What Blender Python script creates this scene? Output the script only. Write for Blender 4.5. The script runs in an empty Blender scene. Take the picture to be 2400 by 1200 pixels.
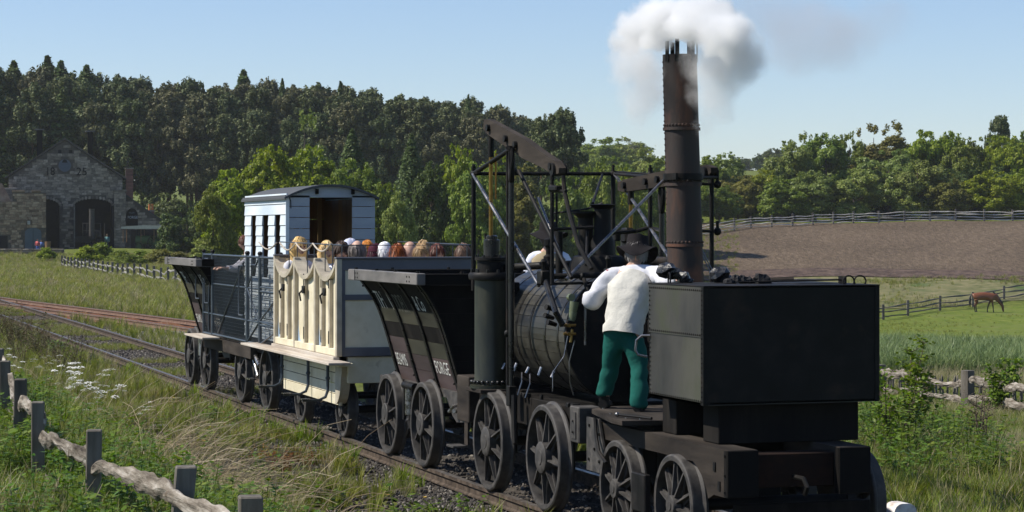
import bpy, math, random
import numpy as np
from mathutils import Vector, Matrix
R = math.radians
SC = bpy.context.scene
COL = SC.collection
rnd = random.Random(7)
# ------------------------------------------------------------------ camera, world, sun, exposure
TH = math.atan(1750/5300)                      # the view looks this far to the right of the track
SN, CS = math.sin(TH), math.cos(TH)
CAMZ = 2.63                                    # eye height above the rail tops
cd = bpy.data.cameras.new('camera'); cam = bpy.data.objects.new('camera', cd); COL.objects.link(cam)
cam.location = (0, 0, CAMZ); cam.rotation_euler = (R(90), 0, -TH)
cd.lens = 79.5; cd.sensor_width = 36; cd.shift_y = -0.025; cd.clip_start = .5; cd.clip_end = 6000
SC.camera = cam
W = bpy.data.worlds.new('World'); SC.world = W; W.use_nodes = True
wn = W.node_tree.nodes; wl = W.node_tree.links
bg = wn['Background']
SUN = Vector((-.955, .30, 0)).normalized()*math.cos(R(47)) + Vector((0, 0, math.sin(R(47))))
sky = wn.new('ShaderNodeTexSky'); sky.sky_type = 'NISHITA'; sky.sun_disc = False
sky.sun_elevation = R(47); sky.sun_rotation = math.atan2(SUN.x, SUN.y)
sky.air_density = 1.0; sky.dust_density = 0.15; sky.ozone_density = 3.0; sky.altitude = 300
tint = wn.new('ShaderNodeMix'); tint.data_type = 'RGBA'; tint.blend_type = 'MULTIPLY'; tint.inputs[0].default_value = 1
wl.new(sky.outputs[0], tint.inputs[6]); tint.inputs[7].default_value = (.95, .97, 1.10, 1)
wl.new(tint.outputs[2], bg.inputs[0]); bg.inputs[1].default_value = 0.10
sd = bpy.data.lights.new('sun', 'SUN'); sd.energy = 5.0; sd.angle = R(.5); sd.color = (1, .94, .84)
so = bpy.data.objects.new('sun', sd); COL.objects.link(so); so.location = (-40, 20, 60)
so.rotation_euler = (-SUN).to_track_quat('-Z', 'Y').to_euler()
SC.view_settings.view_transform = 'Standard'; SC.view_settings.look = 'None'
SC.view_settings.exposure = 0.30; SC.view_settings.gamma = 1; SC.view_settings.use_curve_mapping = False
SC.cycles.volume_max_steps = 256
SC.cycles.max_bounces = 6; SC.cycles.transparent_max_bounces = 8; SC.cycles.volume_bounces = 5
# ------------------------------------------------------------------ helpers
BASE = {}
def off_of(o):
    v = Vector((0, 0, 0))
    while o is not None:
        v = v + BASE.get(o.name, Vector((0, 0, 0))); o = o.parent
    return v
def tag(o, label=None, cat=None, group=None, kind=None):
    if label: o['label'] = label
    if cat: o['category'] = cat
    if group: o['group'] = group
    if kind: o['kind'] = kind
    return o
def thing(name, label, cat, base=None, group=None):
    o = bpy.data.objects.new(name, None); COL.objects.link(o); o.empty_display_size = .2
    if base is not None:
        o.location = base; BASE[o.name] = Vector(base)
    return tag(o, label, cat, group)
def link_mesh(name, me, mats, parent=None):
    o = bpy.data.objects.new(name, me); COL.objects.link(o)
    if mats is not None and not me.materials:
        for m in (mats if isinstance(mats, (list, tuple)) else [mats]): me.materials.append(m)
    if parent is not None: o.parent = parent
    return o
class MB:
    def __init__(s): s.v = []; s.f = []; s.m = []; s.sm = []
    def add(s, vs, fs, mi=0, smooth=False):
        b = len(s.v); s.v += [tuple(p) for p in vs]
        for f in fs: s.f.append(tuple(i+b for i in f)); s.m.append(mi); s.sm.append(smooth)
        return s
    def box(s, x0, x1, y0, y1, z0, z1, c=0.0, mi=0, M=None):
        if x0 > x1: x0, x1 = x1, x0
        if y0 > y1: y0, y1 = y1, y0
        if z0 > z1: z0, z1 = z1, z0
        if c <= 0:
            vs = [(x, y, z) for z in (z0, z1) for y in (y0, y1) for x in (x0, x1)]
            fs = [(0, 2, 3, 1), (4, 5, 7, 6), (0, 1, 5, 4), (2, 6, 7, 3), (0, 4, 6, 2), (1, 3, 7, 5)]
        else:
            c = min(c, (x1-x0)*.45, (y1-y0)*.45, (z1-z0)*.45)
            vs = []; idx = {}
            X = (x0, x1); Y = (y0, y1); Z = (z0, z1)
            for i in (0, 1):
                for j in (0, 1):
                    for k in (0, 1):
                        sx, sy, sz = (1-2*i)*c, (1-2*j)*c, (1-2*k)*c
                        idx[i, j, k, 0] = len(vs); vs.append((X[i], Y[j]+sy, Z[k]+sz))
                        idx[i, j, k, 1] = len(vs); vs.append((X[i]+sx, Y[j], Z[k]+sz))
                        idx[i, j, k, 2] = len(vs); vs.append((X[i]+sx, Y[j]+sy, Z[k]))
            g = lambda i, j, k, a: idx[i, j, k, a]
            fs = []
            for i in (0, 1):
                q = [g(i, 0, 0, 0), g(i, 1, 0, 0), g(i, 1, 1, 0), g(i, 0, 1, 0)]; fs.append(q if i else q[::-1])
                q = [g(0, i, 0, 1), g(0, i, 1, 1), g(1, i, 1, 1), g(1, i, 0, 1)]; fs.append(q if i else q[::-1])
                q = [g(0, 0, i, 2), g(1, 0, i, 2), g(1, 1, i, 2), g(0, 1, i, 2)]; fs.append(q if i else q[::-1])
            for i in (0, 1):
                for j in (0, 1):
                    fs.append([g(i, j, 0, 0), g(i, j, 0, 1), g(i, j, 1, 1), g(i, j, 1, 0)][::(1 if i == j else -1)])
                    fs.append([g(i, 0, j, 0), g(i, 0, j, 2), g(i, 1, j, 2), g(i, 1, j, 0)][::(-1 if i == j else 1)])
                    fs.append([g(0, i, j, 1), g(0, i, j, 2), g(1, i, j, 2), g(1, i, j, 1)][::(1 if i == j else -1)])
            for i in (0, 1):
                for j in (0, 1):
                    for k in (0, 1):
                        t = (g(i, j, k, 0), g(i, j, k, 1), g(i, j, k, 2)); fs.append(t if (i+j+k) % 2 else t[::-1])
        if M is not None: vs = [M @ Vector(p) for p in vs]
        return s.add(vs, fs, mi)
    def beam(s, p0, p1, w, h, c=0.0, up=(0, 0, 1), mi=0):
        p0, p1 = Vector(p0), Vector(p1); d = p1-p0; L = d.length; d = d/L
        u = Vector(up)
        if abs(d.dot(u)) > .98: u = Vector((1, 0, 0))
        a = d.cross(u).normalized(); u = a.cross(d)
        M = Matrix(((a.x, d.x, u.x, p0.x), (a.y, d.y, u.y, p0.y), (a.z, d.z, u.z, p0.z), (0, 0, 0, 1)))
        return s.box(-w/2, w/2, 0, L, -h/2, h/2, c, mi, M)
    def path(s, pts, rad, n=8, caps=True, mi=0, smooth=True, squash=1.0):
        pts = [Vector(p) for p in pts]; m = len(pts)
        if not isinstance(rad, (list, tuple)): rad = [rad]*m
        vs = []; fs = []; prev = None
        for i, p in enumerate(pts):
            d = (pts[min(i+1, m-1)]-pts[max(i-1, 0)]).normalized()
            if prev is None:
                a = d.cross(Vector((0, 0, 1)))
                if a.length < .1: a = d.cross(Vector((0, 1, 0)))
            else: a = prev - d*prev.dot(d)
            a.normalize(); prev = a; b = d.cross(a)
            for k in range(n):
                t = 2*math.pi*k/n
                vs.append(p + a*math.cos(t)*rad[i] + b*math.sin(t)*rad[i]*squash)
        for i in range(m-1):
            for k in range(n):
                k2 = (k+1) % n
                fs.append((i*n+k, i*n+k2, (i+1)*n+k2, (i+1)*n+k))
        s.add(vs, fs, mi, smooth)
        if caps:
            b = len(s.v)-len(vs)
            s.f.append(tuple(b+k for k in range(n))[::-1]); s.m.append(mi); s.sm.append(False)
            s.f.append(tuple(b+(m-1)*n+k for k in range(n))); s.m.append(mi); s.sm.append(False)
        return s
    def tube(s, p0, p1, r, r1=None, n=10, mi=0): return s.path([p0, p1], [r, r if r1 is None else r1], n, True, mi)
    def lathe(s, prof, o, axis='z', n=24, mi=0, smooth=True, a0=0, a1=2*math.pi):
        """prof: list of (r, h) along the axis"""
        o = Vector(o); vs = []; fs = []; full = abs(a1-a0-2*math.pi) < 1e-6; nn = n if full else n+1
        for r, h in prof:
            for k in range(nn):
                t = a0+(a1-a0)*k/n; c, q = r*math.cos(t), r*math.sin(t)
                vs.append(o+Vector({'z': (c, q, h), 'x': (h, c, q), 'y': (q, h, c)}[axis]))
        for i in range(len(prof)-1):
            for k in range(n):
                k2 = (k+1) % nn
                fs.append((i*nn+k, i*nn+k2, (i+1)*nn+k2, (i+1)*nn+k))
        return s.add(vs, fs, mi, smooth)
    def prism(s, poly, axis, a, b, mi=0):
        """poly: 2-D outline, extruded along axis from a to b"""
        n = len(poly)
        P = lambda q, t: {'x': (t, q[0], q[1]), 'y': (q[0], t, q[1]), 'z': (q[0], q[1], t)}[axis]
        vs = [P(q, a) for q in poly]+[P(q, b) for q in poly]
        fs = [tuple(range(n)), tuple(range(2*n-1, n-1, -1))]+[(k, n+k, n+(k+1) % n, (k+1) % n) for k in range(n)]
        return s.add(vs, fs, mi)
    def ball(s, c, r, n=8, mi=0, sc=(1, 1, 1)):
        c = Vector(c); vs = [c+Vector((0, 0, -r*sc[2]))]; m = n//2+1
        for i in range(1, m):
            ph = -math.pi/2+math.pi*i/m
            for k in range(n):
                t = 2*math.pi*k/n
                vs.append(c+Vector((r*sc[0]*math.cos(ph)*math.cos(t), r*sc[1]*math.cos(ph)*math.sin(t), r*sc[2]*math.sin(ph))))
        vs.append(c+Vector((0, 0, r*sc[2]))); T = len(vs)-1; fs = []
        for k in range(n): fs.append((0, 1+(k+1) % n, 1+k)); fs.append((T, T-n+k, T-n+(k+1) % n))
        for i in range(m-2):
            for k in range(n): fs.append((1+i*n+k, 1+i*n+(k+1) % n, 1+(i+1)*n+(k+1) % n, 1+(i+1)*n+k))
        return s.add(vs, fs, mi, True)
    def xf(s, M):
        s.v = [tuple(M @ Vector(p)) for p in s.v]; return s
    def mesh(s, name, off=Vector((0, 0, 0)), fix=True):
        me = bpy.data.meshes.new(name)
        me.from_pydata([(p[0]-off[0], p[1]-off[1], p[2]-off[2]) for p in s.v], [], s.f)
        me.polygons.foreach_set('material_index', s.m); me.polygons.foreach_set('use_smooth', s.sm)
        me.update()
        if True in s.sm and hasattr(me, 'set_sharp_from_angle'): me.set_sharp_from_angle(angle=R(38))
        if fix:
            import bmesh
            bm = bmesh.new(); bm.from_mesh(me); bmesh.ops.recalc_face_normals(bm, faces=bm.faces); bm.to_mesh(me); bm.free()
        return me
    def build(s, name, mat, parent=None, fix=True):
        off = off_of(parent) if parent is not None else Vector((0, 0, 0))
        return link_mesh(name, s.mesh(name, off, fix), mat, parent)
def children(o): return [c for c in bpy.data.objects if c.parent == o]
KIDS = {}
def copy_tree(o, parent=None, kids=None):
    if kids is None:
        kids = {}
        for c in bpy.data.objects:
            if c.parent: kids.setdefault(c.parent.name, []).append(c)
    c = o.copy(); COL.objects.link(c); c.parent = parent
    for ch in kids.get(o.name, []): copy_tree(ch, c, kids)
    return c
def smooth(a, b, t):
    t = min(1, max(0, (t-a)/(b-a))); return t*t*(3-2*t)
def lerp(a, b, t): return a+(b-a)*t
# ------------------------------------------------------------------ materials
def nt(name):
    m = bpy.data.materials.new(name); m.use_nodes = True
    t = m.node_tree; t.nodes.clear()
    o = t.nodes.new('ShaderNodeOutputMaterial'); p = t.nodes.new('ShaderNodeBsdfPrincipled')
    t.links.new(p.outputs[0], o.inputs[0]); return m, t, p, o
def N(t, typ, **kw):
    n = t.nodes.new(typ)
    for k, v in kw.items():
        if k.startswith('i_'):
            key = k[2:]; key = int(key) if key.isdigit() else key.replace('_', ' ')
            n.inputs[key].default_value = v
        else: setattr(n, k, v)
    return n
def ramp(t, fac, stops):
    r = t.nodes.new('ShaderNodeValToRGB'); e = r.color_ramp.elements
    while len(e) < len(stops): e.new(.5)
    for i, (p, c) in enumerate(stops):
        e[i].position = p; e[i].color = (c[0], c[1], c[2], 1) if not isinstance(c, (int, float)) else (c, c, c, 1)
    t.links.new(fac, r.inputs[0]); return r
def coords(t, stretch=None, world=False, rnd_off=True):
    if world: src = t.nodes.new('ShaderNodeNewGeometry').outputs['Position']
    else: src = t.nodes.new('ShaderNodeTexCoord').outputs['Object']
    if rnd_off and not world:
        oi = t.nodes.new('ShaderNodeObjectInfo'); ad = N(t, 'ShaderNodeVectorMath', operation='MULTIPLY_ADD')
        cmb = N(t, 'ShaderNodeCombineXYZ'); 
        for k in range(3): t.links.new(oi.outputs['Random'], cmb.inputs[k])
        t.links.new(cmb.outputs[0], ad.inputs[0]); ad.inputs[1].default_value = (13.1, 37.7, 71.3)
        t.links.new(src, ad.inputs[2]); src = ad.outputs[0]
    if stretch:
        m = N(t, 'ShaderNodeVectorMath', operation='MULTIPLY'); t.links.new(src, m.inputs[0]); m.inputs[1].default_value = stretch; src = m.outputs[0]
    return src
def surf(name, cols, rough=.6, metal=0, scale=6, detail=6, stretch=None, bump=.2, bscale=None, bdist=.01, world=False,
         second=None, spec=.5, rvar=.15, objvar=0.0, dist=0.0):
    """cols: 2-4 colours mixed by noise; second=(colour, scale, lo, hi) patches laid over it"""
    m, t, p, o = nt(name); L = t.links.new
    v = coords(t, stretch, world)
    n = N(t, 'ShaderNodeTexNoise', i_Scale=scale, i_Detail=detail, i_Roughness=.62, i_Distortion=dist); L(v, n.inputs['Vector'])
    k = len(cols)
    r = ramp(t, n.outputs['Fac'], [(lerp(.33, .67, i/(k-1)) if k > 1 else .5, c) for i, c in enumerate(cols)])
    c = r.outputs[0]
    if second:
        n2 = N(t, 'ShaderNodeTexNoise', i_Scale=second[1], i_Detail=4, i_Roughness=.6); L(coords(t, None, world), n2.inputs['Vector'])
        r2 = ramp(t, n2.outputs['Fac'], [(second[2], 0.), (second[3], 1.)])
        mx = N(t, 'ShaderNodeMix', data_type='RGBA'); L(r2.outputs[0], mx.inputs[0]); L(c, mx.inputs[6]); mx.inputs[7].default_value = (*second[0], 1)
        c = mx.outputs[2]
    if objvar:
        oi = t.nodes.new('ShaderNodeObjectInfo'); mr = N(t, 'ShaderNodeMapRange'); L(oi.outputs['Random'], mr.inputs[0])
        mr.inputs[3].default_value = 1-objvar; mr.inputs[4].default_value = 1+objvar
        hs = N(t, 'ShaderNodeHueSaturation'); L(mr.outputs[0], hs.inputs['Value']); L(c, hs.inputs['Color']); c = hs.outputs[0]
    L(c, p.inputs['Base Color'])
    p.inputs['Metallic'].default_value = metal; p.inputs['Specular IOR Level'].default_value = spec
    mr = N(t, 'ShaderNodeMapRange'); L(n.outputs['Fac'], mr.inputs[0]); mr.inputs[1].default_value = .3; mr.inputs[2].default_value = .7
    mr.inputs[3].default_value = max(.05, rough-rvar); mr.inputs[4].default_value = min(1, rough+rvar); L(mr.outputs[0], p.inputs['Roughness'])
    if bump:
        b = N(t, 'ShaderNodeBump', i_Strength=bump, i_Distance=bdist)
        nb = N(t, 'ShaderNodeTexNoise', i_Scale=bscale or scale*4, i_Detail=5, i_Roughness=.65); L(v, nb.inputs['Vector'])
        L(nb.outputs['Fac'], b.inputs['Height']); L(b.outputs[0], p.inputs['Normal'])
    return m
def leaf_mat(name, c0, c1, c2, trans=.35, rough=.5, objsat=.06):
    """colour varies leaf by leaf and tree by tree"""
    m, t, p, o = nt(name); L = t.links.new
    g = t.nodes.new('ShaderNodeNewGeometry'); oi = t.nodes.new('ShaderNodeObjectInfo')
    r = ramp(t, g.outputs['Random Per Island'], [(0, c0), (.5, c1), (1, c2)])
    hs = N(t, 'ShaderNodeHueSaturation'); L(r.outputs[0], hs.inputs['Color'])
    mr = N(t, 'ShaderNodeMapRange'); L(oi.outputs['Random'], mr.inputs[0]); mr.inputs[3].default_value = .5-objsat*.35; mr.inputs[4].default_value = .5+objsat*.35; L(mr.outputs[0], hs.inputs['Hue'])
    mu = N(t, 'ShaderNodeMath', operation='MULTIPLY_ADD'); L(oi.outputs['Random'], mu.inputs[0]); mu.inputs[1].default_value = 7.13; mu.inputs[2].default_value = .3
    fr = N(t, 'ShaderNodeMath', operation='FRACT'); L(mu.outputs[0], fr.inputs[0])
    m2 = N(t, 'ShaderNodeMapRange'); L(fr.outputs[0], m2.inputs[0]); m2.inputs[3].default_value = 1-objsat*3; m2.inputs[4].default_value = 1+objsat*3; L(m2.outputs[0], hs.inputs['Value'])
    L(hs.outputs[0], p.inputs['Base Color']); p.inputs['Roughness'].default_value = rough; p.inputs['Specular IOR Level'].default_value = .18
    tr = t.nodes.new('ShaderNodeBsdfTranslucent'); mx = t.nodes.new('ShaderNodeMixShader'); mx.inputs[0].default_value = trans
    h2 = N(t, 'ShaderNodeHueSaturation'); L(hs.outputs[0], h2.inputs['Color']); h2.inputs['Value'].default_value = 1.25; h2.inputs['Saturation'].default_value = 1.1
    L(h2.outputs[0], tr.inputs[0]); L(p.outputs[0], mx.inputs[1]); L(tr.outputs[0], mx.inputs[2]); L(mx.outputs[0], o.inputs[0])
    return m
M = {}
M['iron'] = surf('black_iron', [(.005, .0048, .0048), (.009, .0085, .008), (.018, .016, .014)], .58, 0, 5, bump=.25, bscale=60, bdist=.004, second=((.030, .022, .016), 3, .56, .75), spec=.16)
M['iron_gloss'] = surf('oily_iron', [(.010, .010, .011), (.02, .019, .018), (.028, .026, .022)], .32, .3, 7, bump=.15, bscale=50, bdist=.003)
M['tank'] = surf('tank_plate', [(.020, .019, .016), (.036, .034, .028), (.05, .05, .036)], .66, 0, 1.6, bump=.22, bscale=25, bdist=.006, second=((.035, .04, .018), 2.2, .52, .72), stretch=(1, 1, .5))
M['steel'] = surf('worn_steel', [(.14, .135, .13), (.32, .31, .3), (.5, .48, .46)], .28, .9, 14, bump=.15, bscale=60, bdist=.002)
M['tread'] = surf('tyre_tread', [(.05, .046, .042), (.13, .12, .11), (.3, .29, .28)], .3, .85, 9, bump=.2, bscale=50, bdist=.002, stretch=(6, 1, 1))
M['wheelgrey'] = surf('dusty_wheel_iron', [(.018, .016, .015), (.040, .036, .032), (.075, .068, .06)], .7, 0, 9, bump=.3, bscale=60, bdist=.004)
M['rod'] = surf('bright_rod', [(.14, .135, .13), (.26, .25, .25)], .3, .85, 10, bump=.05)
M['brass'] = surf('oiled_brass', [(.16, .09, .02), (.34, .20, .045)], .35, .8, 9, bump=.05)
M['rust'] = surf('chimney_rust', [(.011, .009, .008), (.030, .019, .015), (.10, .045, .026)], .78, 0, 2.4, stretch=(1.6, 1.6, .5), bump=.4, bscale=30, bdist=.006, second=((.15, .058, .03), 1.7, .57, .72))
M['blackwood'] = surf('blackened_timber', [(.006, .005, .0045), (.011, .0095, .008), (.022, .019, .016)], .85, 0, 5, spec=.12, stretch=(1, 1, .15), bump=.5, bscale=22, bdist=.006, objvar=.2)
M['sidewood'] = surf('dusty_dark_beam', [(.016, .013, .011), (.038, .031, .025), (.07, .058, .048)], .88, 0, 4, spec=.15, stretch=(1, .18, 1), bump=.5, bscale=22, bdist=.006, objvar=.15)
M['greywood'] = surf('weathered_grey_timber', [(.10, .095, .085), (.2, .19, .17), (.3, .285, .26)], .85, 0, 4, stretch=(1, .15, 1), bump=.5, bscale=22, bdist=.006, objvar=.12)
M['boiler_plank'] = surf('boiler_lagging', [(.018, .017, .016), (.032, .030, .024), (.05, .046, .034)], .42, .05, 5, bump=.35, bscale=30, bdist=.004, objvar=.14, stretch=(1, .3, 1))
M['cream'] = surf('cream_paint', [(.60, .53, .36), (.68, .61, .44), (.73, .67, .50)], .55, 0, 3, bump=.12, bscale=40, bdist=.003, second=((.4, .33, .22), 5, .64, .82), objvar=.05)
M['tanframe'] = surf('tan_frame_paint', [(.32, .28, .21), (.42, .37, .28), (.5, .45, .35)], .6, 0, 5, bump=.15, objvar=.06)
M['bluegrey'] = surf('blue_grey_paint', [(.085, .088, .102), (.115, .118, .132)], .55, 0, 4, bump=.12, objvar=.06)
M['paleblue'] = surf('pale_blue_paint', [(.30, .40, .52), (.36, .46, .57)], .55, 0, 3, bump=.12, bscale=40, bdist=.003, objvar=.05)
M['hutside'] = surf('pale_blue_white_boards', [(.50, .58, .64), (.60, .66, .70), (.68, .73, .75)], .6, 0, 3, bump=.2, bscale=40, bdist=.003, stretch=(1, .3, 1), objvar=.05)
M['hutend_shaded'] = surf('shaded_blue_boards', [(.22, .265, .32), (.28, .33, .39), (.33, .38, .43)], .6, 0, 3, bump=.2, bscale=40, bdist=.003, stretch=(.3, 1, 1), objvar=.06)  # same hut boards as the side; shade of the end put into the colour
M['felt'] = surf('roofing_felt', [(.05, .055, .06), (.075, .08, .088)], .85, 0, 8, bump=.4, bscale=60, bdist=.004)
M['railbrown'] = surf('old_rail_brown', [(.03, .022, .016), (.07, .052, .038), (.12, .092, .07)], .9, 0, 10, bump=.4, bdist=.004, spec=.2)
M['darkpaint'] = surf('charcoal_paint', [(.006, .0055, .0052), (.011, .010, .009)], .85, 0, 4, bump=.25, spec=.1)
M['cagesteel'] = surf('blue_grey_steel_tube', [(.035, .045, .055), (.06, .075, .09)], .45, .3, 6, bump=.1)
M['stepwood'] = surf('worn_step_board', [(.28, .23, .18), (.42, .36, .29), (.5, .46, .4)], .8, 0, 6, stretch=(1, .12, 1), bump=.4, bscale=25, bdist=.004, objvar=.1)
M['brownwood'] = surf('brown_boards', [(.10, .048, .018), (.17, .085, .032), (.24, .13, .05)], .6, 0, 4, stretch=(1, 1, .12), bump=.25, objvar=.2)
M['railrust'] = surf('rail_rust', [(.09, .045, .028), (.15, .085, .055), (.2, .13, .09)], .85, 0, 10, bump=.4, bdist=.004)
M['railtop'] = surf('rail_head', [(.10, .08, .065), (.20, .175, .15)], .45, .5, 12, bump=.1)
M['sleeper'] = surf('old_sleeper', [(.07, .055, .042), (.13, .105, .085), (.2, .17, .14)], .9, 0, 5, stretch=(.15, 1, 1), bump=.6, bscale=20, bdist=.01, objvar=.25)
M['coal'] = surf('coal', [(.006, .006, .007), (.016, .016, .017)], .35, 0, 30, bump=.6, bscale=40, bdist=.01)
M['fence'] = surf('split_oak', [(.045, .036, .027), (.20, .172, .138), (.42, .385, .335)], .95, 0, 15, stretch=(1, .12, 1), spec=.1, bump=1.0, bscale=45, bdist=.015, objvar=.12, second=((.12, .095, .07), 7, .55, .72))
M['post'] = surf('fence_post_oak', [(.05, .043, .033), (.11, .095, .075), (.19, .17, .14)], .92, 0, 6, stretch=(1, 1, .15), bump=.5, bscale=28, bdist=.008, objvar=.15)
M['farfence'] = surf('silvered_rails', [(.42, .39, .34), (.60, .56, .50)], .85, 0, 2, bump=.2, objvar=.15)
M['farpost'] = surf('dark_fence_post', [(.08, .07, .06), (.16, .14, .12)], .9, 0, 2, bump=.2, objvar=.2)
def plain(name, c, rough=.7, metal=0): return surf(name, [tuple(x*.85 for x in c), tuple(min(1, x*1.1) for x in c)], rough, metal, 5, bump=.1)
# ------------------------------------------------------------------ terrain
def world_of(a, Z):
    """a = sideways ratio, Z = distance along the view axis -> world x, y"""
    X = a*Z
    return X*CS+Z*SN, -X*SN+Z*CS
RP = [0, 18, 25, 40, 56, 77, 110, 140, 175, 190, 212, 262, 300, 400, 700, 1200, 3000]
HP = [-.35, -.4, -.75, -1.45, -1.95, -2.4, -3.4, -4.1, -4.2, -3.85, -2.2, 3.4, 5.5, 9.5, 21, 34, 60]
LP = [0, 60, 200, 232, 260, 300, 400, 700, 1200, 3000]
LH = [-.28, -.35, -.35, .40, .5, 1.0, 3, 12, 28, 50]
def height(x, y):
    x = np.asarray(x, float); y = np.asarray(y, float)
    Z = x*SN+y*CS; X = x*CS-y*SN; r = np.hypot(X, Z); ph = np.arctan2(X, Z)
    ss = lambda a, b, t: (lambda q: q*q*(3-2*q))(np.clip((t-a)/(b-a), 0, 1))
    v = ss(-.03, .09, ph)*(1-ss(1.3, 2.4, ph)); v = np.where(ph < -2.4, 0, v)
    h = np.interp(r, LP, LH)*(1-v)+np.interp(r, RP, HP)*v
    amp = np.clip(r/150, .05, 1)
    h = h+amp*(.18*np.sin(x*.11+1)*np.cos(y*.09)+.10*np.sin(x*.31)*np.sin(y*.27+2))*ss(12, 40, r)
    flat = (1-ss(3.4, 9, np.abs(x-7.75)-np.clip((x-7.75)*.3, 0, 2)))*(1-ss(140, 200, y))
    d2 = (1-ss(1.5, 5, np.abs(x-np.interp(y, SY, SX))))*(1-ss(85, 100, y))*ss(36, 46, y)
    h = lerp(h, -.20, np.clip(np.maximum(flat, d2), 0, 1))
    bank = (1-ss(2.2, 4.9, x))*(1-ss(26, 48, y))*ss(-30, -10, y)
    h = h+bank*.78*ss(-25, -8, x)
    lump = .04*np.sin(x*1.7+.3*y)*np.cos(y*1.3)+.02*np.sin(x*4.1)*np.cos(y*3.7+x)
    bed = 1-ss(1.0, 1.8, np.abs(x-7.75))
    return h+lump*(1-bed)*(1-ss(60, 120, r))
SY = [30, 40, 50, 57, 65, 77, 86, 94, 100]; SX = [13.6, 13.2, 12.4, 11.9, 11.15, 9.7, 8.6, 7.8, 7.7]
def hz(x, y): return float(height(x, y))
def grid_mesh(name, P, mat, lift=0.0, closed=False):
    """P: (m, n, 2) grid of ground positions"""
    m, n, _ = P.shape; z = height(P[..., 0], P[..., 1])+lift
    V = np.dstack([P, z]).reshape(-1, 3)
    i = np.arange(m-1)[:, None]*n; j = np.arange(n-1)[None, :]
    F = np.stack([i+j, i+j+1, i+j+1+n, i+j+n], -1).reshape(-1, 4)
    me = bpy.data.meshes.new(name); me.vertices.add(len(V)); me.vertices.foreach_set('co', V.ravel())
    me.loops.add(F.size); me.loops.foreach_set('vertex_index', F.ravel().astype(np.int32))
    me.polygons.add(len(F)); me.polygons.foreach_set('loop_start', np.arange(0, F.size, 4, dtype=np.int32))
    me.polygons.foreach_set('use_smooth', np.ones(len(F), bool)); me.update(calc_edges=True)
    if me.polygons[0].normal.z < 0: me.flip_normals()
    return link_mesh(name, me, mat)
# ground material: soil, turf, dry grass, by world position
def ground_mat():
    m, t, p, o = nt('turf_and_soil'); L = t.links.new
    g = t.nodes.new('ShaderNodeNewGeometry')
    def noise(sc, det=6, ro=.6):
        n = N(t, 'ShaderNodeTexNoise', i_Scale=sc, i_Detail=det, i_Roughness=ro); L(g.outputs['Position'], n.inputs['Vector']); return n.outputs['Fac']
    fine = ramp(t, noise(1.3, 8, .7), [(.3, (.05, .07, .014)), (.48, (.10, .125, .022)), (.6, (.15, .17, .034)), (.72, (.22, .20, .07))])
    soil = ramp(t, noise(5, 8, .7), [(.35, (.055, .044, .032)), (.65, (.16, .13, .095))])
    mask = ramp(t, noise(.55, 7, .65), [(.47, 0.), (.6, 1.)])
    # only near the line does bare soil show
    sx = N(t, 'ShaderNodeSeparateXYZ'); L(g.outputs['Position'], sx.inputs[0])
    d = N(t, 'ShaderNodeMath', operation='SUBTRACT'); L(sx.outputs[0], d.inputs[0]); d.inputs[1].default_value = 6.6
    ab = N(t, 'ShaderNodeMath', operation='ABSOLUTE'); L(d.outputs[0], ab.inputs[0])
    mr = N(t, 'ShaderNodeMapRange'); L(ab.outputs[0], mr.inputs[0]); mr.inputs[1].default_value = 2; mr.inputs[2].default_value = 4.5; mr.inputs[3].default_value = .9; mr.inputs[4].default_value = 0
    mu = N(t, 'ShaderNodeMath', operation='MULTIPLY'); L(mask.outputs[0], mu.inputs[0]); L(mr.outputs[0], mu.inputs[1])
    mx = N(t, 'ShaderNodeMix', data_type='RGBA'); L(mu.outputs[0], mx.inputs[0]); L(fine.outputs[0], mx.inputs[6]); L(soil.outputs[0], mx.inputs[7])
    L(mx.outputs[2], p.inputs['Base Color']); p.inputs['Roughness'].default_value = .95; p.inputs['Specular IOR Level'].default_value = .1
    b = N(t, 'ShaderNodeBump', i_Strength=.7, i_Distance=.12); L(noise(3, 8, .75), b.inputs['Height']); L(b.outputs[0], p.inputs['Normal'])
    return m
M['ground'] = ground_mat()
ang = np.concatenate([np.linspace(-math.pi, -.45, 26)[:-1], np.linspace(-.45, .45, 300), np.linspace(.45, math.pi, 26)[1:]])
rad = np.concatenate([[0.3], np.geomspace(3, 20, 26)[:-1], np.geomspace(20, 120, 190)[:-1], np.geomspace(120, 330, 90)[:-1], np.geomspace(330, 4000, 40)])
rr, aa = np.meshgrid(rad, ang, indexing='ij')
Xc, Zc = rr*np.sin(aa), rr*np.cos(aa)
P = np.stack([Xc*CS+Zc*SN, -Xc*SN+Zc*CS], -1)
tag(grid_mesh('ground', P, M['ground']), kind='structure')
def sheet(name, poly_fn, nu, nv, mat, lift):
    u, v = np.meshgrid(np.linspace(0, 1, nu), np.linspace(0, 1, nv), indexing='ij')
    x, y = poly_fn(u, v); return tag(grid_mesh(name, np.stack([x, y], -1), mat, lift), kind='structure')
M['bed'] = surf('cinder_ballast', [(.028, .025, .022), (.07, .06, .05), (.13, .115, .10)], .95, 0, 9, bump=.9, bscale=16, bdist=.05, world=True, spec=.1)
M['greyballast'] = surf('grey_ballast', [(.12, .11, .10), (.24, .22, .2), (.36, .34, .32)], .95, 0, 12, bump=.9, bscale=18, bdist=.04, world=True, spec=.1)
M['redbed'] = surf('rusty_ballast', [(.08, .035, .02), (.17, .075, .04), (.24, .13, .08)], .95, 0, 6, bump=.9, bscale=18, bdist=.04, world=True, spec=.1)
sheet('track_bed', lambda u, v: (6.2+3.1*u+.35*np.sin(v*90)*(1-u)*(u < .5), 8+84*v), 24, 330, M['bed'], .03)
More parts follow.
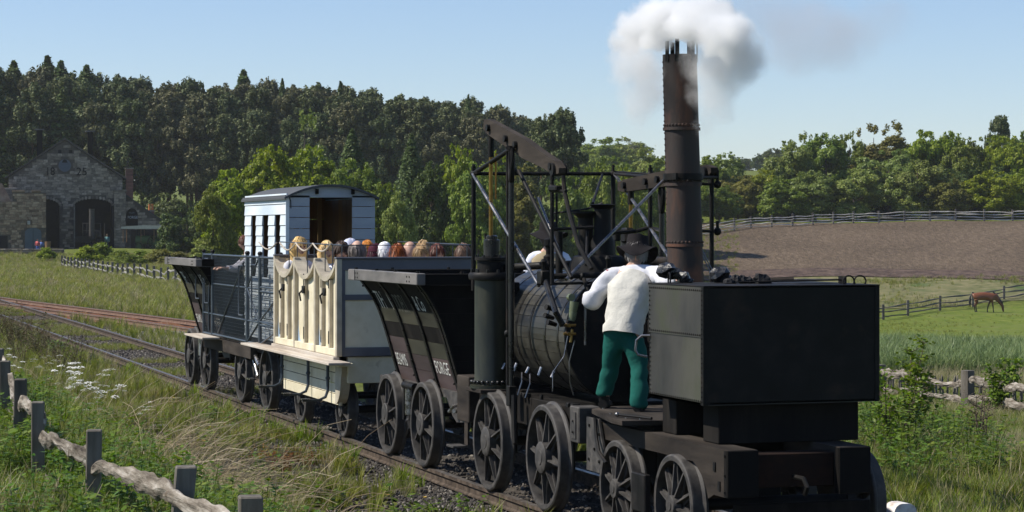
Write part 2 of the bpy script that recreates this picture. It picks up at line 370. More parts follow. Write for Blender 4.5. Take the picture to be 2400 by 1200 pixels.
def side_fn(lo, hi): return lambda u, v: ((lambda yy: (np.interp(yy, SY, SX)+lerp(lo, hi, u), yy))(40+50*v))
sheet('siding_bed', side_fn(-1.15, 1.15), 12, 90, M['redbed'], .035)
sheet('grey_ballast', lambda u, v: (lerp(np.interp(46+16*v, SY, SX)-3.0+1.2*v, np.interp(46+16*v, SY, SX)-1.1, u), 46+16*v), 10, 40, M['greyballast'], .03)
# ploughed field on the far slope
def plough():
    m, t, p, o = nt('ploughed_earth'); L = t.links.new
    g = t.nodes.new('ShaderNodeNewGeometry')
    mp = t.nodes.new('ShaderNodeMapping'); mp.vector_type = 'POINT'; mp.inputs['Rotation'].default_value = (0, 0, TH); L(g.outputs['Position'], mp.inputs[0])
    def noise(sc, det=6, ro=.6, st=None):
        n = N(t, 'ShaderNodeTexNoise', i_Scale=sc, i_Detail=det, i_Roughness=ro)
        v = mp.outputs[0]
        if st:
            mm = N(t, 'ShaderNodeVectorMath', operation='MULTIPLY'); L(v, mm.inputs[0]); mm.inputs[1].default_value = st; v = mm.outputs[0]
        L(v, n.inputs['Vector']); return n.outputs['Fac']
    c = ramp(t, noise(2.4, 7, .88, (1, .28, 1)), [(.32, (.062, .046, .033)), (.5, (.135, .10, .070)), (.6, (.185, .14, .098)), (.7, (.33, .255, .165))])
    c2 = ramp(t, noise(.05, 3, .5), [(.35, .82), (.65, 1.1)])
    mx = N(t, 'ShaderNodeMix', data_type='RGBA', blend_type='MULTIPLY'); mx.inputs[0].default_value = 1; L(c.outputs[0], mx.inputs[6]); L(c2.outputs[0], mx.inputs[7])
    L(mx.outputs[2], p.inputs['Base Color']); p.inputs['Roughness'].default_value = .95; p.inputs['Specular IOR Level'].default_value = .1
    b = N(t, 'ShaderNodeBump', i_Strength=1., i_Distance=.35); L(noise(1.8, 6, .8, (1, .45, 1)), b.inputs['Height']); L(b.outputs[0], p.inputs['Normal'])
    return m
M['plough'] = plough()
def field_fn(u, v):
    a = .045+.25*u; z0 = 212+4*np.sin(u*5); z1 = 262+0*u
    Z = lerp(z0, z1, v); X = a*Z; return X*CS+Z*SN, -X*SN+Z*CS
sheet('ploughed_field', field_fn, 220, 120, M['plough'], .06)
M['headland'] = surf('turned_dark_earth', [(.05, .034, .028), (.10, .07, .056), (.16, .115, .09)], .95, 0, 1.1, bump=1, bscale=2.5, bdist=.3, world=True, spec=.1)
def head_fn(u, v):
    a = .045+.25*u; Z = lerp(209.5+4*np.sin(u*5), 216+4*np.sin(u*5), v); X = a*Z; return X*CS+Z*SN, -X*SN+Z*CS
sheet('field_margin', head_fn, 220, 12, M['headland'], .12)
M['paddock'] = surf('short_paddock_grass', [(.075, .11, .014), (.115, .15, .022), (.16, .18, .04)], .95, 0, 1.2, bump=.5, bscale=5, bdist=.08, world=True, spec=.1, second=((.15, .15, .06), .12, .52, .7))
def pad_fn(u, v):
    a = .135+.14*u; Z = lerp(118, lerp(172, 196, u), v); X = a*Z; return X*CS+Z*SN, -X*SN+Z*CS
sheet('paddock', pad_fn, 60, 60, M['paddock'], .05)
M['rough'] = surf('rough_pasture', [(.085, .095, .035), (.15, .145, .065), (.22, .19, .105)], .95, 0, .9, bump=.6, bscale=4, bdist=.12, world=True, spec=.1, second=((.06, .10, .03), .25, .54, .68))
def rgh_fn(u, v):
    a = .10+.17*u; Z = lerp(lerp(176, 197, u), 210+4*np.sin((a-.045)/.25*5), v); X = a*Z; return X*CS+Z*SN, -X*SN+Z*CS
sheet('pasture', rgh_fn, 80, 20, M['rough'], .045)
# ------------------------------------------------------------------ railway tracks
def make_track(name, label, pts, nsl, sl_y0, step, railmat, chairs=True, ymax_sl=60):
    """pts: centre line (x, y); rails as swept bull-head sections"""
    base = (pts[0][0], pts[0][1], 0); T = thing(name, label, 'railway track', base)
    prof = [(-.035, 0), (.035, 0), (.035, -.035), (.012, -.05), (.012, -.11), (.035, -.125), (.035, -.14), (-.035, -.14), (-.035, -.125), (-.012, -.11), (-.012, -.05), (-.035, -.035)]
    for s in (-1, 1):
        mb = MB(); vs = []; n = len(prof)
        for x, y in pts:
            i = pts.index((x, y)); a = pts[max(0, i-1)]; b = pts[min(len(pts)-1, i+1)]
            d = Vector((b[0]-a[0], b[1]-a[1])).normalized(); q = Vector((d.y, -d.x))
            for (u, w) in prof: vs.append((x+q.x*(s*.7525+u), y+q.y*(s*.7525+u), w))
        fs = [(i*n+k, i*n+(k+1) % n, (i+1)*n+(k+1) % n, (i+1)*n+k) for i in range(len(pts)-1) for k in range(n)]
        mb.add(vs, fs)
        for i, f in enumerate(mb.f): mb.m[i] = 1 if i % n == 0 else 0
        mb.build('rail', [railmat, M['railtop']], T)
    xs = np.array([p[0] for p in pts]); ys = np.array([p[1] for p in pts])
    proto = None; cproto = None
    for k in range(nsl):
        y = sl_y0+k*step; x = float(np.interp(y, ys, xs)); sl = float(np.interp(y+.5, ys, xs)-x)/.5
        if proto is None:
            mb = MB(); mb.box(-1.27, 1.27, -.125, .125, -.13, 0, .012); proto = mb.build('sleeper', M['sleeper'], T); o = proto
        else: o = bpy.data.objects.new('sleeper', proto.data); COL.objects.link(o); o.parent = T
        o.location = (x-base[0]+rnd.uniform(-.04, .04), y-base[1], -.155+rnd.uniform(-.01, .01)); o.rotation_euler = (0, rnd.uniform(-.006, .006), -math.atan(sl)+rnd.uniform(-.02, .02))
        if chairs and y < ymax_sl:
            for s in (-1, 1):
                if cproto is None:
                    mb = MB(); mb.box(-.17, .17, -.09, .09, 0, .025, .006); mb.prism([(-.13, 0), (-.045, .0), (-.045, .115), (-.075, .12)], 'y', -.05, .05); mb.prism([(.13, 0), (.045, 0), (.045, .115), (.075, .12)], 'y', -.05, .05)
                    cproto = mb.build('rail_chair', M['railrust'], T); c = cproto
                else: c = bpy.data.objects.new('rail_chair', cproto.data); COL.objects.link(c); c.parent = T
                c.location = (x-base[0]+s*.7525, y-base[1], -.155); c.rotation_euler = (0, 0, -math.atan(sl))
    return T
make_track('railway_track', 'near railway track the old train stands on, weedy with grey sleeper ends', [(7.7525, y) for y in np.linspace(6, 100, 48)], 110, 13.2, .72, M['railbrown'])
make_track('railway_track', 'rusty siding with red-brown ballast curving away behind the train', [(float(np.interp(y, SY, SX)), float(y)) for y in np.linspace(38, 92, 40)], 60, 40.2, .8, M['railrust'])
M['cyl'] = surf('oily_green_black_cylinder', [(.010, .011, .008), (.022, .024, .014), (.045, .045, .026)], .42, .1, 4, stretch=(2, 2, .6), bump=.3, bscale=40, bdist=.003)
# ------------------------------------------------------------------ wheels
WPROTO = {}
def wheel(parent, x, y, Rw, near=True, nsp=8, hubr=.12, ph=0.0, twist=0.0):
    """a cast spoked wheel, outer face at x; parts: wheel > hub, spoke"""
    key = (Rw, nsp, hubr)
    if key not in WPROTO or True:
        pass
    base = off_of(parent)
    if key in WPROTO:
        w = copy_tree(WPROTO[key]); w.parent = parent
    else:
        mb = MB(); n = 48
        r1 = Rw-.052
        mb.lathe([(r1, .0), (Rw-.016, -.002)], (0, 0, 0), 'x', n, 0); mb.lathe([(Rw-.016, -.002), (Rw-.002, .006), (Rw, .020)], (0, 0, 0), 'x', n, 2)
        mb.lathe([(Rw, .020), (Rw-.001, .05), (Rw+.003, .088)], (0, 0, 0), 'x', n, 1); mb.lathe([(Rw+.003, .088), (Rw+.012, .098), (Rw+.028, .108), (Rw+.028, .116)], (0, 0, 0), 'x', n, 2)
        mb.lathe([(Rw+.028, .116), (Rw+.028, .122), (Rw+.018, .130), (r1, .130), (r1, .09), (r1-.004, .05), (r1, 0)], (0, 0, 0), 'x', n, 0)
        w = mb.build('wheel', [M['wheelgrey'], M['tread']], parent); w.data.materials.clear()
        for q in (M['wheelgrey'], M['tread'], M['steel']): w.data.materials.append(q)
        h = MB(); h.lathe([(0, -.034), (hubr*.45, -.034), (hubr*.47, -.028), (hubr*.93, -.026), (hubr, -.018), (hubr, .12), (hubr*.7, .17), (0, .17)], (0, 0, 0), 'x', 20)
        h.build('hub', M['wheelgrey'], w)
        s = MB(); L0, L1 = hubr*.9, r1+.004
        s.prism([(-.046, L0), (.046, L0), (.022, L1*.8), (.03, L1), (-.03, L1), (-.022, L1*.8)], 'x', .045, .062)
        s.add([(-.006, .0, L0), (.115, .0, L0), (.085, 0, L1), (.03, 0, L1)], [])
        b = len(s.v)-4
        v4 = [s.v[b+i] for i in range(4)]; s.v = s.v[:b]
        vs = [(p[0], -.008, p[2]) for p in v4]+[(p[0], .008, p[2]) for p in v4]
        s.add(vs, [(0, 1, 2, 3), (7, 6, 5, 4), (0, 4, 5, 1), (1, 5, 6, 2), (2, 6, 7, 3), (3, 7, 4, 0)])
        sp0 = s.build('spoke', M['wheelgrey'], w)
        sp0.location = (0, 0, 0)
        for k in range(1, nsp):
            c = bpy.data.objects.new('spoke', sp0.data); COL.objects.link(c); c.parent = w; c.rotation_euler = (2*math.pi*k/nsp, 0, 0)
        WPROTO[key] = w
        # vertices were built at the origin: undo the base shift
        for o in [w]+children(w):
            if o.data.users > 1 and o.name.startswith('spoke') and o != sp0: continue
            o.data.transform(Matrix.Translation(base))
    w.location = Vector((x, y, Rw))-base
    w.rotation_euler = (ph if near else -ph, 0, 0 if near else math.pi)
    return w
def rivets(mb, p0, p1, n, r, nrm):
    p0, p1 = Vector(p0), Vector(p1); nrm = Vector(nrm).normalized(); a = nrm.orthogonal().normalized(); b = nrm.cross(a)
    for i in range(n):
        c = p0.lerp(p1, i/(n-1)); vs = []
        for rr_, hh in ((r, 0), (r*.75, r*.55)):
            for k in range(6):
                t = k*math.pi/3; vs.append(c+a*math.cos(t)*rr_+b*math.sin(t)*rr_+nrm*hh)
        vs.append(c+nrm*r*.8)
        mb.add(vs, [(k, (k+1) % 6, 6+(k+1) % 6, 6+k) for k in range(6)]+[(6+k, 6+(k+1) % 6, 12) for k in range(6)], 0, True)
def bolt(mb, c, nrm, r=.018, h=.015):
    c = Vector(c); nrm = Vector(nrm).normalized(); mb.path([c, c+nrm*h], [r, r], 6)
AX = {}
def axle(T, y, z, x0=7.0, x1=8.6):
    MB().tube((x0+.05, y, z), (x1-.05, y, z), .05, n=12).build('axle', M['iron'], T)
M['redwood'] = surf('red_brown_timber', [(.009, .005, .004), (.017, .009, .006), (.03, .015, .009)], .9, 0, 5, bump=.4, bscale=22, spec=.15)
# ------------------------------------------------------------------ tender with the riveted tank
T = thing('tender', 'black tender with riveted water tank on heavy timbers at the near end of the train', 'railway tender', (7.7, 17.3, 0))
x0, x1, y0, y1, z0, z1 = 6.95, 8.46, 16.27, 17.42, 1.262, 2.19
mb = MB(); mb.box(x0, x1, y0, y1, z0, z0+.02); zm = 1.83-.02
MB().box(x0, x0+.008, y0+.004, y1, z0, zm+.015).build('tank_side_plate', M['tank'], T)
MB().box(x0-.006, x0+.002, y0+.004, y1, zm-.02, z1).build('tank_side_plate', M['tank'], T)
for (xa, xb, ya, yb) in ((x1-.008, x1, y0, y1), (x0, x1, y1-.008, y1+.003)): mb.box(xa, xb, ya, yb, z0+.02, z1-.002)
mb.build('tank_shell', M['tank'], T)
mb = MB(); mb.box(x0+.004, x1-.004, y0, y0+.008, z0+.004, z1-.01, .002); mb.build('tank_end_plate', M['iron'], T)  # darker than the lit side plates: shade of the end put into its colour
mb = MB(); mb.box(x0-.01, x1+.01, y0-.012, y1+.012, z1-.004, z1+.008, .003); mb.build('tank_top', M['iron'], T)
mb = MB()   # angle irons at the corners and rims
mb.box(x0-.009, x0+.03, y0-.006, y0+.001, z0, z1-.005); mb.box(x1-.03, x1+.008, y0-.006, y0+.001, z0, z1-.005)
mb.box(x0-.010, x0-.006, y0+.0, y0+.045, z0, z1-.006); mb.build('corner_angle', M['iron'], T)
mb = MB(); a = x0-.0065
rivets(mb, (a, y0+.07, z1-.03), (a, y1-.03, z1-.03), 26, .0095, (-1, 0, 0))
rivets(mb, (a, y0+.07, zm+.0), (a, y1-.03, zm), 26, .0095, (-1, 0, 0))
rivets(mb, (x0-.001, y0+.07, z0+.03), (x0-.001, y1-.03, z0+.03), 26, .0095, (-1, 0, 0))
rivets(mb, (x0-.0105, y0+.022, z0+.03), (x0-.0105, y0+.022, z1-.03), 24, .0095, (-1, 0, 0))
rivets(mb, (a, y1-.025, z0+.06), (a, y1-.025, z1-.06), 22, .0095, (-1, 0, 0))
tag(mb.build('rivet', M['iron'], T), kind='stuff')
for (p0, p1) in (((x0+.04, y1-.25), (x0+.04, y1-.42)), ((x1-.12, y0+.18), (x1-.22, y0+.18)), ((x1-.02, y0+.18), (x1-.10, y0+.22))):
    c = Vector(((p0[0]+p1[0])/2, (p0[1]+p1[1])/2, z1+.03)); d = Vector((p1[0]-p0[0], p1[1]-p0[1], 0)).normalized(); rr0 = .065 if p0[0] < 7.2 else .045
    MB().path([c+d*math.cos(t)*rr0*.8+Vector((-.012*math.cos(t), 0, math.sin(t)*rr0)) for t in np.linspace(-.3, 2*math.pi-.3, 19)], .007, 6).build('lifting_ring', M['iron'], T)
MB().path([(x0-.0, y1-.02, 1.76), (x0-.06, y1+.02, 1.76), (x0-.10, y1+.04, 1.72), (x0-.11, y1+.04, 1.64), (x0-.09, y1+.03, 1.60), (x0-.02, y1, 1.585)], .010, 8).build('grab_handle', M['rod'], T)
# timbers under the tank
def timber(name, *a, mat='blackwood', c=.006): return MB().box(*a, c).build(name, M[mat], T)
timber('bolster_timber', 7.115, 8.335, 16.37, 16.68, .948, 1.256)
timber('bolster_timber', 7.115, 8.335, 17.24, 17.54, .948, 1.256)
timber('floor_timber', 7.5, 8.3, 16.69, 17.23, 1.0, 1.2, mat='redwood')
for xa, xb, yb in ((6.985, 7.235, 18.9), (7.93, 8.19, 18.9)):     # sole beams with an arched cut over the wheel
    cy = 16.88; rad_ = .50
    pts = [(15.9, .944), (15.9, .58), (16.16, .58)]
    for t in np.linspace(0, 1, 9):
        th_ = lerp(math.pi*.93, math.pi*.5, t); yy = cy+.62*math.cos(th_); pts.append((yy+.0, .50+.30*math.sin(th_)*1.0 if False else min(.80, .45+.40*math.sin(th_))))
    pts = [(y, z) for y, z in pts if y >= 15.9]
    pts += [(18.6, .80), (yb, .62), (yb, .944)]
    mb = MB(); mb.prism(pts, 'x', xa, xb); mb.build('sole_beam', M['sidewood'], T)
    mb = MB(); mb.box(xa-.004, xb+.004, 15.885, 15.899, .585, .94, .003); mb.box(xa-.006, xa-.001, 15.9, 15.955, .585, .94); mb.build('end_plate', M['darkpaint'], T)
mb = MB()
for yy, zz in ((16.14, .80), (16.05, .66)): mb.box(6.975, 6.984, yy-.02, yy+.02, zz-.035, zz+.035)
for zz in (.62, .75, .9): bolt(mb, (6.978, 15.93, zz), (-1, 0, 0), .010, .01)
mb.build('strap_bolt', M['iron'], T)
timber('buffer_timber', 7.24, 7.92, 15.98, 16.2, .64, .90, mat='redwood')
timber('cross_timber', 7.24, 7.92, 16.9, 17.1, .62, .9)
timber('brake_beam', 7.15, 8.3, 16.1, 16.18, .40, .50)
timber('cross_timber', 7.24, 7.93, 18.0, 18.3, .5, .94)
mb = MB(); mb.path([(7.58, 15.98, .72), (7.58, 15.8, .72), (7.58, 15.74, .66), (7.58, 15.78, .6)], .02, 8); mb.build('drawhook', M['iron'], T)
# footplate where the driver stands
MB().prism([(6.80, 17.66), (6.80, 17.9), (7.0, 18.93), (7.18, 19.12), (8.62, 19.12), (8.62, 17.60), (7.06, 17.60)], 'z', .998, 1.038).build('footplate', M['sidewood'], T)
mb = MB()
for q in ((6.93, 17.9), (6.96, 18.35), (7.10, 18.9), (7.0, 17.75)): bolt(mb, (q[0], q[1], 1.038), (0, 0, 1), .012, .008)
mb.build('coach_bolt', M['steel'], T)
MB().box(7.06, 8.2, 17.62, 18.85, .80, .99, .01).build('footplate_bearer', M['blackwood'], T)
MB().box(7.25, 8.3, 17.75, 18.7, .35, .80, .01).build('under_box', M['iron'], T)
p = MB(); p.prism([(18.93, .97), (18.62, .97), (18.50, .72), (18.50, .5), (18.93, .5)], 'x', 6.95, 6.97); p.build('horn_plate', M['wheelgrey'], T)
mb = MB()
for yy, zz in ((18.85, .9), (18.86, .6), (18.6, .84), (18.6, .6), (18.72, .7)): bolt(mb, (6.95, yy, zz), (-1, 0, 0), .014, .012)
mb.build('plate_bolt', M['iron'], T)
MB().path([(6.93, 18.66, .98), (6.92, 18.60, .82), (6.90, 18.48, .70), (6.9, 18.3, .62)], .016, 8).build('brake_hose', M['iron'], T)
MB().path([(6.9, 18.0, 1.06), (6.98, 17.78, 1.06), (7.05, 17.62, 1.055)], .012, 8).build('fire_iron', M['iron'], T)
MB().ball((6.89, 18.01, 1.062), .022).build('fire_iron_knob', M['steel'], T)
for yy in (16.87, 18.15):
    for near in (True, False): wheel(T, 6.93 if near else 8.64, yy, .415, near, 10, .085, ph=yy)
    axle(T, yy, .415)
for s in (17.45,):
    MB().box(6.86, 6.92, s-.14, s+.16, .30, .62, .01).build('brake_block', M['iron'], T)
# things lying on the tank top
def lump(mb, c, r, seed, mi=0):
    q = random.Random(seed); b = len(mb.v); mb.ball(c, r, 8, mi, (q.uniform(.8, 1.2), q.uniform(.8, 1.2), q.uniform(.6, .9)))
    for i in range(b, len(mb.v)):
        v = Vector(mb.v[i])-Vector(c); mb.v[i] = tuple(Vector(c)+v*q.uniform(.72, 1.2))
    for i in range(len(mb.f)): mb.sm[i] = False
for (c, r, lab) in (((7.06, 17.33, 2.30), .10, 'glossy coal lump nearest the driver at the tank edge'), ((7.19, 17.25, 2.245), .06, 'small coal lump under the chimney foot on the tank'),
                    ((7.52, 17.28, 2.255), .085, 'jagged coal lump right of the chimney foot')):
    mb = MB(); lump(mb, c, r, int(c[0]*100)); lump(mb, (c[0]+r*.8, c[1], c[2]-.03), r*.6, int(c[0]*77)); tag(mb.build('coal_lump', M['coal']), lab, 'coal', 'coal lumps on the tank top')
mb = MB(); lump(mb, (7.70, 16.85, 2.225), .07, 5)
for i in range(7): lump(mb, (7.44+i*.055, 16.9, 2.215+.02*math.sin(i)), .05, 30+i)
tag(mb.build('work_jacket', plain('black_cloth', (.012, .011, .012), .95)), 'crumpled black jacket thrown on the tank top', 'jacket')
MB().path([(7.62, 16.62, 2.213), (8.28, 16.50, 2.222)], .008, 6)
t_ = thing('stoking_rake', 'long thin iron rake lying across the tank top', 'rake', (7.6, 16.6, 2.21))
MB().tube((7.45, 16.8, 2.212), (8.28, 16.52, 2.232), .008, n=6).build('handle', M['iron'], t_)
MB().box(8.26, 8.275, 16.46, 16.58, 2.2, 2.255).build('rake_head', M['iron'], t_)
t_ = thing('shovel', 'flat shovel with worn grey blade lying on the tank top', 'shovel', (7.9, 16.7, 2.21))
MB().tube((7.6, 17.0, 2.212), (7.98, 16.82, 2.232), .014, n=8).build('handle', M['sidewood'], t_)
MB().prism([(7.96, 16.72), (8.16, 16.62), (8.30, 16.66), (8.34, 16.78), (8.02, 16.92)], 'z', 2.225, 2.233).build('blade', M['wheelgrey'], t_)
MB().box(7.72, 7.77, 16.86, 16.91, 2.2, 2.268, .01)
# ------------------------------------------------------------------ locomotive
T = thing('steam_locomotive', 'black early steam locomotive with tall rusty chimney and overhead beams', 'steam locomotive', (7.8, 21, 0))
BC = (7.78, 1.62); BR = .60; ya, yb = 20.06, 22.5
mb = MB(); mb.lathe([(BR-.03, ya+.02), (BR-.03, yb), (0, yb)], (BC[0], 0, BC[1]), 'y', 40); mb.build('boiler_shell', M['iron'], T)
NP = 34; pl = None
for k in range(NP):                                        # lagging planks, three lengths each
    for j, (u, w) in enumerate(((ya+.03, 20.72), (20.724, 21.60), (21.604, yb-.02))):
        mb = MB(); t0 = 2*math.pi*(k+.02)/NP; t1 = 2*math.pi*(k+.98)/NP; vs = []
        for yy in (u+.004, w-.004):
            for tt in (t0, (t0+t1)/2, t1):
                for r_ in (BR-.025, BR+.004): vs.append((BC[0]+r_*math.sin(tt), yy, BC[1]+r_*math.cos(tt)))
        mb.add(vs, [(1, 3, 9, 7), (3, 5, 11, 9), (0, 1, 7, 6), (5, 4, 10, 11), (0, 2, 3, 1), (2, 4, 5, 3), (6, 7, 9, 8), (8, 9, 11, 10)])
        mb.build('lagging_plank', M['boiler_plank'], T)
for yy in (20.35, 20.72, 21.18, 21.60, 22.1):
    MB().lathe([(BR+.003, yy-.022), (BR+.010, yy-.022), (BR+.010, yy+.022), (BR+.003, yy+.022)], (BC[0], 0, BC[1]), 'y', 48).build('boiler_band', M['iron_gloss'], T)
MB().lathe([(BR+.015, ya+.03), (BR+.03, ya+.028), (BR+.035, ya+.005), (BR+.028, ya-.012), (BR+.0, ya-.014), (0, ya-.014)], (BC[0], 0, BC[1]), 'y', 56).build('boiler_end_plate', M['iron'], T)
mb = MB(); rivets(mb, (0, 0, 0), (0, 0, 0), 2, .0001, (0, -1, 0)); mb = MB()
for k in range(44):
    t = 2*math.pi*k/44; rivets(mb, (BC[0]+.57*math.cos(t), ya-.014, BC[1]+.57*math.sin(t)), (BC[0]+.57*math.cos(t)+1e-4, ya-.014, BC[1]+.57*math.sin(t)), 2, .011, (0, -1, 0))
tag(mb.build('boiler_end_rivet', M['iron'], T), kind='stuff')
# firehole, water gauge and cocks on the end plate
MB().lathe([(.17, 0), (.19, 0), (.19, -.03), (0, -.03)], (BC[0]+.22, ya-.015, BC[1]-.2), 'y', 20).build('fire_door', M['iron'], T)
mb = MB(); mb.tube((7.33, ya-.06, 1.93), (7.33, ya-.06, 1.55), .012); mb.build('water_gauge', M['rod'], T)
mb = MB(); mb.path([(7.20, ya+.01, 2.0), (7.20, ya-.05, 2.0)], .035, 10); mb.path([(7.22, ya-.07, 1.96), (7.19, ya-.07, 1.78)], [.045, .032], 10); mb.build('glass_shade', plain('dusty_green_glass', (.12, .14, .08), .25), T)
mb = MB()
for zz in (1.74, 1.66): mb.tube((7.15, ya-.02, zz), (7.15, ya-.12, zz), .018); mb.tube((7.10, ya-.10, zz), (7.22, ya-.10, zz), .014)
mb.tube((7.19, ya-.09, 1.70), (7.17, ya-.10, 1.58), .014); mb.build('gauge_cock', M['brass'], T)
MB().path([(7.15, ya-.08, 1.64), (7.12, ya-.06, 1.45), (7.02, ya-.03, 1.30), (7.02, ya-.02, 1.12)], .007, 6).build('drain_pipe', M['rod'], T)
MB().path([(7.22, ya-.08, 1.60), (7.17, ya-.06, 1.4), (7.18, ya-.05, 1.2), (7.22, ya-.04, 1.08)], .007, 6).build('drain_pipe', M['rod'], T)
# main frames, axle guards
for xa, xb in ((7.0, 7.2), (8.42, 8.62)):
    MB().box(xa+.08, xb+.05, 19.25, 22.95, .72, 1.0, .008).build('main_frame', M['blackwood'], T)
    MB().box(xa-.03, xb+.05, 22.55, 22.97, .62, 1.10, .008).build('frame_end', M['sidewood'], T)
MB().box(6.98, 7.2, 19.22, 19.46, .70, 1.03, .01).build('frame_block', M['wheelgrey'], T)
MB().box(7.2, 8.6, 19.24, 19.40, .72, 1.02, .008).build('headstock', M['blackwood'], T)
MB().box(7.2, 8.4, 21.0, 21.25, .65, .95, .008).build('frame_stretcher', M['blackwood'], T)
MB().box(7.3, 8.3, 20.3, 22.3, .60, .98, .02).build('ash_pan', M['iron'], T)
mb = MB(); mb.box(6.97, 6.985, 19.28, 19.40, .74, .98); 
for zz in (.8, .9): bolt(mb, (6.968, 19.34, zz), (-1, 0, 0), .012)
mb.build('block_plate', M['wheelgrey'], T)
MB().box(6.8, 6.95, 22.55, 22.8, .36, .385, .004).build('step_plate', M['wheelgrey'], T)
MB().box(6.98, 7.0, 22.62, 22.74, .38, .70).build('step_hanger', M['sidewood'], T)
mb = MB()
for yy in (19.5, 19.62, 20.9, 21.0, 22.4): mb.box(7.02, 7.10, yy, yy+.06, 1.0, 1.04, .004)
for yy in (20.6, 21.2): bolt(mb, (7.1, yy, 1.0), (0, 0, 1), .02, .05)
tag(mb.build('frame_bolt', M['iron'], T), kind='stuff')
for yy in (20.08, 21.79):
    for near in (True, False): wheel(T, 6.93 if near else 8.64, yy, .497, near, 8, .15, ph=yy*2)
    axle(T, yy, .497)
    MB().box(7.1, 7.22, yy-.12, yy+.12, .38, .72, .01).build('axle_box', M['iron'], T)
# cylinders, near and far
for sx, xx in ((-1, 7.06), (1, 8.56)):
    yc = 22.04
    MB().lathe([(0, 1.02), (.225, 1.02), (.225, 1.05), (.185, 1.06), (.182, 1.10), (.178, 1.12), (.178, 2.12), (.19, 2.13)], (xx, yc, 0), 'z', 32).build('cylinder', M['cyl'], T)
    MB().lathe([(.19, 2.13), (.235, 2.13), (.24, 2.15), (.24, 2.18), (.225, 2.20), (.15, 2.2), (.15, 2.32), (.175, 2.325), (.175, 2.355), (.1, 2.36), (.1, 2.37)], (xx, yc, 0), 'z', 28).build('cylinder_cover', M['iron'], T)
    MB().lathe([(.095, 2.36), (.085, 2.37), (.085, 2.53), (.06, 2.54), (.06, 2.57), (.04, 2.58), (.0, 2.58)], (xx, yc, 0), 'z', 18).build('stuffing_box', M['iron_gloss'], T)
    mb = MB()
    for k in range(12):
        t = k*math.pi/6; bolt(mb, (xx+.21*math.cos(t), yc+.21*math.sin(t), 2.2), (0, 0, 1), .016, .035); bolt(mb, (xx+.16*math.cos(t+.2), yc+.16*math.sin(t+.2), 2.355), (0, 0, 1), .011, .025)
        mb.ball((xx+.205*math.cos(t), yc+.205*math.sin(t), 1.085), .021, 8); mb.ball((xx+.205*math.cos(t+.26), yc+.205*math.sin(t+.26), 1.085), .021, 8)
    tag(mb.build('cover_bolt', M['iron_gloss'], T), kind='stuff')
    MB().box(xx-.20+(.0 if sx < 0 else .0), xx+.2, yc-.25, yc+.25, .98, 1.019, .005).build('cylinder_foot', M['sidewood'], T)
    MB().box(xx-sx*.2-.07, xx-sx*.2+.07, yc-.1, yc+.1, 1.2, 2.1, .01).build('steam_chest', M['iron'], T)
# beams: the near one tilted, the far one level
def walk_beam(xx, p0, p1, h0, h1):
    (ya_, za_), (yb_, zb_) = p0, p1; L = math.hypot(yb_-ya_, zb_-za_); dy, dz = (yb_-ya_)/L, (zb_-za_)/L; ny, nz = -dz, dy
    if nz < 0: ny, nz = -ny, -nz
    pts = []
    prof = [(-.08, h0*.35), (0, h0*.5), (.3, h0*.56), (.55, max(h0, h1)*.62), (.8, h1*.55), (1.0, h1*.5), (1.06, h1*.2)]
    for t, h in prof: pts.append((ya_+dy*L*t+ny*h, za_+dz*L*t+nz*h))
    for t, h in prof[::-1]: pts.append((ya_+dy*L*t-ny*h, za_+dz*L*t-nz*h))
    b = MB().prism(pts, 'x', xx-.035, xx+.035).build('walking_beam', M['sidewood'], T)
    mb = MB()
    for t in (.02, .3, .45, .97):
        c = Vector((xx, ya_+dy*L*t, za_+dz*L*t)); mb.tube(c-Vector((.07, 0, 0)), c+Vector((.07, 0, 0)), .035, n=12)
    tag(mb.build('beam_pin', M['iron'], b), kind='stuff')
    return dy, dz, L
walk_beam(7.05, (22.02, 3.685), (19.98, 3.215), .155, .13)
walk_beam(8.6, (22.20, 3.10), (20.02, 3.20), .13, .12)
XN, XF = 7.05, 8.6
def rodp(name, p0, p1, r, mat='iron', n=10): return MB().tube(p0, p1, r, n=n).build(name, M[mat], T)
def rodpath(name, pts, r, mat='iron', n=8): return MB().path(pts, r, n).build(name, M[mat], T)
rodp('piston_rod', (XN, 22.04, 2.55), (XN, 22.04, 3.45), .022, 'brass'); rodp('piston_link', (XN, 22.035, 3.38), (XN, 22.03, 3.70), .032)
rodp('piston_rod', (XN+.06, 22.06, 2.95), (XN+.06, 22.06, 3.42), .010, 'brass')
rodp('piston_rod', (XF, 22.08, 2.6), (XF, 22.08, 2.95), .022, 'brass'); rodp('piston_link', (XF, 22.08, 2.90), (XF, 22.08, 3.1), .035)
# connecting rods with forked tops
def con_rod(xx, yy, zt, zb, r):
    fk = MB(); 
    for s in (-1, 1): fk.path([(xx+s*.02, yy+s*.085, zt), (xx+s*.02, yy+s*.10, zt-.13), (xx+s*.018, yy+s*.085, zt-.22), (xx, yy, zt-.33)], [.020, .022, .026, .03], 8)
    fk.tube((xx-.06, yy-.08, zt), (xx+.06, yy+.08, zt), .024)
    c = MB().path([(xx, yy, zt-.31), (xx, yy, (zt+zb)/2), (xx, yy, zb)], [r*.85, r, r*.8], 10).build('connecting_rod', M['iron_gloss'], T)
    fk.build('rod_fork', M['iron'], c)
    MB().box(xx-.04, xx+.04, yy-.05, yy+.05, zb-.18, zb+.02, .008).build('big_end', M['iron'], c)
con_rod(6.98, 21.16, 3.44, 1.08, .033); con_rod(8.62, 21.27, 3.14, 1.3, .033)
rodpath('swing_lever', [(6.96, 21.0, 1.02), (6.95, 20.98, .8), (6.93, 20.9, .55)], .03)
rodp('valve_rod', (XN, 21.49, 3.42), (XN, 21.49, 1.08), .018); rodp('valve_rod', (XN+.02, 22.28, 2.6), (XN+.02, 22.28, 2.2), .014)
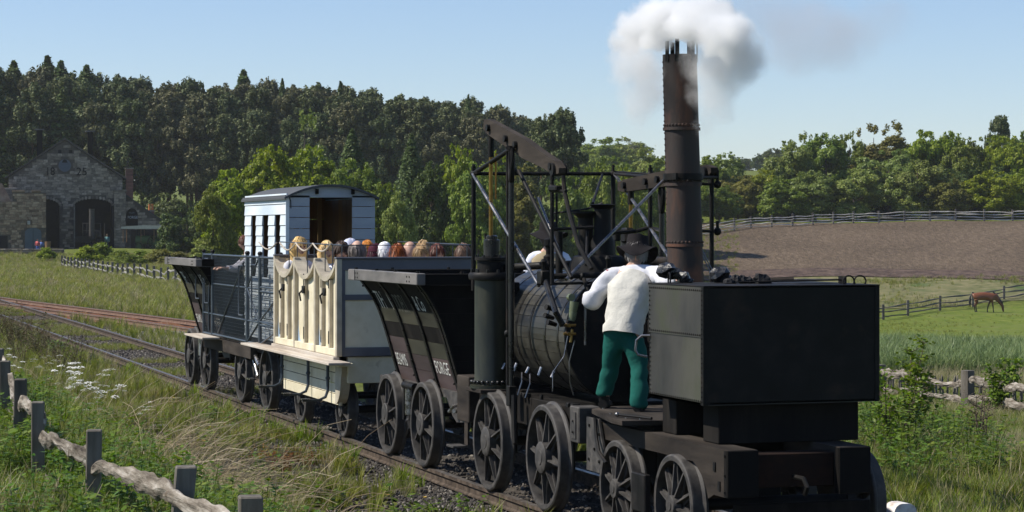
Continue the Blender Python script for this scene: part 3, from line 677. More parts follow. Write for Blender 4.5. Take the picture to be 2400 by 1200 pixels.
rodp('frame_post', (XN, 22.635, 3.30), (XN, 22.635, 2.0), .026); rodp('frame_post', (XF, 22.60, 3.27), (XF, 22.60, 2.0), .026)
rodp('frame_post', (XN, 20.144, 3.16), (XN, 20.144, 2.12), .020); rodp('frame_post', (XF, 21.533, 3.27), (XF, 21.533, 2.0), .024)
rodp('frame_post', (XF, 19.951, 3.17), (XF, 19.951, 2.1), .022); rodpath('frame_post', [(XN, 19.83, 3.14), (XN, 19.80, 3.0), (XN, 19.66, 2.79), (XN, 19.42, 2.5), (XN+.05, 19.21, 2.28)], .022)
rodp('cross_rail', (XN-.03, 22.635, 3.225), (XF+.05, 22.60, 3.235), .020)
rodpath('top_rail', [(XF, 22.6, 3.235), (XF, 21.1, 3.155)], .018); rodpath('top_rail', [(XF+.04, 22.66, 3.26), (XF+.04, 21.1, 3.185)], .010)
rodp('cross_rail', (XN, 20.144, 2.64), (XN+.4, 20.10, 2.66), .016); rodp('cross_rail', (XN, 20.144, 3.0), (XN, 19.75, 2.995), .016)
rodp('cross_rail', (8.3, 19.95, 3.08), (8.66, 19.95, 3.07), .016); rodp('cross_rail', (8.3, 19.95, 2.63), (8.66, 19.95, 2.62), .016)
rodp('strut', (XN, 22.6, 3.23), (XN, 21.28, 3.46), .025)
rodp('tie_bar', (XN-.02, 22.6, 3.22), (XN-.02, 20.466, 2.10), .017, 'rod')
rodp('tie_bar', (XN+.02, 21.2, 3.22), (XN+.02, 19.656, 2.19), .019)
rodp('tie_bar', (XN+.12, 20.9, 2.95), (XN+.12, 20.0, 2.2), .012, 'rod')
rodp('tie_bar', (XF, 21.1, 3.16), (7.12, 19.95, 2.17), .016, 'rod')
rodpath('tie_bar', [(XF, 22.56, 3.23), (XF, 21.95, 2.9), (XF, 21.03, 2.36)], .017, 'rod')
rodp('tie_bar', (XF-.1, 22.65, 3.24), (7.85, 21.2, 2.90), .015); rodp('tie_bar', (7.7, 20.95, 2.62), (7.45, 20.3, 2.3), .014)
rodpath('boiler_bracket', [(7.02, 20.25, 2.15), (7.02, 19.95, 1.86), (7.10, 19.98, 1.74)], .03, 'iron_gloss')
rodpath('boiler_bracket', [(7.36, 20.12, 2.17), (7.36, 19.98, 2.02)], .02)
rodp('weigh_shaft', (6.98, 20.29, 2.19), (7.62, 20.10, 2.21), .028); rodp('weigh_shaft', (6.95, 20.30, 2.12), (7.62, 20.08, 2.135), .013)
mb = MB()
for (x, y, z, s) in ((7.02, 20.30, 2.18, .07), (7.36, 20.16, 2.19, .035), (7.60, 20.10, 2.22, .05), (7.05, 20.33, 2.29, .03)): mb.box(x-s*.7, x+s*.7, y-s, y+s, z-s, z+s, .012)
for (x, y, z) in ((7.6, 20.1, 2.36), (7.02, 20.3, 2.33), (7.08, 20.36, 2.31)): mb.path([(x, y, z-.12), (x, y, z-.03), (x, y, z), (x, y, z+.03)], [.03, .022, .036, .02], 8)
for (y, z) in ((20.2, 1.80), (20.12, 1.74), (20.16, 1.88)): mb.path([(7.08, y, z), (6.98, y-.04, z+.03)], [.02, .026], 8)
mb.build('shaft_bearing', M['iron'], T)
mb = MB()
for (x, y, z) in ((XN, 22.635, 3.225), (XF, 22.6, 3.235), (XF, 21.533, 3.2), (XN, 20.144, 3.03), (8.66, 19.95, 3.07), (8.66, 19.95, 2.62), (XN, 21.49, 2.62), (XN, 21.3, 3.22), (XN, 21.49, 1.6)):
    mb.ball((x, y, z), .04, 8); bolt(mb, (x, y, z), (0, 0, 1), .016, .10)
tag(mb.build('rod_joint', M['iron'], T), kind='stuff')
rodp('beam_end_yoke', (XN-.06, 20.0, 3.20), (XN+.08, 20.0, 3.20), .06, n=14); rodp('beam_end_yoke', (XF-.07, 20.02, 3.18), (XF+.08, 20.02, 3.18), .06, n=14)
MB().box(XN-.05, XN+.06, 19.9, 20.12, 3.0, 3.05, .01).build('yoke_plate', M['iron'], T)
# steam pipes, dome, safety valves
rodpath('steam_pipe', [(7.10, 22.2, 2.20), (7.12, 22.05, 2.245), (7.45, 21.6, 2.275), (7.75, 21.2, 2.30)], .038, n=12)
rodpath('exhaust_pipe', [(7.95, 21.1, 2.33), (8.2, 20.5, 2.335), (8.15, 19.6, 2.335)], .042, n=12)
MB().lathe([(.30, 2.05), (.29, 2.30), (.26, 2.37), (.24, 2.38), (.10, 2.39)], (7.82, 20.95, 0), 'z', 28).build('dome', M['iron'], T)
MB().lathe([(.12, 2.38), (.12, 2.52), (.10, 2.56), (.085, 2.59), (.083, 2.84), (.12, 2.875), (.135, 2.885), (.10, 2.89), (.06, 2.86)], (7.86, 20.95, 0), 'z', 24).build('safety_valve_column', M['iron'], T)
MB().lathe([(.075, 2.38), (.075, 2.75), (.13, 2.80), (.13, 2.82), (.06, 2.80)], (7.72, 21.05, 0), 'z', 20).build('safety_valve_column', M['iron'], T)
rodpath('safety_valve_lever', [(7.5, 21.4, 2.80), (7.72, 21.05, 2.84), (7.86, 20.95, 2.90)], .010)
mb = MB()
for (x, y, z) in ((8.15, 21.6, 2.35), (7.42, 21.3, 2.32)): mb.lathe([(.04, z-.1), (.04, z), (.055, z+.01), (.055, z+.05), (.03, z+.07), (.03, z+.14), (.05, z+.16), (.05, z+.22), (.0, z+.24)], (x, y, 0), 'z', 12)
mb.build('oil_cup', M['iron'], T)
rodpath('valve_lever', [(8.15, 21.6, 2.60), (8.5, 21.7, 2.62), (8.62, 21.6, 2.66), (8.62, 21.3, 2.63)], .02)
mb = MB(); mb.box(8.45, 8.55, 21.85, 22.0, 2.5, 2.66, .02); mb.box(8.3, 8.36, 21.75, 21.85, 2.52, 2.64, .01); mb.build('tappet_block', M['iron'], T)
rodp('stay_rod', (7.52, 21.35, 2.2), (7.52, 21.35, 3.0), .012); rodp('lubricator_post', (7.46, 21.1, 2.15), (7.46, 21.1, 2.62), .035)
# chimney: riveted rings, slight lean to the far end
cx, cy = 8.15, 19.5
def chy(z): return cy+.16*(z-1.5)/2.8*.5
def ring(z0, z1, r0, r1, name='chimney_barrel', mat='rust', cap=False):
    mb = MB(); n = 40; vs = []
    for z, r in ((z0, r0), (lerp(z0, z1, .5), (r0+r1)/2), (z1, r1)):
        for k in range(n):
            t = 2*math.pi*k/n; vs.append((cx-.017*(z-2.2)+r*math.cos(t), chy(z)+r*math.sin(t), z))
    for z, r in ((z1, r1-.012), (z0, r0-.012)):
        for k in range(n):
            t = 2*math.pi*k/n; vs.append((cx-.017*(z-2.2)+r*math.cos(t), chy(z)+r*math.sin(t), z))
    fs = [(i*n+k, i*n+(k+1) % n, (i+1)*n+(k+1) % n, (i+1)*n+k) for i in range(4) for k in range(n)]
    mb.add(vs, fs, 0, True); return mb.build(name, M[mat], T)
segs = [(1.15, 2.51, .176, .166), (2.505, 3.08, .169, .162), (3.075, 3.60, .165, .160), (3.595, 4.27, .162, .160)]
for s in segs: ring(*s)
mb = MB()
for z, r in ((2.51, .167), (3.08, .163), (3.60, .161)):
    for k in range(30):
        t = 2*math.pi*k/30; c = Vector((cx-.017*(z-2.2)+r*math.cos(t), chy(z)+r*math.sin(t), z+.012)); mb.ball(c, .0125, 6)
for z in np.linspace(2.6, 4.2, 30):
    mb.ball((cx-.017*(z-2.2)-.163, chy(z)+.02, z), .009, 6)
tag(mb.build('chimney_rivet', M['rust'], T), kind='stuff')
for z in (2.50, 3.065, 3.585): ring(z-.022, z+.005, .176, .175, 'chimney_band', 'rust')
mb = MB(); mb.lathe([(.172, 3.10), (.186, 3.10), (.186, 3.16), (.172, 3.16)], (cx-.015, chy(3.1), 0), 'z', 40); mb.box(cx-.17, cx-.15, chy(3.1)-.2, chy(3.1)-.1, 3.10, 3.16); mb.build('chimney_clamp', M['iron'], T)
rodp('clamp_stay', (cx+.1, chy(3.1), 3.12), (XF+.05, 19.95, 3.14), .015)
for k, t in enumerate((-2.75, -2.1, -1.1, -.45, .6, 1.6)):
    zt = 4.39; c = Vector((cx-.035, chy(4.3), 0)); d = Vector((math.cos(t), math.sin(t), 0))
    a = d.cross(Vector((0, 0, 1)))
    mb = MB(); Mx = Matrix(((a.x, d.x, 0, c.x), (a.y, d.y, 0, c.y), (0, 0, 1, 0), (0, 0, 0, 1)))
    mb.box(-.02, .02, .158, .168, 4.2, zt+.02*k % .03, 0, 0, Mx); mb.build('chimney_prong', M['iron'], T)
mb = MB()
for k in range(2): mb.tube((cx+.15+.02*k, chy(2.5), 2.45), (cx+.26+.03*k, chy(2.2)-.02, 2.2), .006, n=6)
mb.build('chimney_guy', M['rod'], T)
MB().box(7.9, 8.45, 19.3, 20.05, 1.1, 1.8, .02).build('smokebox', M['iron'], T)
mb = MB()
for p0, p1 in (((7.02, 21.1, 1.0), (7.12, 21.25, 1.22)), ((7.02, 20.85, 1.0), (7.12, 21.0, 1.22))): mb.path([p0, ((p0[0]+p1[0])/2, p0[1], p1[2]-.08), p1], .008, 6)
mb.build('drain_cock_pipe', M['rod'], T)
mb = MB()
for k in range(6): mb.tube((7.13+.01*k, 22.2-k*.35, 1.30-.02*(k % 2)), (7.10+.01*k, 22.2-k*.35, 1.22), .016, n=8)
mb.build('mudhole_plug', M['steel'], T)
# ------------------------------------------------------------------ chaldron wagons
M['plum'] = surf('plum_brown_planks', [(.035, .022, .021), (.055, .036, .034), (.075, .05, .045)], .7, 0, 4, stretch=(1, .2, 1), bump=.4, bscale=20, bdist=.005, objvar=.2)
M['olive'] = surf('olive_black_planks', [(.018, .017, .010), (.035, .033, .018), (.055, .05, .026)], .7, 0, 4, stretch=(1, .2, 1), bump=.4, bscale=20, bdist=.005, objvar=.25)
M['lettering'] = surf('faded_white_lettering', [(.35, .35, .31), (.62, .62, .57), (.72, .72, .68)], .7, 0, 9, bump=.1)
M['fadelettering'] = surf('washed_out_lettering', [(.03, .03, .02), (.08, .08, .06), (.16, .16, .13)], .7, 0, 9, bump=.1)
M['rimgrey'] = surf('lit_grey_rim', [(.07, .065, .06), (.13, .12, .11), (.19, .175, .165)], .7, 0, 4, stretch=(1, .3, 1), bump=.4, bscale=20, bdist=.004, objvar=.1)  # lighter grey: sunlight on the near rim put into the colour
PROF = [(.87, 7.145), (1.13, 7.065), (1.41, 6.985), (1.68, 6.895), (1.88, 6.795), (2.04, 6.67)]
PS = np.cumsum([0]+[math.hypot(PROF[i+1][0]-PROF[i][0], PROF[i+1][1]-PROF[i][1]) for i in range(5)])
def prof_at(s):
    return float(np.interp(s, PS, [p[1] for p in PROF])), float(np.interp(s, PS, [p[0] for p in PROF]))
def text_mesh(txt, size, w=1.0):
    cu = bpy.data.curves.new('lettering', 'FONT'); cu.body = txt; cu.size = size; cu.resolution_u = 3
    o = bpy.data.objects.new('lettering', cu); COL.objects.link(o); bpy.context.view_layer.update()
    me = bpy.data.meshes.new_from_object(o.evaluated_get(bpy.context.evaluated_depsgraph_get()))
    V = [tuple(v.co) for v in me.vertices]; F = [tuple(p.vertices) for p in me.polygons]
    bpy.data.objects.remove(o); bpy.data.meshes.remove(me)
    return [(x*w, y, z) for x, y, z in V], F
def chaldron(yo, label, x_sh=0):
    T = thing('chaldron_wagon', label, 'coal wagon', (7.8, 24.6+yo, 0))
    PY = (23.42+yo, 24.20+yo, 25.02+yo, 25.82+yo)
    rows = 7; S = PS[-1]
    for r in range(rows):
        for b in range(3):
            s0, s1 = S*(r+.012)/rows, S*(r+.988)/rows
            mat = [M['plum'], M['plum'], M['olive'], M['blackwood'], M['olive'], M['blackwood'], M['blackwood']][r] if b != 1 or r > 1 else M['plum']
            if b == 2 and r in (2, 3): mat = M['plum'] if r == 2 else M['blackwood']
            for side in (1, -1):
                xs = []
                for s in (s0, (s0+s1)/2, s1):
                    x, z = prof_at(s); xs.append((x, z))
                vs = []
                for y in (PY[b]+.002, PY[b+1]-.002):
                    for (x, z) in xs:
                        for d in (0, .035):
                            X = x+d; X = X if side > 0 else 15.56-X; vs.append((X, y, z))
                mb = MB(); mb.add(vs, [(0, 2, 8, 6), (2, 4, 10, 8), (1, 7, 9, 3), (3, 9, 11, 5), (0, 6, 7, 1), (4, 5, 11, 10), (0, 1, 3, 2), (2, 3, 5, 4), (6, 8, 9, 7), (8, 10, 11, 9)])
                mb.build('side_plank', mat, T)
    for y in PY+((23.30+yo),):
        for side in (1, -1):
            mb = MB(); vs = []
            for s in np.linspace(0, S, 11):
                x, z = prof_at(s); x -= .001
                for X in (x-.022, x): 
                    for Y in (y-.035, y+.035): vs.append((X if side > 0 else 15.56-X, Y, z))
            fs = []
            for i in range(10):
                b = i*4; fs += [(b, b+1, b+5, b+4), (b+2, b+6, b+7, b+3), (b, b+4, b+6, b+2), (b+1, b+3, b+7, b+5)]
            mb.add(vs, fs+[(0, 2, 3, 1), (40, 41, 43, 42)]); rb = mb.build('iron_rib', M['iron'], T)
            if side > 0:
                mb = MB()
                for s in np.linspace(.1, S-.08, 7):
                    x, z = prof_at(s); mb.ball((x-.028, y+.05*(1 if int(s*10) % 2 else -1), z), .013, 6)
                tag(mb.build('rib_rivet', M['iron'], T), kind='stuff')
    # ends: flat boards following the flare
    for y in (23.36+yo, 25.86+yo):
        for r in range(rows):
            s0, s1 = S*r/rows+.004, S*(r+1)/rows-.004; (xa, za), (xb, zb) = prof_at(s0), prof_at(s1)
            MB().add([(xa, y, za), (15.56-xa, y, za), (15.56-xb, y, zb), (xb, y, zb), (xa, y+.04, za), (15.56-xa, y+.04, za), (15.56-xb, y+.04, zb), (xb, y+.04, zb)],
                     [(0, 1, 2, 3), (7, 6, 5, 4), (0, 4, 5, 1), (1, 5, 6, 2), (2, 6, 7, 3), (3, 7, 4, 0)]).build('end_plank', M['blackwood'], T)
    MB().box(7.15, 8.41, 23.4+yo, 25.85+yo, .88, .92).build('floor', M['blackwood'], T)
    # rim timbers
    for xa in (6.58, 8.88):
        MB().box(xa, xa+.10, 23.17+yo, 26.12+yo, 2.045, 2.172, .008).build('side_rim', M['rimgrey'] if xa < 7 else M['blackwood'], T)  # near rim painted lighter as if lit, far rim left black
    for y in (23.17, 26.0):
        MB().box(6.682, 8.878, y+yo, y+.1+yo, 2.05, 2.166, .008).build('end_rim', M['darkpaint'], T)  # end rims in a darker tone, their shade put into the colour
    mb = MB()
    for yy in (23.3, 24.2, 25.0, 25.95): bolt(mb, (6.63, yy+yo, 2.172), (0, 0, 1), .022, .02)
    for xx in (7.1, 7.8, 8.5): bolt(mb, (xx, 26.05+yo, 2.166), (0, 0, 1), .022, .022); bolt(mb, (xx, 23.22+yo, 2.166), (0, 0, 1), .022, .022)
    for yy in (23.45, 23.55, 25.7, 25.8, 25.95): 
        for zz in (2.08, 2.13): bolt(mb, (6.582, yy+yo, zz), (-1, 0, 0), .011, .008)
    tag(mb.build('rim_bolt', M['iron'], T), kind='stuff')
    MB().box(6.572, 6.5795, 25.82+yo, 26.11+yo, 2.05, 2.168).build('corner_plate', M['rimgrey'], T)
    # chassis
    for xa in (7.08, 8.36):
        mb = MB(); mb.prism([(22.78+yo, .88), (22.78+yo, .60), (23.35+yo, .56), (23.5+yo, .62), (23.72+yo, .80), (26.0+yo, .80), (26.3+yo, .62), (26.55+yo, .62), (26.55+yo, .88)], 'x', xa, xa+.14)
        mb.build('sole_bar', M['wheelgrey'], T)
        MB().box(xa-.03, xa+.17, 22.72+yo, 22.78+yo, .55, .98, .01).build('buffer_block', M['iron'], T)
        mb = MB()
        for yy in (22.95, 23.1, 23.25): mb.box(xa+.02, xa+.10, yy+yo, yy+.07+yo, .88, .925, .005)
        mb.build('beam_bolt', M['iron'], T)
    MB().box(7.22, 8.36, 22.8+yo, 22.95+yo, .62, .86, .01).build('headstock', M['blackwood'], T)
    MB().box(7.22, 8.36, 26.35+yo, 26.5+yo, .62, .86, .01).build('headstock', M['blackwood'], T)
    mb = MB(); mb.path([(7.08, 23.25+yo, .76), (7.0, 23.22+yo, .74), (6.98, 23.3+yo, .68)], .02, 8); mb.path([(7.08, 23.2+yo, .70), (6.98, 23.12+yo, .70)], .025, 8); mb.build('side_hook', M['steel'], T)
    MB().box(7.0, 7.05, 22.95+yo, 23.07+yo, .8, 1.03, .01).build('stake_pocket', M['iron'], T)
    for yy in (24.2, 25.7):
        for near in (True, False): wheel(T, 6.93 if near else 8.64, yy+yo, .472, near, 8, .13, ph=yy*1.7)
        axle(T, yy+yo, .472)
    MB().path([(7.0, 24.93+yo, .52), (7.0, 24.93+yo, .82)], .055, 14).build('brake_cylinder', M['steel'], T)
    mb = MB(); mb.tube((7.0, 24.7+yo, .85), (7.0, 25.15+yo, .85), .045); mb.tube((6.98, 24.75+yo, .86), (6.98, 24.72+yo, .45), .018); mb.box(6.97, 7.04, 25.08+yo, 25.14+yo, .45, .86, .005)
    mb.path([(6.98, 24.9+yo, .50), (6.97, 24.8+yo, .38), (6.97, 24.92+yo, .28)], .03, 8); mb.ball((6.98, 24.88+yo, .45), .05, 8); mb.build('brake_rigging', M['iron'], T)
    # lettering, bent to the flared side
    def letter(txt, size, w, y_left, s_base, mat):
        V, F = text_mesh(txt, size, w); vs = []
        for u, v, _ in V:
            x, z = prof_at(s_base+v); vs.append((x-.0045, y_left-u, z))
        MB().add(vs, F).build('lettering', mat, T, fix=False)
    rowh = S/rows
    letter('TH', .33, .72, PY[3]-.12, S-2.05*rowh, M['lettering']); letter('LI', .33, .72, PY[2]+.14, S-2.1*rowh, M['lettering']); letter('DDELL', .33, .5, PY[2]-.08, S-2.2*rowh, M['fadelettering'])
    letter('& Co', .27, .62, PY[1]-.10, S-1.95*rowh, M['lettering'])
    letter('BEAMIS', .21, .66, PY[3]-.09, 1.08*rowh, M['lettering']); letter('FORGE', .21, .82, PY[1]-.08, 1.02*rowh, M['lettering'])
    return T
chaldron(0, 'black flared coal wagon with white lettering right behind the locomotive')
chaldron(13.0, 'dark flared coal wagon at the far left end of the train beside the mesh gates')
# ------------------------------------------------------------------ open carriage
T = thing('open_carriage', 'open cream passenger carriage with scalloped side panels full of people', 'railway carriage', (7.65, 29.2, 0))
X0, XR, Y0, Y1, ZB, ZT = 6.75, 8.53, 27.38, 31.0, 1.06, 2.275
bays = [31.0, 29.76, 28.56, 27.40]
def dip(t): return .235*(math.sin(math.pi*t))**.75
for i in range(3):
    ya_, yb_ = bays[i], bays[i+1]; L = ya_-yb_
    n = 16; pts = [(ya_-L*k/n, ZT-.055-dip(k/n)) for k in range(n+1)]
    for side, xx in ((0, X0+.045), (1, XR-.06)):
        MB().prism([(yb_, ZB+.02), (ya_, ZB+.02)]+pts, 'x', xx, xx+.015).build('door_panel', M['cream'], T)
        # blue corners at the foot of each panel
        if side == 0:
            c = [(0, 0)]+[(.34*(1-math.sin(t)), .40*(1-math.cos(t))) for t in np.linspace(0, math.pi/2, 8)]
            for s_ in (1, -1):
                yy = ya_-.03 if s_ > 0 else yb_+.03
                MB().prism([(yy-s_*(p[0]*.55), ZB+.09+p[1]) for p in c], 'x', X0+.040, X0+.0447).build('corner_spandrel', M['paleblue'], T)
    # curved top rail
    mb = MB(); vs = []
    for k in range(n+1):
        z = ZT-dip(k/n); y = ya_-L*k/n
        vs += [(X0-.015, y, z), (X0+.15, y, z-.0), (X0+.15, y, z-.055), (X0-.015, y, z-.055)]
    fs = []
    for k in range(n):
        b = k*4; fs += [(b+q, b+(q+1) % 4, b+4+(q+1) % 4, b+4+q) for q in range(4)]
    mb.add(vs, fs+[(0, 1, 2, 3), (4*n+3, 4*n+2, 4*n+1, 4*n)]).build('scalloped_rail', M['tanframe'], T)
    stiles = [.30, .66] if i != 1 else [.48]
    for f in stiles:
        y = ya_-L*f; MB().box(X0-.004, X0+.044, y-.035, y+.035, ZB+.06, ZT-.05-dip(f)-.005, .004).build('door_stile', M['tanframe'], T)
        for zz in (1.2, 1.9):
            MB().box(X0-.012, X0-.0045, y-.012, y+.012, zz, zz+.16).build('hinge', M['iron'], T)
    mb = MB(); y = ya_-L*.5; mb.box(X0-.03, X0-.004, y-.05, y+.06, 1.80, 1.90, .006); mb.path([(X0-.02, y+.05, 1.84), (X0-.05, y+.09, 1.80), (X0-.04, y+.06, 1.70)], .012, 6)
    mb.build('door_latch', M['iron'], T)
for y in bays:
    MB().box(X0-.012, X0+.06, y-.04, y+.04, ZB, ZT-.002, .006).build('corner_post', M['tanframe'], T)
MB().box(X0-.006, X0+.05, Y0+.05, Y1-.05, ZB-.0, ZB+.09, .005).build('bottom_rail', M['cream'], T)
MB().box(X0-.05, X0+.03, Y0, Y1, ZB-.045, ZB-.003, .006).build('moulding', M['stepwood'], T)
MB().box(XR-.045, XR, Y0, Y1, ZB, 2.05).build('far_side', M['cream'], T)
# ends: blue-grey framing round cream panels
def c_end(ye, s):
    yf = lambda a, b: (min(ye+s*a, ye+s*b), max(ye+s*a, ye+s*b))
    MB().box(X0+.05, XR-.01, *yf(.02, .04), ZB+.01, ZT-.03).build('end_panel', M['cream'], T)
    for (a, b, c, d) in ((X0+.0, XR, 2.13, ZT), (X0+.1, XR-.1, 1.76, 1.83), (X0+.1, XR-.1, ZB, 1.17)):
        MB().box(a, b, *yf(0, .02), c, d, .004).build('end_rail', M['bluegrey'], T)
    for (a, b) in ((X0+.0, X0+.105), (7.58, 7.70), (XR-.1, XR)):
        MB().box(a, b, *yf(.001, .021), ZB, 2.129, .003).build('end_stile', M['bluegrey'], T)
    MB().box(X0-.02, XR+.02, *yf(-.03, .08), ZT+.0, ZT+.022, .004).build('end_capping', M['bluegrey'], T)
c_end(Y0, 1); c_end(Y1, -1)
MB().box(X0+.02, XR-.02, Y0+.03, Y1-.03, ZB+.0, ZB+.04).build('floor', M['brownwood'], T)
for (a, b) in ((X0+.15, X0+.5), (XR-.55, XR-.12)): MB().box(a, b, Y0+.1, Y1-.1, 1.38, 1.42).build('bench', M['brownwood'], T)
# running step, lower boards, irons
MB().box(6.50, 6.78, 26.80, 31.25, .985, 1.018, .005).build('step_board', M['stepwood'], T)
MB().box(X0-.02, X0+.16, 27.2, 31.2, .94, .984, .004).build('step_bearer', M['cream'], T)
for r in range(4):
    z = .42+r*.135; MB().box(6.875, 6.895, 27.80, 31.0, z+.002, z+.128, .002).build('skirt_board', M['cream'], T)
MB().box(6.86, 6.9, 27.70, 27.80, .42, .98, .01).build('skirt_post', M['cream'], T)
MB().box(6.9, 8.45, 27.42, 27.50, .72, 1.05, .006).build('headstock', M['cream'], T)
pts = [(27.80, .98), (27.46, .98), (27.46, .86)]+[(27.80-.34*math.cos(t)*.9, .86-.42*math.sin(t)) for t in np.linspace(.15, math.pi/2, 8)]
MB().prism(pts, 'x', 6.83, 6.95).build('axle_guard', M['tanframe'], T)
MB().box(6.95, 8.4, 27.55, 31.0, .88, 1.0).build('underframe', M['blackwood'], T)
for yy in (30.9, 29.3, 28.2):
    MB().path([(6.83, yy, .98), (6.83, yy, .58), (6.80, yy, .50), (6.72, yy, .465), (6.50, yy, .46)], [.022, .02, .02, .016, .016], 8).build('step_iron', M['cagesteel'], T)
    MB().box(6.48, 6.60, yy-.05, yy+.05, .472, .484).build('step_tread', M['steel'], T)
    MB().ball((6.83, yy, .74), .032, 8).build('iron_collar', M['cagesteel'], T)
for yy in (27.98, 30.35):
    for near in (True, False): wheel(T, 6.96 if near else 8.61, yy, .352, near, 8, .10, ph=yy)
    axle(T, yy, .352)
# hand rails, stanchions and the sagging rope
rodm = M['cagesteel']
MB().path([(6.82, Y1, 2.30), (6.82, Y1, 2.47), (6.82, Y0+.03, 2.445), (XR, Y0+.03, 2.445), (XR, Y1, 2.47), (XR, Y1, 2.3)], .009, 6).build('guard_rail', rodm, T)
for (x, y) in [(6.82, yy) for yy in (30.4, 29.9, 29.3, 28.9, 28.3, 27.9, 27.41)]+[(7.45, 27.41), (8.05, 27.41), (8.45, 27.41)]+[(XR, yy) for yy in (28.3, 29.3, 30.3)]:
    MB().tube((x, y, 2.0 if y > 27.45 else 2.29), (x, y, 2.445), .007, n=6).build('stanchion', rodm, T)
for (ya_, yb_) in ((32.3, 31.1), (30.9, 29.9), (29.9, 28.9), (28.9, 27.9)):
    MB().path([(6.80, lerp(ya_, yb_, t), 2.46-.10*math.sin(math.pi*t)) for t in np.linspace(0, 1, 9)], .011, 6).build('rope', M['stepwood'], T)
# ------------------------------------------------------------------ pale blue hut wagon
T = thing('hut_wagon', 'pale blue boarded hut wagon with curved grey roof and open doorway', 'railway van', (7.85, 33.7, 0))
hx0, hx1, hy0, hy1, hz0 = 7.2, 8.52, 32.25, 35.24, 1.0
slots = [(34.39, 34.75), (33.49, 33.92), (32.66, 33.04)]; sz0, sz1 = 1.95, 2.73
def roofz(x): return 3.305-.165*((x-7.86)/.66)**2
pitch = .157
nb = 14
for k in range(nb):
    z1_ = 3.17-k*pitch; z0_ = z1_-pitch+.008
    segs_ = [(hy0, hy1)]
    if z0_ < sz1-.02 and z1_ > sz0+.02: segs_ = [(34.75, hy1), (33.92, 34.39), (33.04, 33.49), (hy0, 32.66)]
    for (a, b) in segs_:
        MB().add([(hx0-.016, a, z0_), (hx0-.016, b, z0_), (hx0-.004, b, z1_), (hx0-.004, a, z1_), (hx0+.012, a, z0_), (hx0+.012, b, z0_), (hx0+.012, b, z1_), (hx0+.012, a, z1_)],
                 [(0, 1, 2, 3), (7, 6, 5, 4), (0, 4, 5, 1), (1, 5, 6, 2), (2, 6, 7, 3), (3, 7, 4, 0)]).build('side_board', M['hutside'], T)
MB().box(hx1-.03, hx1, hy0+.02, hy1-.02, hz0, 3.13).build('far_wall', M['hutend_shaded'], T)
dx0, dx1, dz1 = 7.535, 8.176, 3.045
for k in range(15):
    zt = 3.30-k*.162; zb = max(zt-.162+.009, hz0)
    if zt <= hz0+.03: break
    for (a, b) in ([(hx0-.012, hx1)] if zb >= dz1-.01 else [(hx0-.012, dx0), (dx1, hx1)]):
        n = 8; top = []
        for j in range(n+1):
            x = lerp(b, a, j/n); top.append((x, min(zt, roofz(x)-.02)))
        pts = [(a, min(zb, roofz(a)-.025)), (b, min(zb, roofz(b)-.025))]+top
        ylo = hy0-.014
        mb = MB(); mb.prism(pts, 'y', ylo, hy0+.008); mb.build('end_board', M['hutend_shaded'], T)
MB().box(hx0-.022, hx0+.03, hy0-.026, hy0+.0-.015, hz0, 3.13, .003).build('corner_strip', M['hutside'], T)
for (a, b, c, d) in ((dx0-.05, dx0, 1.2, dz1), (dx1, dx1+.05, 1.2, dz1)): MB().box(a+.002, b-.002, hy0-.0, hy0+.04, c, d).build('door_jamb', M['brownwood'], T)
n = 14; mb = MB(); vs = []
for j in range(n+1):
    x = lerp(hx0-.05, hx1+.05, j/n); z = roofz(x)
    for (y, dz) in ((hy0-.08, 0), (hy1+.08, 0), (hy1+.08, -.035), (hy0-.08, -.035)): vs.append((x, y, z+dz))
fs = []
for j in range(n):
    b = j*4; fs += [(b+q, b+(q+1) % 4, b+4+(q+1) % 4, b+4+q) for q in range(4)]
mb.add(vs, fs+[(0, 1, 2, 3), (4*n+3, 4*n+2, 4*n+1, 4*n)]).build('roof', M['felt'], T)
MB().box(hx0-.035, hx0-.018, hy0-.05, hy1+.06, 3.105, 3.145, .003).build('eaves_strip', M['felt'], T)
for xx in (7.62, 8.16): MB().box(xx, xx+.04, hy0-.07, hy0-.015, 3.16, 3.235).build('roof_bracket', M['darkpaint'], T)
MB().path([(hx0+.03, hy0-.03, 3.12), (hx0+.05, hy0-.04, 3.05), (hx0+.05, hy0-.05, 2.95)], .007, 6).build('hook', M['iron'], T)
PINE = surf('yellow_pine', [(.26, .16, .06), (.38, .25, .11)], .6, 0, 4, stretch=(1, 1, .1), bump=.1)
# inside: brown boards and studs; a far doorway half open
for (a, b) in ((7.22, 7.36), (7.36, 7.5), (7.5, 7.64), (7.64, 7.78)): MB().box(a+.002, b-.002, hy1-.05, hy1-.03, hz0, 3.15).build('inner_board', M['brownwood'], T)
for a in (7.80, 7.98, 8.12, 8.35): MB().box(a, a+.06, hy1-.12, hy1-.04, hz0, 3.15).build('inner_stud', PINE, T)
for (a, b) in ((7.87, 7.97), (8.05, 8.11)): MB().box(a, b, hy1-.10, hy1-.05, 2.72, 2.80).build('inner_noggin', plain('fresh_pine', (.32, .22, .10)), T)
for (a, b) in ((7.865, 7.975), (8.045, 8.115)): MB().box(a, b, hy1-.03, hy1-.01, hz0, 2.72).build('inner_panel', M['paleblue'], T)
MB().box(7.8, 8.5, hy1-.028, hy1-.02, 2.81, 3.15).build('inner_board', M['brownwood'], T)
MB().box(8.19, 8.5, hy1-.03, hy1-.01, hz0, 2.8).build('inner_board', M['brownwood'], T)
for k in range(6): MB().box(hx1-.05, hx1-.032, hy0+.1+k*.48, hy0+.56+k*.48, hz0, 3.1).build('inner_board', M['brownwood'], T)
MB().box(hx0+.02, hx1-.02, hy0+.02, hy1-.02, hz0-.03, hz0+.01).build('floor', M['brownwood'], T)
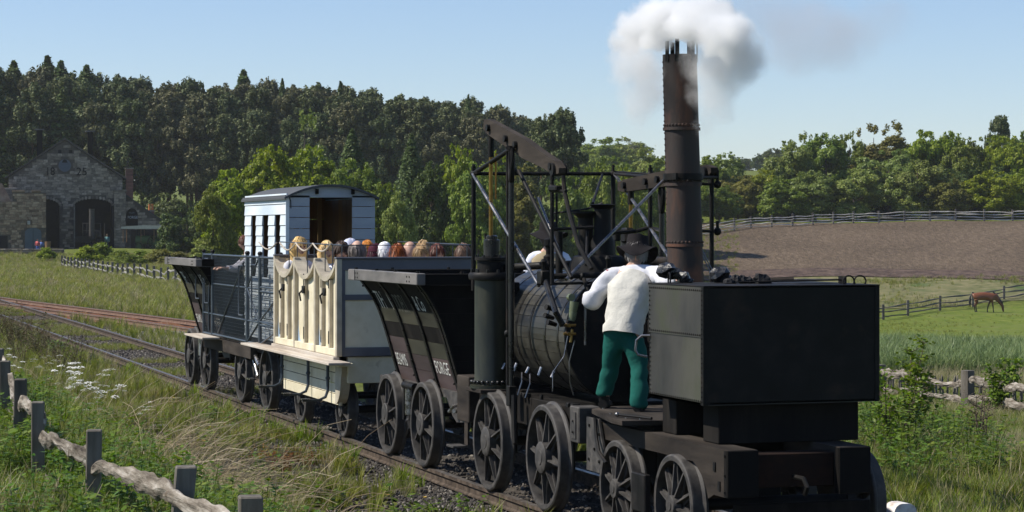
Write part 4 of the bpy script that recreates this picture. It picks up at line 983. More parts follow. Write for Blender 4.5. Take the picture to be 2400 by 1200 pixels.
MB().box(7.0, 8.6, 31.9, 35.6, .80, .965, .01).build('underframe', M['blackwood'], T)
MB().box(6.62, 6.88, 31.5, 32.75, .955, .985, .004).build('step_board', M['stepwood'], T)
for yy in (32.45, 34.3):
    for near in (True, False): wheel(T, 6.93 if near else 8.64, yy, .462, near, 6, .12, ph=yy)
    axle(T, yy, .462)
mb = MB(); mb.tube((6.98, 33.1, .62), (6.98, 33.6, .82), .035); mb.tube((6.98, 33.2, .45), (6.98, 33.5, .68), .03); mb.build('brake_lever', M['steel'], T)
MB().box(6.85, 6.95, 33.2, 33.5, .40, .42).build('step_plate', M['steel'], T)
# ------------------------------------------------------------------ mesh gates along the far wagons
def gate(ya_, yb_, zb, label, dense=True, diag=True, mids=(1.77, 1.28)):
    T = thing('mesh_gate', label, 'gate', (6.87, (ya_+yb_)/2, zb), 'mesh gates and cages along the far wagons')
    for y in (ya_, yb_): MB().tube((6.87, y, zb), (6.87, y, 2.27), .024, n=8).build('post', M['cagesteel'], T); MB().ball((6.87, y, 2.29), .034, 8).build('post_knob', M['iron'], T)
    MB().tube((6.87, ya_, 2.235), (6.87, yb_, 2.235), .018, n=8).build('top_rail', M['cagesteel'], T)
    MB().tube((6.87, ya_, zb+.03), (6.87, yb_, zb+.03), .018, n=8).build('bottom_rail', M['cagesteel'], T)
    for z in mids: MB().tube((6.87, ya_, z), (6.87, yb_, z), .014, n=8).build('mid_rail', M['cagesteel'], T)
    if diag:
        zs = [zb+.03]+sorted(mids)+[2.23]
        if yb_ < 33: 
            for i in range(3): MB().tube((6.86, ya_ if i % 2 == 0 else yb_, zs[i]), (6.86, yb_ if i % 2 == 0 else ya_, zs[i+1]), .014, n=8).build('diagonal', M['cagesteel'], T)
        else: MB().tube((6.86, ya_-.5, 1.0), (6.86, yb_+.2, 2.15), .016, n=8).build('diagonal', M['cagesteel'], T)
    if dense:
        mb = MB(); r = .0028
        for y in np.arange(min(ya_, yb_)+.03, max(ya_, yb_)-.02, .052): mb.box(6.875-r, 6.875+r, y-r, y+r, zb+.03, 2.23)
        for z in np.arange(zb+.06, 2.22, .052): mb.box(6.881-r, 6.881+r, min(ya_, yb_), max(ya_, yb_), z-r, z+r)
        tag(mb.build('wire_mesh', M['cagesteel'], T), kind='stuff')
    return T
gate(37.02, 36.27, .92, 'narrow blue-grey tube gate at the far end of the mesh cages')
gate(36.22, 33.50, .93, 'wide wire mesh panel hiding the gap before the blue hut')
gate(33.44, 32.58, .93, 'narrow gate with hoop handles between two mesh panels')
gate(32.54, 31.15, .93, 'wire mesh panel with zigzag braces in front of the hut side', mids=(1.80, 1.74, 1.30, 1.25))
for i, (y, z0_, z1_) in enumerate(((37.35, 1.5, 2.15), (36.55, 1.45, 2.15), (33.75, 1.35, 2.08), (32.8, 1.32, 2.10))):
    o = MB().path([(6.83, y-.15, z1_+.02), (6.80, y, z1_+.02), (6.80, y+.03, z1_-.05), (6.80, y+.03, z0_+.05), (6.80, y, z0_), (6.83, y-.15, z0_)], .013, 6).build('grab_handle', M['cagesteel'])
    tag(o, ['hooped grab handle over the coal wagon flare', 'hooped grab handle on the narrow far gate', 'hooped grab handle near the right edge of the wide mesh panel', 'hooped grab handle beside the hut side mesh'][i], 'handle', 'grab handles on the mesh gates')
tag(MB().box(6.58, 6.86, 35.6, 37.2, .90, .93, .004).build('step_board', M['stepwood']), 'pale worn step board under the far narrow gate', 'step')
tag(MB().box(6.9, 7.0, 33.4, 37.2, .70, .90, .004).build('side_beam', M['sidewood']), 'dark timber beam joining the two farthest wagons', 'beam')
# ------------------------------------------------------------------ people and animals
def skin(name, chains, lev=1, root=0):
    """chains: list of [(pos, radius or (rx, ry)), ...]; the first point may be an index into earlier points"""
    P = []; E = []; Rr = []
    for ch in chains:
        prev = None
        for it in ch:
            if isinstance(it, int): prev = it; continue
            P.append(Vector(it[0])); Rr.append(it[1]); i = len(P)-1
            if prev is not None: E.append((prev, i))
            prev = i
    me = bpy.data.meshes.new(name); me.from_pydata([tuple(p) for p in P], E, []); me.update()
    o = bpy.data.objects.new(name, me); COL.objects.link(o)
    m = o.modifiers.new('s', 'SKIN'); m.use_smooth_shade = True
    if not me.skin_vertices: 
        bpy.context.view_layer.objects.active = o
    sv = me.skin_vertices[0].data
    for i, r in enumerate(Rr):
        sv[i].radius = (r, r) if isinstance(r, (int, float)) else r
        sv[i].use_root = i == root
    if lev:
        q = o.modifiers.new('u', 'SUBSURF'); q.levels = lev
    bpy.context.view_layer.update()
    out = bpy.data.meshes.new_from_object(o.evaluated_get(bpy.context.evaluated_depsgraph_get()))
    bpy.data.objects.remove(o); bpy.data.meshes.remove(me)
    out.materials.clear(); out.name = name
    out.polygons.foreach_set('use_smooth', [True]*len(out.polygons))
    return out
def crumple(me, amp, sc=9.0, seed=0):
    from mathutils import noise
    for v, nn in zip(me.vertices, [Vector(q.normal) for q in me.vertices]):
        p = Vector(v.co); a = noise.noise(Vector((p.x*sc+seed, p.y*sc, p.z*sc*1.9))); b = noise.noise(Vector((p.x*sc*2.3, p.y*sc*2.3+seed, p.z*sc*3.2)))
        v.co = p+nn*amp*((1-abs(a)*3.2)*.8+b*.5)
    return me
def mesh_of(me): return [tuple(v.co) for v in me.vertices], [tuple(p.vertices) for p in me.polygons]
def head_mb(mb, c, f, up, s=1.0, mi=0):
    """c centre of the head, f facing direction, up; adds skull, jaw, nose, ears and eyes"""
    c = Vector(c); f = Vector(f).normalized(); up = Vector(up).normalized(); r = f.cross(up).normalized(); up = r.cross(f)
    Mx = Matrix(((r.x, f.x, up.x), (r.y, f.y, up.y), (r.z, f.z, up.z)))
    n, m = 16, 12; vs = []
    for i in range(m+1):
        ph = -math.pi/2+math.pi*i/m
        for k in range(n):
            t = 2*math.pi*k/n; x, y, z = math.cos(ph)*math.cos(t), math.cos(ph)*math.sin(t), math.sin(ph)
            X, Y, Z = x*.076, y*.096, z*.118
            if z < 0: X *= 1-.30*z*z*(1 if y > -.2 else .6); Y *= 1-.10*z*z
            if y > 0: Y *= .93
            if y > .6 and abs(x) < .3:
                if -.35 < z < .02: Y += .022*(1-abs(x)/.3)*(1-abs(z+.25)/.3 if z > -.55 else 0)
                if -.6 < z < -.4: Y += .004
            if y > .55 and .02 < z < .3 and .2 < abs(x) < .55: Y -= .006
            vs.append(c+Mx @ Vector((X*s, Y*s, Z*s)))
    mb.add(vs, [(i*n+k, i*n+(k+1) % n, (i+1)*n+(k+1) % n, (i+1)*n+k) for i in range(m) for k in range(n)], mi, True)
    for sx in (-1, 1):
        b = len(mb.v); mb.ball((0, 0, 0), .03*s, 8, mi, (.35, .7, 1.05))
        for i in range(b, len(mb.v)): mb.v[i] = tuple(c+Mx @ (Vector(mb.v[i])+Vector((sx*.076*s, -.012*s, -.01*s))))
    b = len(mb.v)
    for sx in (-1, 1): mb.ball((sx*.028*s, .083*s, .012*s), .011*s, 6, mi+1)
    mb.ball((0, .083*s, -.062*s), .017*s, 6, mi+1, (1, .35, .3)); mb.ball((0, .099*s, -.024*s), .013*s, 6, mi, (.8, 1, 1.2))
    for i in range(b, len(mb.v)): mb.v[i] = tuple(c+Mx @ Vector(mb.v[i]))
def hair_mb(c, f, up, s=1.0, style='short', seed=0):
    c = Vector(c); f = Vector(f).normalized(); up = Vector(up).normalized(); r = f.cross(up).normalized(); up = r.cross(f)
    Mx = Matrix(((r.x, f.x, up.x), (r.y, f.y, up.y), (r.z, f.z, up.z))); q = random.Random(seed); mb = MB()
    n, m = 20, 12; vs = []; zmin = {'short': -.25, 'bald': -.3, 'long': -1.0, 'bun': -.3, 'cap': .05}[style]
    off = {}
    for i in range(m+1):
        ph = lerp(math.asin(zmin) if style != 'long' else -1.3, math.pi/2, i/m)
        if style == 'bald': ph = lerp(-.5, .55, i/m)
        for k in range(n):
            t = 2*math.pi*k/n; x, y, z = math.cos(ph)*math.cos(t), math.cos(ph)*math.sin(t), math.sin(ph)
            g = 1.10+.05*math.sin(k*2.6+seed)+.05*math.sin(i*1.3+k*.9+seed)+q.uniform(-.02, .02)
            X, Y, Z = x*.090*g, y*.106*g, z*.122*g
            if y > .25 and z < .42: Y *= .72; X *= .95              # keep the face clear
            if style == 'bald' and y > .2: X *= .8; Y *= .5
            if style == 'long' and z < .1:
                X, Y = X*1.15+.0, (Y-.02)*1.05; Z -= .10*(.1-z)
                if math.cos(ph) < .6: X = (x/max(.01, math.cos(ph)))*.062; Y = (y/max(.01, math.cos(ph)))*.05-.03
            vs.append(c+Mx @ Vector((X*s, Y*s, (Z+.004)*s)))
    mb.add(vs, [(i*n+k, i*n+(k+1) % n, (i+1)*n+(k+1) % n, (i+1)*n+k) for i in range(m) for k in range(n)], 0, True)
    # strands standing a little proud
    for _ in range(620):
        t = q.uniform(0, 2*math.pi); ph = math.asin(q.uniform(max(-.9, zmin), .98)); x, y, z = math.cos(ph)*math.cos(t), math.cos(ph)*math.sin(t), math.sin(ph)
        if y > .3 and z < .4: continue
        if style == 'bald' and (z > .5 or y > .1): continue
        p = Vector((x*.100, y*.117, z*.134)); L_ = q.uniform(.05, .11); d = Vector((x*z, y*z-.1, -(x*x+y*y)-.05)).normalized(); p2 = p+d*L_-Vector((x, y, z))*(.012 if style != 'long' else .0)
        w = Vector((-y, x, 0))*.009
        mb.add([c+Mx @ ((p-w)*s), c+Mx @ ((p+w)*s), c+Mx @ ((p2+w*.3)*s)], [(0, 1, 2)])
    if style == 'long':
        for _ in range(40):
            a = q.uniform(math.pi*.85, math.pi*2.15); x, y = math.cos(a), math.sin(a)
            p = [Vector((x*.082, y*.10-.01, -.02)), Vector((x*.092, y*.095-.02, -.12)), Vector((x*.09+q.uniform(-.02, .02), y*.07-.03, -.24-q.uniform(0, .08)))]
            mb.path([c+Mx @ (v*s) for v in p], [.013*s, .014*s, .004*s], 4)
    if style == 'bun': b = len(mb.v); mb.ball(c+Mx @ Vector((0, -.11*s, .05*s)), .05*s, 10)
    return mb
def hat_mb(c, f, up, s=1.0, brim=.19, crown=.105, h=.12, wob=.03, seed=0, droop=.03):
    c = Vector(c); f = Vector(f).normalized(); up = Vector(up).normalized(); r = f.cross(up).normalized(); up = r.cross(f)
    Mx = Matrix(((r.x, f.x, up.x), (r.y, f.y, up.y), (r.z, f.z, up.z))); mb = MB(); n = 32; vs = []
    prof = [(.0, h), (crown*.6, h*(.985 if brim > .14 else .88)), (crown*.93, h*(.88 if brim > .14 else .5)), (crown*.98, h*(.4 if brim > .14 else .2)), (crown*1.04, .01), (brim*.75, .0), (brim, 0), (brim, -.007), (crown*1.0, -.010)]
    for i, (rr_, hh) in enumerate(prof):
        for k in range(n):
            t = 2*math.pi*k/n; w = wob*math.sin(2*t+seed)+wob*.5*math.sin(3*t+1.7*seed); o = max(0, (rr_-crown*1.04)/(brim-crown)) if rr_ > crown*1.04 else 0
            dent = -.02*math.exp(-((math.sin(t))**2)*6)*(1 if i in (1,) else 0)+(.004*math.sin(5*t+seed) if i < 4 else 0)
            vs.append(c+Mx @ (Vector((rr_*math.cos(t)*.93, rr_*math.sin(t)*1.05, .03+hh+w*o-droop*o+dent))*s))
    mb.add(vs, [(i*n+k, i*n+(k+1) % n, (i+1)*n+(k+1) % n, (i+1)*n+k) for i in range(len(prof)-1) for k in range(n)], 0, True)
    return mb
def hand_chains(wrist, d, pal, s=1.0):
    """palm and five fingers growing from wrist along d; pal is the palm's facing direction"""
    w = Vector(wrist); d = Vector(d).normalized(); pal = Vector(pal).normalized(); side = d.cross(pal).normalized(); out = []
    out.append([(w, (.022*s, .022*s)), (w+d*.05*s, (.034*s, .018*s)), (w+d*.085*s, (.036*s, .016*s))])
    for k, (o, L_) in enumerate(((-.03, .062), (-.010, .075), (.010, .070), (.028, .055))):
        b = w+d*.075*s+side*o*s; out.append([(b, .009*s), (b+d*L_*.5*s+pal*.008*s, .0085*s), (b+d*L_*.85*s+pal*.028*s, .0075*s), (b+d*L_*s+pal*.045*s, .0065*s)])
    b = w+d*.03*s-side*.025*s; out.append([(b, .011*s), (b-side*.03*s+d*.025*s+pal*.01*s, .010*s), (b-side*.035*s+d*.055*s+pal*.02*s, .0085*s)])
    return out
SKIN = surf('skin', [(.42, .24, .17), (.50, .30, .22), (.56, .36, .27)], .55, 0, 12, bump=.08, bscale=60, bdist=.002)
FEAT = plain('eyes_and_lips', (.12, .05, .04))
def cloth(name, c, fold=1.0, rough=.9):
    m = surf(name, [tuple(x*.82 for x in c), c, tuple(min(1, x*1.05) for x in c)], rough, 0, 6, bump=.35*fold, bscale=7, bdist=.03, spec=.15, dist=.4)
    return m
def figure(name_label, parts, group=None, base=(0, 0, 0)):
    """parts: dict of name -> (mesh builder or mesh, material); 'body' first"""
    T = thing('person', name_label, 'person', base, group)
    for nm, g, mat in parts:
        if isinstance(g, MB): g.build(nm, mat, T)
        else:
            g.transform(Matrix.Translation(-Vector(base))); link_mesh(nm, g, mat, T)
    return T
def body_mesh(chs, hands, head_c, f, up, s=1.0, lev=1, head_s=1.0):
    me = skin('body', chs, lev); V, F = mesh_of(me); bpy.data.meshes.remove(me)
    mb = MB(); mb.add(V, F, 0, True)
    for h in hands:
        for ch in h:
            hm = skin('h', [ch], 1); V, F = mesh_of(hm); bpy.data.meshes.remove(hm); mb.add(V, F, 0, True)
    head_mb(mb, head_c, f, up, head_s)
    return mb
# driver: back to us, bending, right arm along the tank, left elbow out
f = Vector((.62, .78, 0)).normalized(); rt = Vector((f.y, -f.x, 0)); up = Vector((0, 0, 1))
PEL = Vector((7.22, 18.72, 1.76)); CH = Vector((7.33, 18.80, 2.13)); SH = Vector((7.36, 18.84, 2.235))
shL, shR = SH-rt*.205+up*(-.015), SH+rt*.205+up*.01
elL = Vector((7.03, 19.06, 1.97)); wrL = Vector((7.17, 19.33, 2.02)); elR = Vector((7.44, 18.22, 2.19)); wrR = Vector((7.36, 17.72, 2.232))
HD = Vector((7.42, 18.90, 2.43)); hf = (f+up*-.25).normalized(); hup = (up+f*.3).normalized()
hipL, hipR = PEL-rt*.10, PEL+rt*.10
knL, anL = Vector((7.17, 18.88, 1.42)), Vector((7.13, 18.96, 1.12)); knR, anR = Vector((7.33, 18.60, 1.40)), Vector((7.29, 18.52, 1.12))
body = [[(PEL, (.13, .11)), (PEL.lerp(CH, .5), (.13, .11)), (CH, (.15, .12)), (SH, (.10, .08)), (SH.lerp(HD, .5), .05), (SH.lerp(HD, .75), .05)],
        [3, (shL, .055), (elL, .045), (wrL, .028)], [3, (shR, .055), (elR, .045), (wrR, .028)],
        [0, (hipL, .09), (knL, .06), (anL, .042), (anL+f*.10-up*.05, .04)], [0, (hipR, .09), (knR, .06), (anR, .042), (anR+f*.10-up*.05, .04)]]
bm_ = body_mesh(body, [hand_chains(wrL, f, -up), hand_chains(wrR, (-.15, -.95, -.12), -up)], HD, hf, hup)
shirt = skin('shirt', [[(CH-up*.30, (.165, .13)), (CH, (.17, .135)), (SH, (.135, .10)), (SH+up*.05+f*.02, (.08, .08))],
        [2, (shL, .085), (shL.lerp(elL, .55), .088), (elL+up*.02, .095), (elL.lerp(wrL, .45), .085), (elL.lerp(wrL, .85), .045)],
        [2, (shR, .095), (shR.lerp(elR, .55), .078), (elR, .068), (elR.lerp(wrR, .55), .055), (wrR+Vector((0, .04, 0)), .043), (wrR, .05)]], 2)
W0 = PEL-up*.02
def tube_garment(rings, n=28, folds=.0, seed=0, thick=.006):
    """rings: (centre, right half-width, depth half-width, right dir, fwd dir)"""
    mb = MB(); vs = []; q = random.Random(seed)
    for i, (c, a, b, r_, f_) in enumerate(rings):
        for k in range(n):
            t = 2*math.pi*k/n; w = 1+folds*math.sin(3*t+i*.9+seed)+folds*.7*math.sin(7*t-i*1.3)
            e = 2.6; cs, sn = math.cos(t), math.sin(t); k_ = (abs(cs)**e+abs(sn)**e)**(-1/e)
            vs.append(Vector(c)+Vector(r_)*a*w*cs*k_+Vector(f_)*b*w*sn*k_+Vector((0, 0, .012*folds*20*math.sin(2*t+i))))
    return mb.add(vs, [(i*n+k, i*n+(k+1) % n, (i+1)*n+(k+1) % n, (i+1)*n+k) for i in range(len(rings)-1) for k in range(n)], 0, True)
tilt = (CH-PEL).normalized(); fz = (f-tilt*f.dot(tilt)).normalized()
rg = []
for z_, a, b in ((-.07, .178, .14), (.0, .182, .142), (.05, .172, .135), (.10, .186, .14), (.15, .18, .138), (.21, .198, .142), (.27, .198, .142), (.33, .212, .145), (.39, .212, .14), (.44, .195, .125), (.485, .165, .115), (.515, .115, .10), (.53, .08, .08)):
    rg.append((PEL+tilt*z_, a*.95, b*1.06+.012, rt, fz))
vest = tube_garment(rg, 48, .020, 2)
from mathutils import noise as _ns
vest.v = [tuple(Vector(p)+Vector((_ns.noise(Vector((p[0]*7, p[1]*7, p[2]*22))), _ns.noise(Vector((p[0]*8+5, p[1]*7, p[2]*20))), 0))*.020) for p in vest.v]
trs = skin('trousers', [[(PEL+up*.05, (.155, .135)), (PEL-up*.06, (.165, .145))], [1, (hipL-up*.10, (.105, .105)), (knL, (.078, .078)), (anL+up*.06, (.076, .076)), (anL+up*.02, (.078, .078))],
        [1, (hipR-up*.10, (.105, .105)), (knR+up*.02, (.080, .080)), (anR, (.082, .082)), (anR-up*.06, (.078, .078))]], 2)
boots = MB()
for a_ in (anL, anR):
    boots.path([a_+up*.07, a_-up*.02, a_-up*.05+f*.02], [.05, .048, .05], 12); boots.path([a_-up*.045-f*.05, a_-up*.042+f*.05, a_-up*.05+f*.15], [.042, .045, .03], 12)
figure('driver in slouch hat, off-white waistcoat and green trousers leaning over the tank', [
    ('body', bm_, [SKIN, FEAT]), ('shirt', crumple(shirt, .016, 5.5), cloth('white_shirt', (.60, .60, .64))), ('waistcoat', vest, cloth('cream_waistcoat', (.58, .56, .50), 1.6)),
    ('trousers', crumple(trs, .012, 5, 3), cloth('bottle_green_cloth', (.010, .095, .075), 1.4)), ('boots', boots, M['iron']),
    ('hat', hat_mb(HD+hup*.02, hf, hup, 1.0, .20, .108, .115, .045, 1.3, .06), cloth('black_felt', (.014, .012, .013))),
    ('hair', hair_mb(HD, hf, hup, 1, 'short', 3), plain('grey_hair', (.22, .21, .2)))], base=(7.22, 18.72, 1.04))
tag(MB().lathe([(.008, 0), (.017, .0), (.017, .02), (.008, .02)], (7.16, 18.94, 2.26), 'z', 8).build('neckerchief_knot', cloth('red_cloth', (.4, .03, .04))), 'scrap of red neckerchief on the left shoulder of the driver', 'neckerchief')
# second man, seen over the boiler
def standing(label, base, face, skin_s=1.0, coat=(.3, .25, .17), shirtc=(.7, .7, .75), pants=(.05, .05, .06), hairc=(.1, .07, .05), hat=None, lean=0.0, arms='down', lev=1, style='short', seed=0, vestc=None, h=1.72, group=None, sit=False):
    s = h/1.72; hs = s*(1.17 if sit else 1); f = Vector((face[0], face[1], 0)).normalized(); rt = Vector((f.y, -f.x, 0)); up = Vector((0, 0, 1)); B = Vector(base)
    if sit: hip = B+up*.12*s
    else: hip = B+up*.90*s
    sp = (up+f*lean).normalized(); SH = hip+sp*.50*s; CH = hip+sp*.34*s; HD = SH+(up*.235+f*(.03+lean*.12))*s
    shL, shR = SH-rt*.19*s, SH+rt*.19*s
    if arms == 'down': els = [p+Vector((0, 0, -.29*s))+q*.05 for p, q in ((shL, -rt), (shR, rt))]; wrs = [e+Vector((0, 0, -.22*s))+f*.08*s for e in els]
    elif arms == 'lap': els = [p+Vector((0, 0, -.27*s)) for p in (shL, shR)]; wrs = [e+f*.22*s+Vector((0, 0, .0)) for e in els]
    else: els = [p+f*.20*s-up*.18*s+q*.06 for p, q in ((shL, -rt), (shR, rt))]; wrs = [e+f*.20*s+up*.02 for e in els]
    hips = [hip-rt*.09*s, hip+rt*.09*s]
    if sit: kns = [q+f*.40*s for q in hips]; ans = [k-up*.38*s+f*.02 for k in kns]
    else: kns = [q-up*.42*s+f*.02 for q in hips]; ans = [k-up*.40*s-f*.02 for k in kns]
    chs = [[(hip, (.13*s, .10*s)), (CH, (.14*s, .11*s)), (SH, (.10*s, .07*s)), (SH.lerp(HD, .5), .048*s), (SH.lerp(HD, .75), .048*s)]]
    for p, e, w in zip((shL, shR), els, wrs): chs.append([2, (p, .055*s), (e, .042*s), (w, .027*s)])
    for p, e, w in zip(hips, kns, ans): chs.append([0, (p, .085*s), (e, .058*s), (w, .04*s), (w+f*.12*s-up*.04*s, .035*s)])
    hands = [hand_chains(w, (w-e).normalized(), f if arms == 'down' else -up, s) for e, w in zip(els, wrs)] if lev else []
    bm_ = body_mesh(chs, hands, HD, f, up, s, lev, hs)
    sh = [[(hip-sp*.02, (.15*s, .12*s)), (CH, (.165*s, .125*s)), (SH, (.115*s, .085*s)), (SH+up*.04, .065*s)]]
    for p, e, w in zip((shL, shR), els, wrs): sh.append([2, (p, .075*s), (e, .065*s), (e.lerp(w, .8), .048*s)])
    tr = [[(hip+up*.06*s, (.15*s, .125*s)), (hip-up*.03*s, (.155*s, .13*s))]]
    for p, e, w in zip(hips, kns, ans): tr.append([1, (p-up*.05*s, .10*s), (e, .08*s), (w, .07*s)])
    parts = [('body', bm_, [SKIN, FEAT]), ('shirt', skin('shirt', sh, lev), cloth('shirt_cloth', shirtc)), ('trousers', skin('trousers', tr, lev), cloth('trouser_cloth', pants))]
    if vestc:
        rg = [(hip+sp*z*s, a*s, b*s, rt, f) for z, a, b in ((0, .17, .135), (.12, .172, .135), (.26, .195, .145), (.40, .205, .15), (.48, .20, .14), (.53, .15, .12), (.56, .08, .08))]
        parts.append(('waistcoat', tube_garment(rg, 24, .02, seed), cloth('waistcoat_cloth', vestc)))
    if style: parts.append(('hair', hair_mb(HD, f, up, hs, style, seed), leaf_mat('hair', tuple(x*.45 for x in hairc), hairc, tuple(min(1, x*1.5) for x in hairc), .05, .45, 0)))
    if hat: parts.append(('hat', hat_mb(HD+up*.02*s, f, (up+f*lean*.5), hs, *hat[1:]), cloth('hat_cloth', hat[0])))
    if not sit:
        bt = MB()
        for w in ans: bt.path([w+up*.05, w-up*.03-f*.03, w-up*.05+f*.15*s], [.05*s, .05*s, .035*s], 8)
        parts.append(('boots', bt, M['iron']))
    return figure(label, parts, group, base)
standing('second crewman in wide black hat and tan waistcoat behind the boiler', (8.62, 24.75, .86), (.35, 1), shirtc=(.68, .70, .78), vestc=(.33, .27, .17), hat=((.014, .012, .013), .235, .115, .12, .03, 2.0, .05), lean=.15, h=1.80, seed=4)
standing('man in white sleeves and olive waistcoat leaning out left beside the blue hut', (7.47, 35.75, .80), (-1, .1), shirtc=(.62, .60, .66), vestc=(.16, .16, .10), lean=.22, arms='fwd', h=1.72, seed=6, hairc=(.12, .05, .03))
G = 'passengers in the open carriage'
SHD = (.3, .3, .32)
def pas(label, x, y, z, face, hairc, style, shirtc, hat=None, h=1.62, seed=0):
    standing(label, (x, y, z), face, shirtc=shirtc, hairc=hairc, hat=hat, style=style, arms='lap', sit=True, seed=seed, h=h, group=G, lev=1)
# px -> (x, y): heads at z about 2.35-2.5; the head centre is .85 above the base for h 1.62
def at_px(px, y): a = (px-1200)/5300; Z = y/(CS-a*SN); X = a*Z; return X*CS+Z*SN
for (label, px, y, zt, face, hairc, style, shirtc, hat, h) in [
    ('passenger with long golden blonde hair in the first scallop', 700, 30.8, 2.50, (.25, -1), (.62, .42, .17), 'long', (.6, .6, .65), None, 1.66),
    ('passenger with straw blonde fringe behind the second scallop', 764, 30.1, 2.45, (.2, -1), (.55, .38, .17), 'long', (.7, .7, .72), None, 1.55),
    ('dark haired passenger in sunglasses at the carriage corner', 800, 29.0, 2.45, (-.1, -1), (.045, .028, .02), 'short', (.75, .75, .76), None, 1.6),
    ('balding grey haired passenger seen from behind', 838, 28.3, 2.475, (.1, 1), (.13, .11, .10), 'bald', (.25, .2, .2), None, 1.75),
    ('passenger in a pale lilac sun hat behind the bald man', 822, 30.6, 2.49, (0, 1), (.3, .2, .1), 'short', (.5, .5, .5), ((.55, .58, .72), .13, .105, .10, .01, 0, .03), 1.6),
    ('small ginger haired passenger beside the bald man', 862, 30.2, 2.46, (0, 1), (.42, .16, .03), 'short', (.3, .1, .1), None, 1.4),
    ('passenger wrapped in a plum coloured headscarf', 880, 28.6, 2.42, (.5, .8), (.05, .008, .018), 'short', (.06, .01, .02), ((.06, .012, .025), .12, .108, .11, .02, 3, .07), 1.55),
    ('child in a bright white knitted cap', 903, 28.5, 2.445, (0, 1), (.75, .76, .78), 'short', (.8, .8, .8), ((.78, .78, .80), .105, .104, .115, 0, 0, .02), 1.4),
    ('passenger with smooth copper red hair seen from behind', 932, 28.1, 2.42, (.1, 1), (.20, .055, .015), 'long', (.2, .2, .25), None, 1.6),
    ('sunburnt bald passenger looking towards the locomotive', 957, 29.0, 2.46, (.5, -.9), (.2, .1, .06), None, (.5, .5, .55), None, 1.7),
    ('passenger with tousled sandy hair behind another blonde head', 992, 29.6, 2.455, (.3, 1), (.33, .22, .11), 'short', (.45, .4, .4), None, 1.65),
    ('passenger with light brown hair and dark glasses', 985, 28.0, 2.42, (.2, -1), (.28, .18, .09), 'short', (.35, .15, .15), None, 1.55),
    ('passenger with auburn hair and sunglasses pushed up', 1022, 28.2, 2.415, (.3, -1), (.09, .03, .02), 'long', (.3, .15, .15), None, 1.55),
    ('passenger with short brown hair at the right end of the carriage', 1086, 27.95, 2.42, (.2, 1), (.13, .08, .055), 'short', (.4, .2, .15), None, 1.6)]:
    s = h/1.72; z = zt-.115*s-(.12+.50+.235)*s
    pas(label, at_px(px, y), y, z-(.02 if hat else 0), face, hairc, style, shirtc, hat, h, seed=int(px))
# horse grazing in the paddock
def horse(base, rot):
    T = thing('horse', 'bay horse with black legs and tail grazing in the paddock', 'horse')
    B = (0, 0, 0)
    ch = [[((-.60, 0, 1.22), (.24, .30)), ((-.25, 0, 1.15), (.27, .31)), ((.15, 0, 1.12), (.26, .31)), ((.48, 0, 1.18), (.22, .30)), ((.72, 0, 1.12), (.16, .24)), ((.98, 0, .84), (.10, .17)), ((1.16, 0, .56), (.085, .12)), ((1.22, 0, .46), (.085, .11)), ((1.24, 0, .28), (.07, .085)), ((1.27, 0, .12), (.05, .06)), ((1.28, 0, .06), (.045, .05))],
          [0, ((-.78, 0, 1.12), (.18, .24))]]
    for sy, fx in ((-.15, 0), (.15, .16)):
        ch.append([0, ((-.66+fx*.4, sy, .95), (.13, .17)), ((-.60+fx, sy, .72), (.075, .10)), ((-.74+fx, sy, .50), (.05, .06)), ((-.70+fx, sy, .16), (.035, .038)), ((-.66+fx, sy, .05), (.055, .06)), ((-.65+fx, sy, .0), (.06, .065))])
    for sy, fx in ((-.13, .10), (.13, -.26)):
        ch.append([3, ((.46, sy, .90), (.10, .13)), ((.46+fx*.5, sy, .64), (.06, .07)), ((.46+fx*.8, sy, .44), (.048, .05)), ((.46+fx, sy, .16), (.033, .035)), ((.48+fx, sy, .05), (.05, .055)), ((.49+fx, sy, .0), (.055, .06))])
    m, t, p, o = nt('bay_coat'); tc = t.nodes.new('ShaderNodeTexCoord'); sx = t.nodes.new('ShaderNodeSeparateXYZ'); t.links.new(tc.outputs['Object'], sx.inputs[0])
    r = ramp(t, sx.outputs[2], [(.38, (.008, .006, .006)), (.62, (.10, .032, .014)), (1.0, (.17, .055, .02))])
    r2 = ramp(t, sx.outputs[0], [(.0, (0, 0, 0)), (1, (0, 0, 0))]); mr = N(t, 'ShaderNodeMapRange'); t.links.new(sx.outputs[0], mr.inputs[0]); mr.inputs[1].default_value = .9; mr.inputs[2].default_value = 1.05
    mx = N(t, 'ShaderNodeMix', data_type='RGBA'); t.links.new(mr.outputs[0], mx.inputs[0]); t.links.new(r.outputs[0], mx.inputs[6]); mx.inputs[7].default_value = (.13, .045, .018, 1); t.links.new(mx.outputs[2], p.inputs['Base Color']); p.inputs['Roughness'].default_value = .45
    link_mesh('body', skin('body', ch, 2), m, T)
    bl = plain('black_horsehair', (.012, .010, .012), .5)
    mb = MB(); mb.path([(-.93, 0, 1.22), (-1.0, 0, 1.05), (-1.02, 0, .75), (-1.0, .02, .40)], [.04, .07, .09, .03], 10); mb.build('tail', bl, T)
    mb = MB()
    for i in range(26):
        u = i/25; x = lerp(.55, 1.12, u); z = lerp(1.42, .72, u)+.02; mb.path([(x, 0, z-.05), (x+.05, .0, z+.03), (x+.09, -.07, z-.06), (x+.06, -.10, z-.15)], [.02, .03, .025, .006], 5)
    mb.build('mane', bl, T)
    mb = MB()
    for sy in (-.06, .06): mb.path([(1.13, sy, .60), (1.10, sy*1.3, .70)], [.03, .004], 6)
    mb.build('ear', m, T)
    T.location = base; T.rotation_euler = (0, 0, rot); T.scale = (1.17, 1.17, 1.17)
def gpos(px, Z, dz=0):
    x, y = world_of((px-1200)/5300, Z); return (x, y, hz(x, y)+dz)
horse(gpos(2308, 181), -TH)
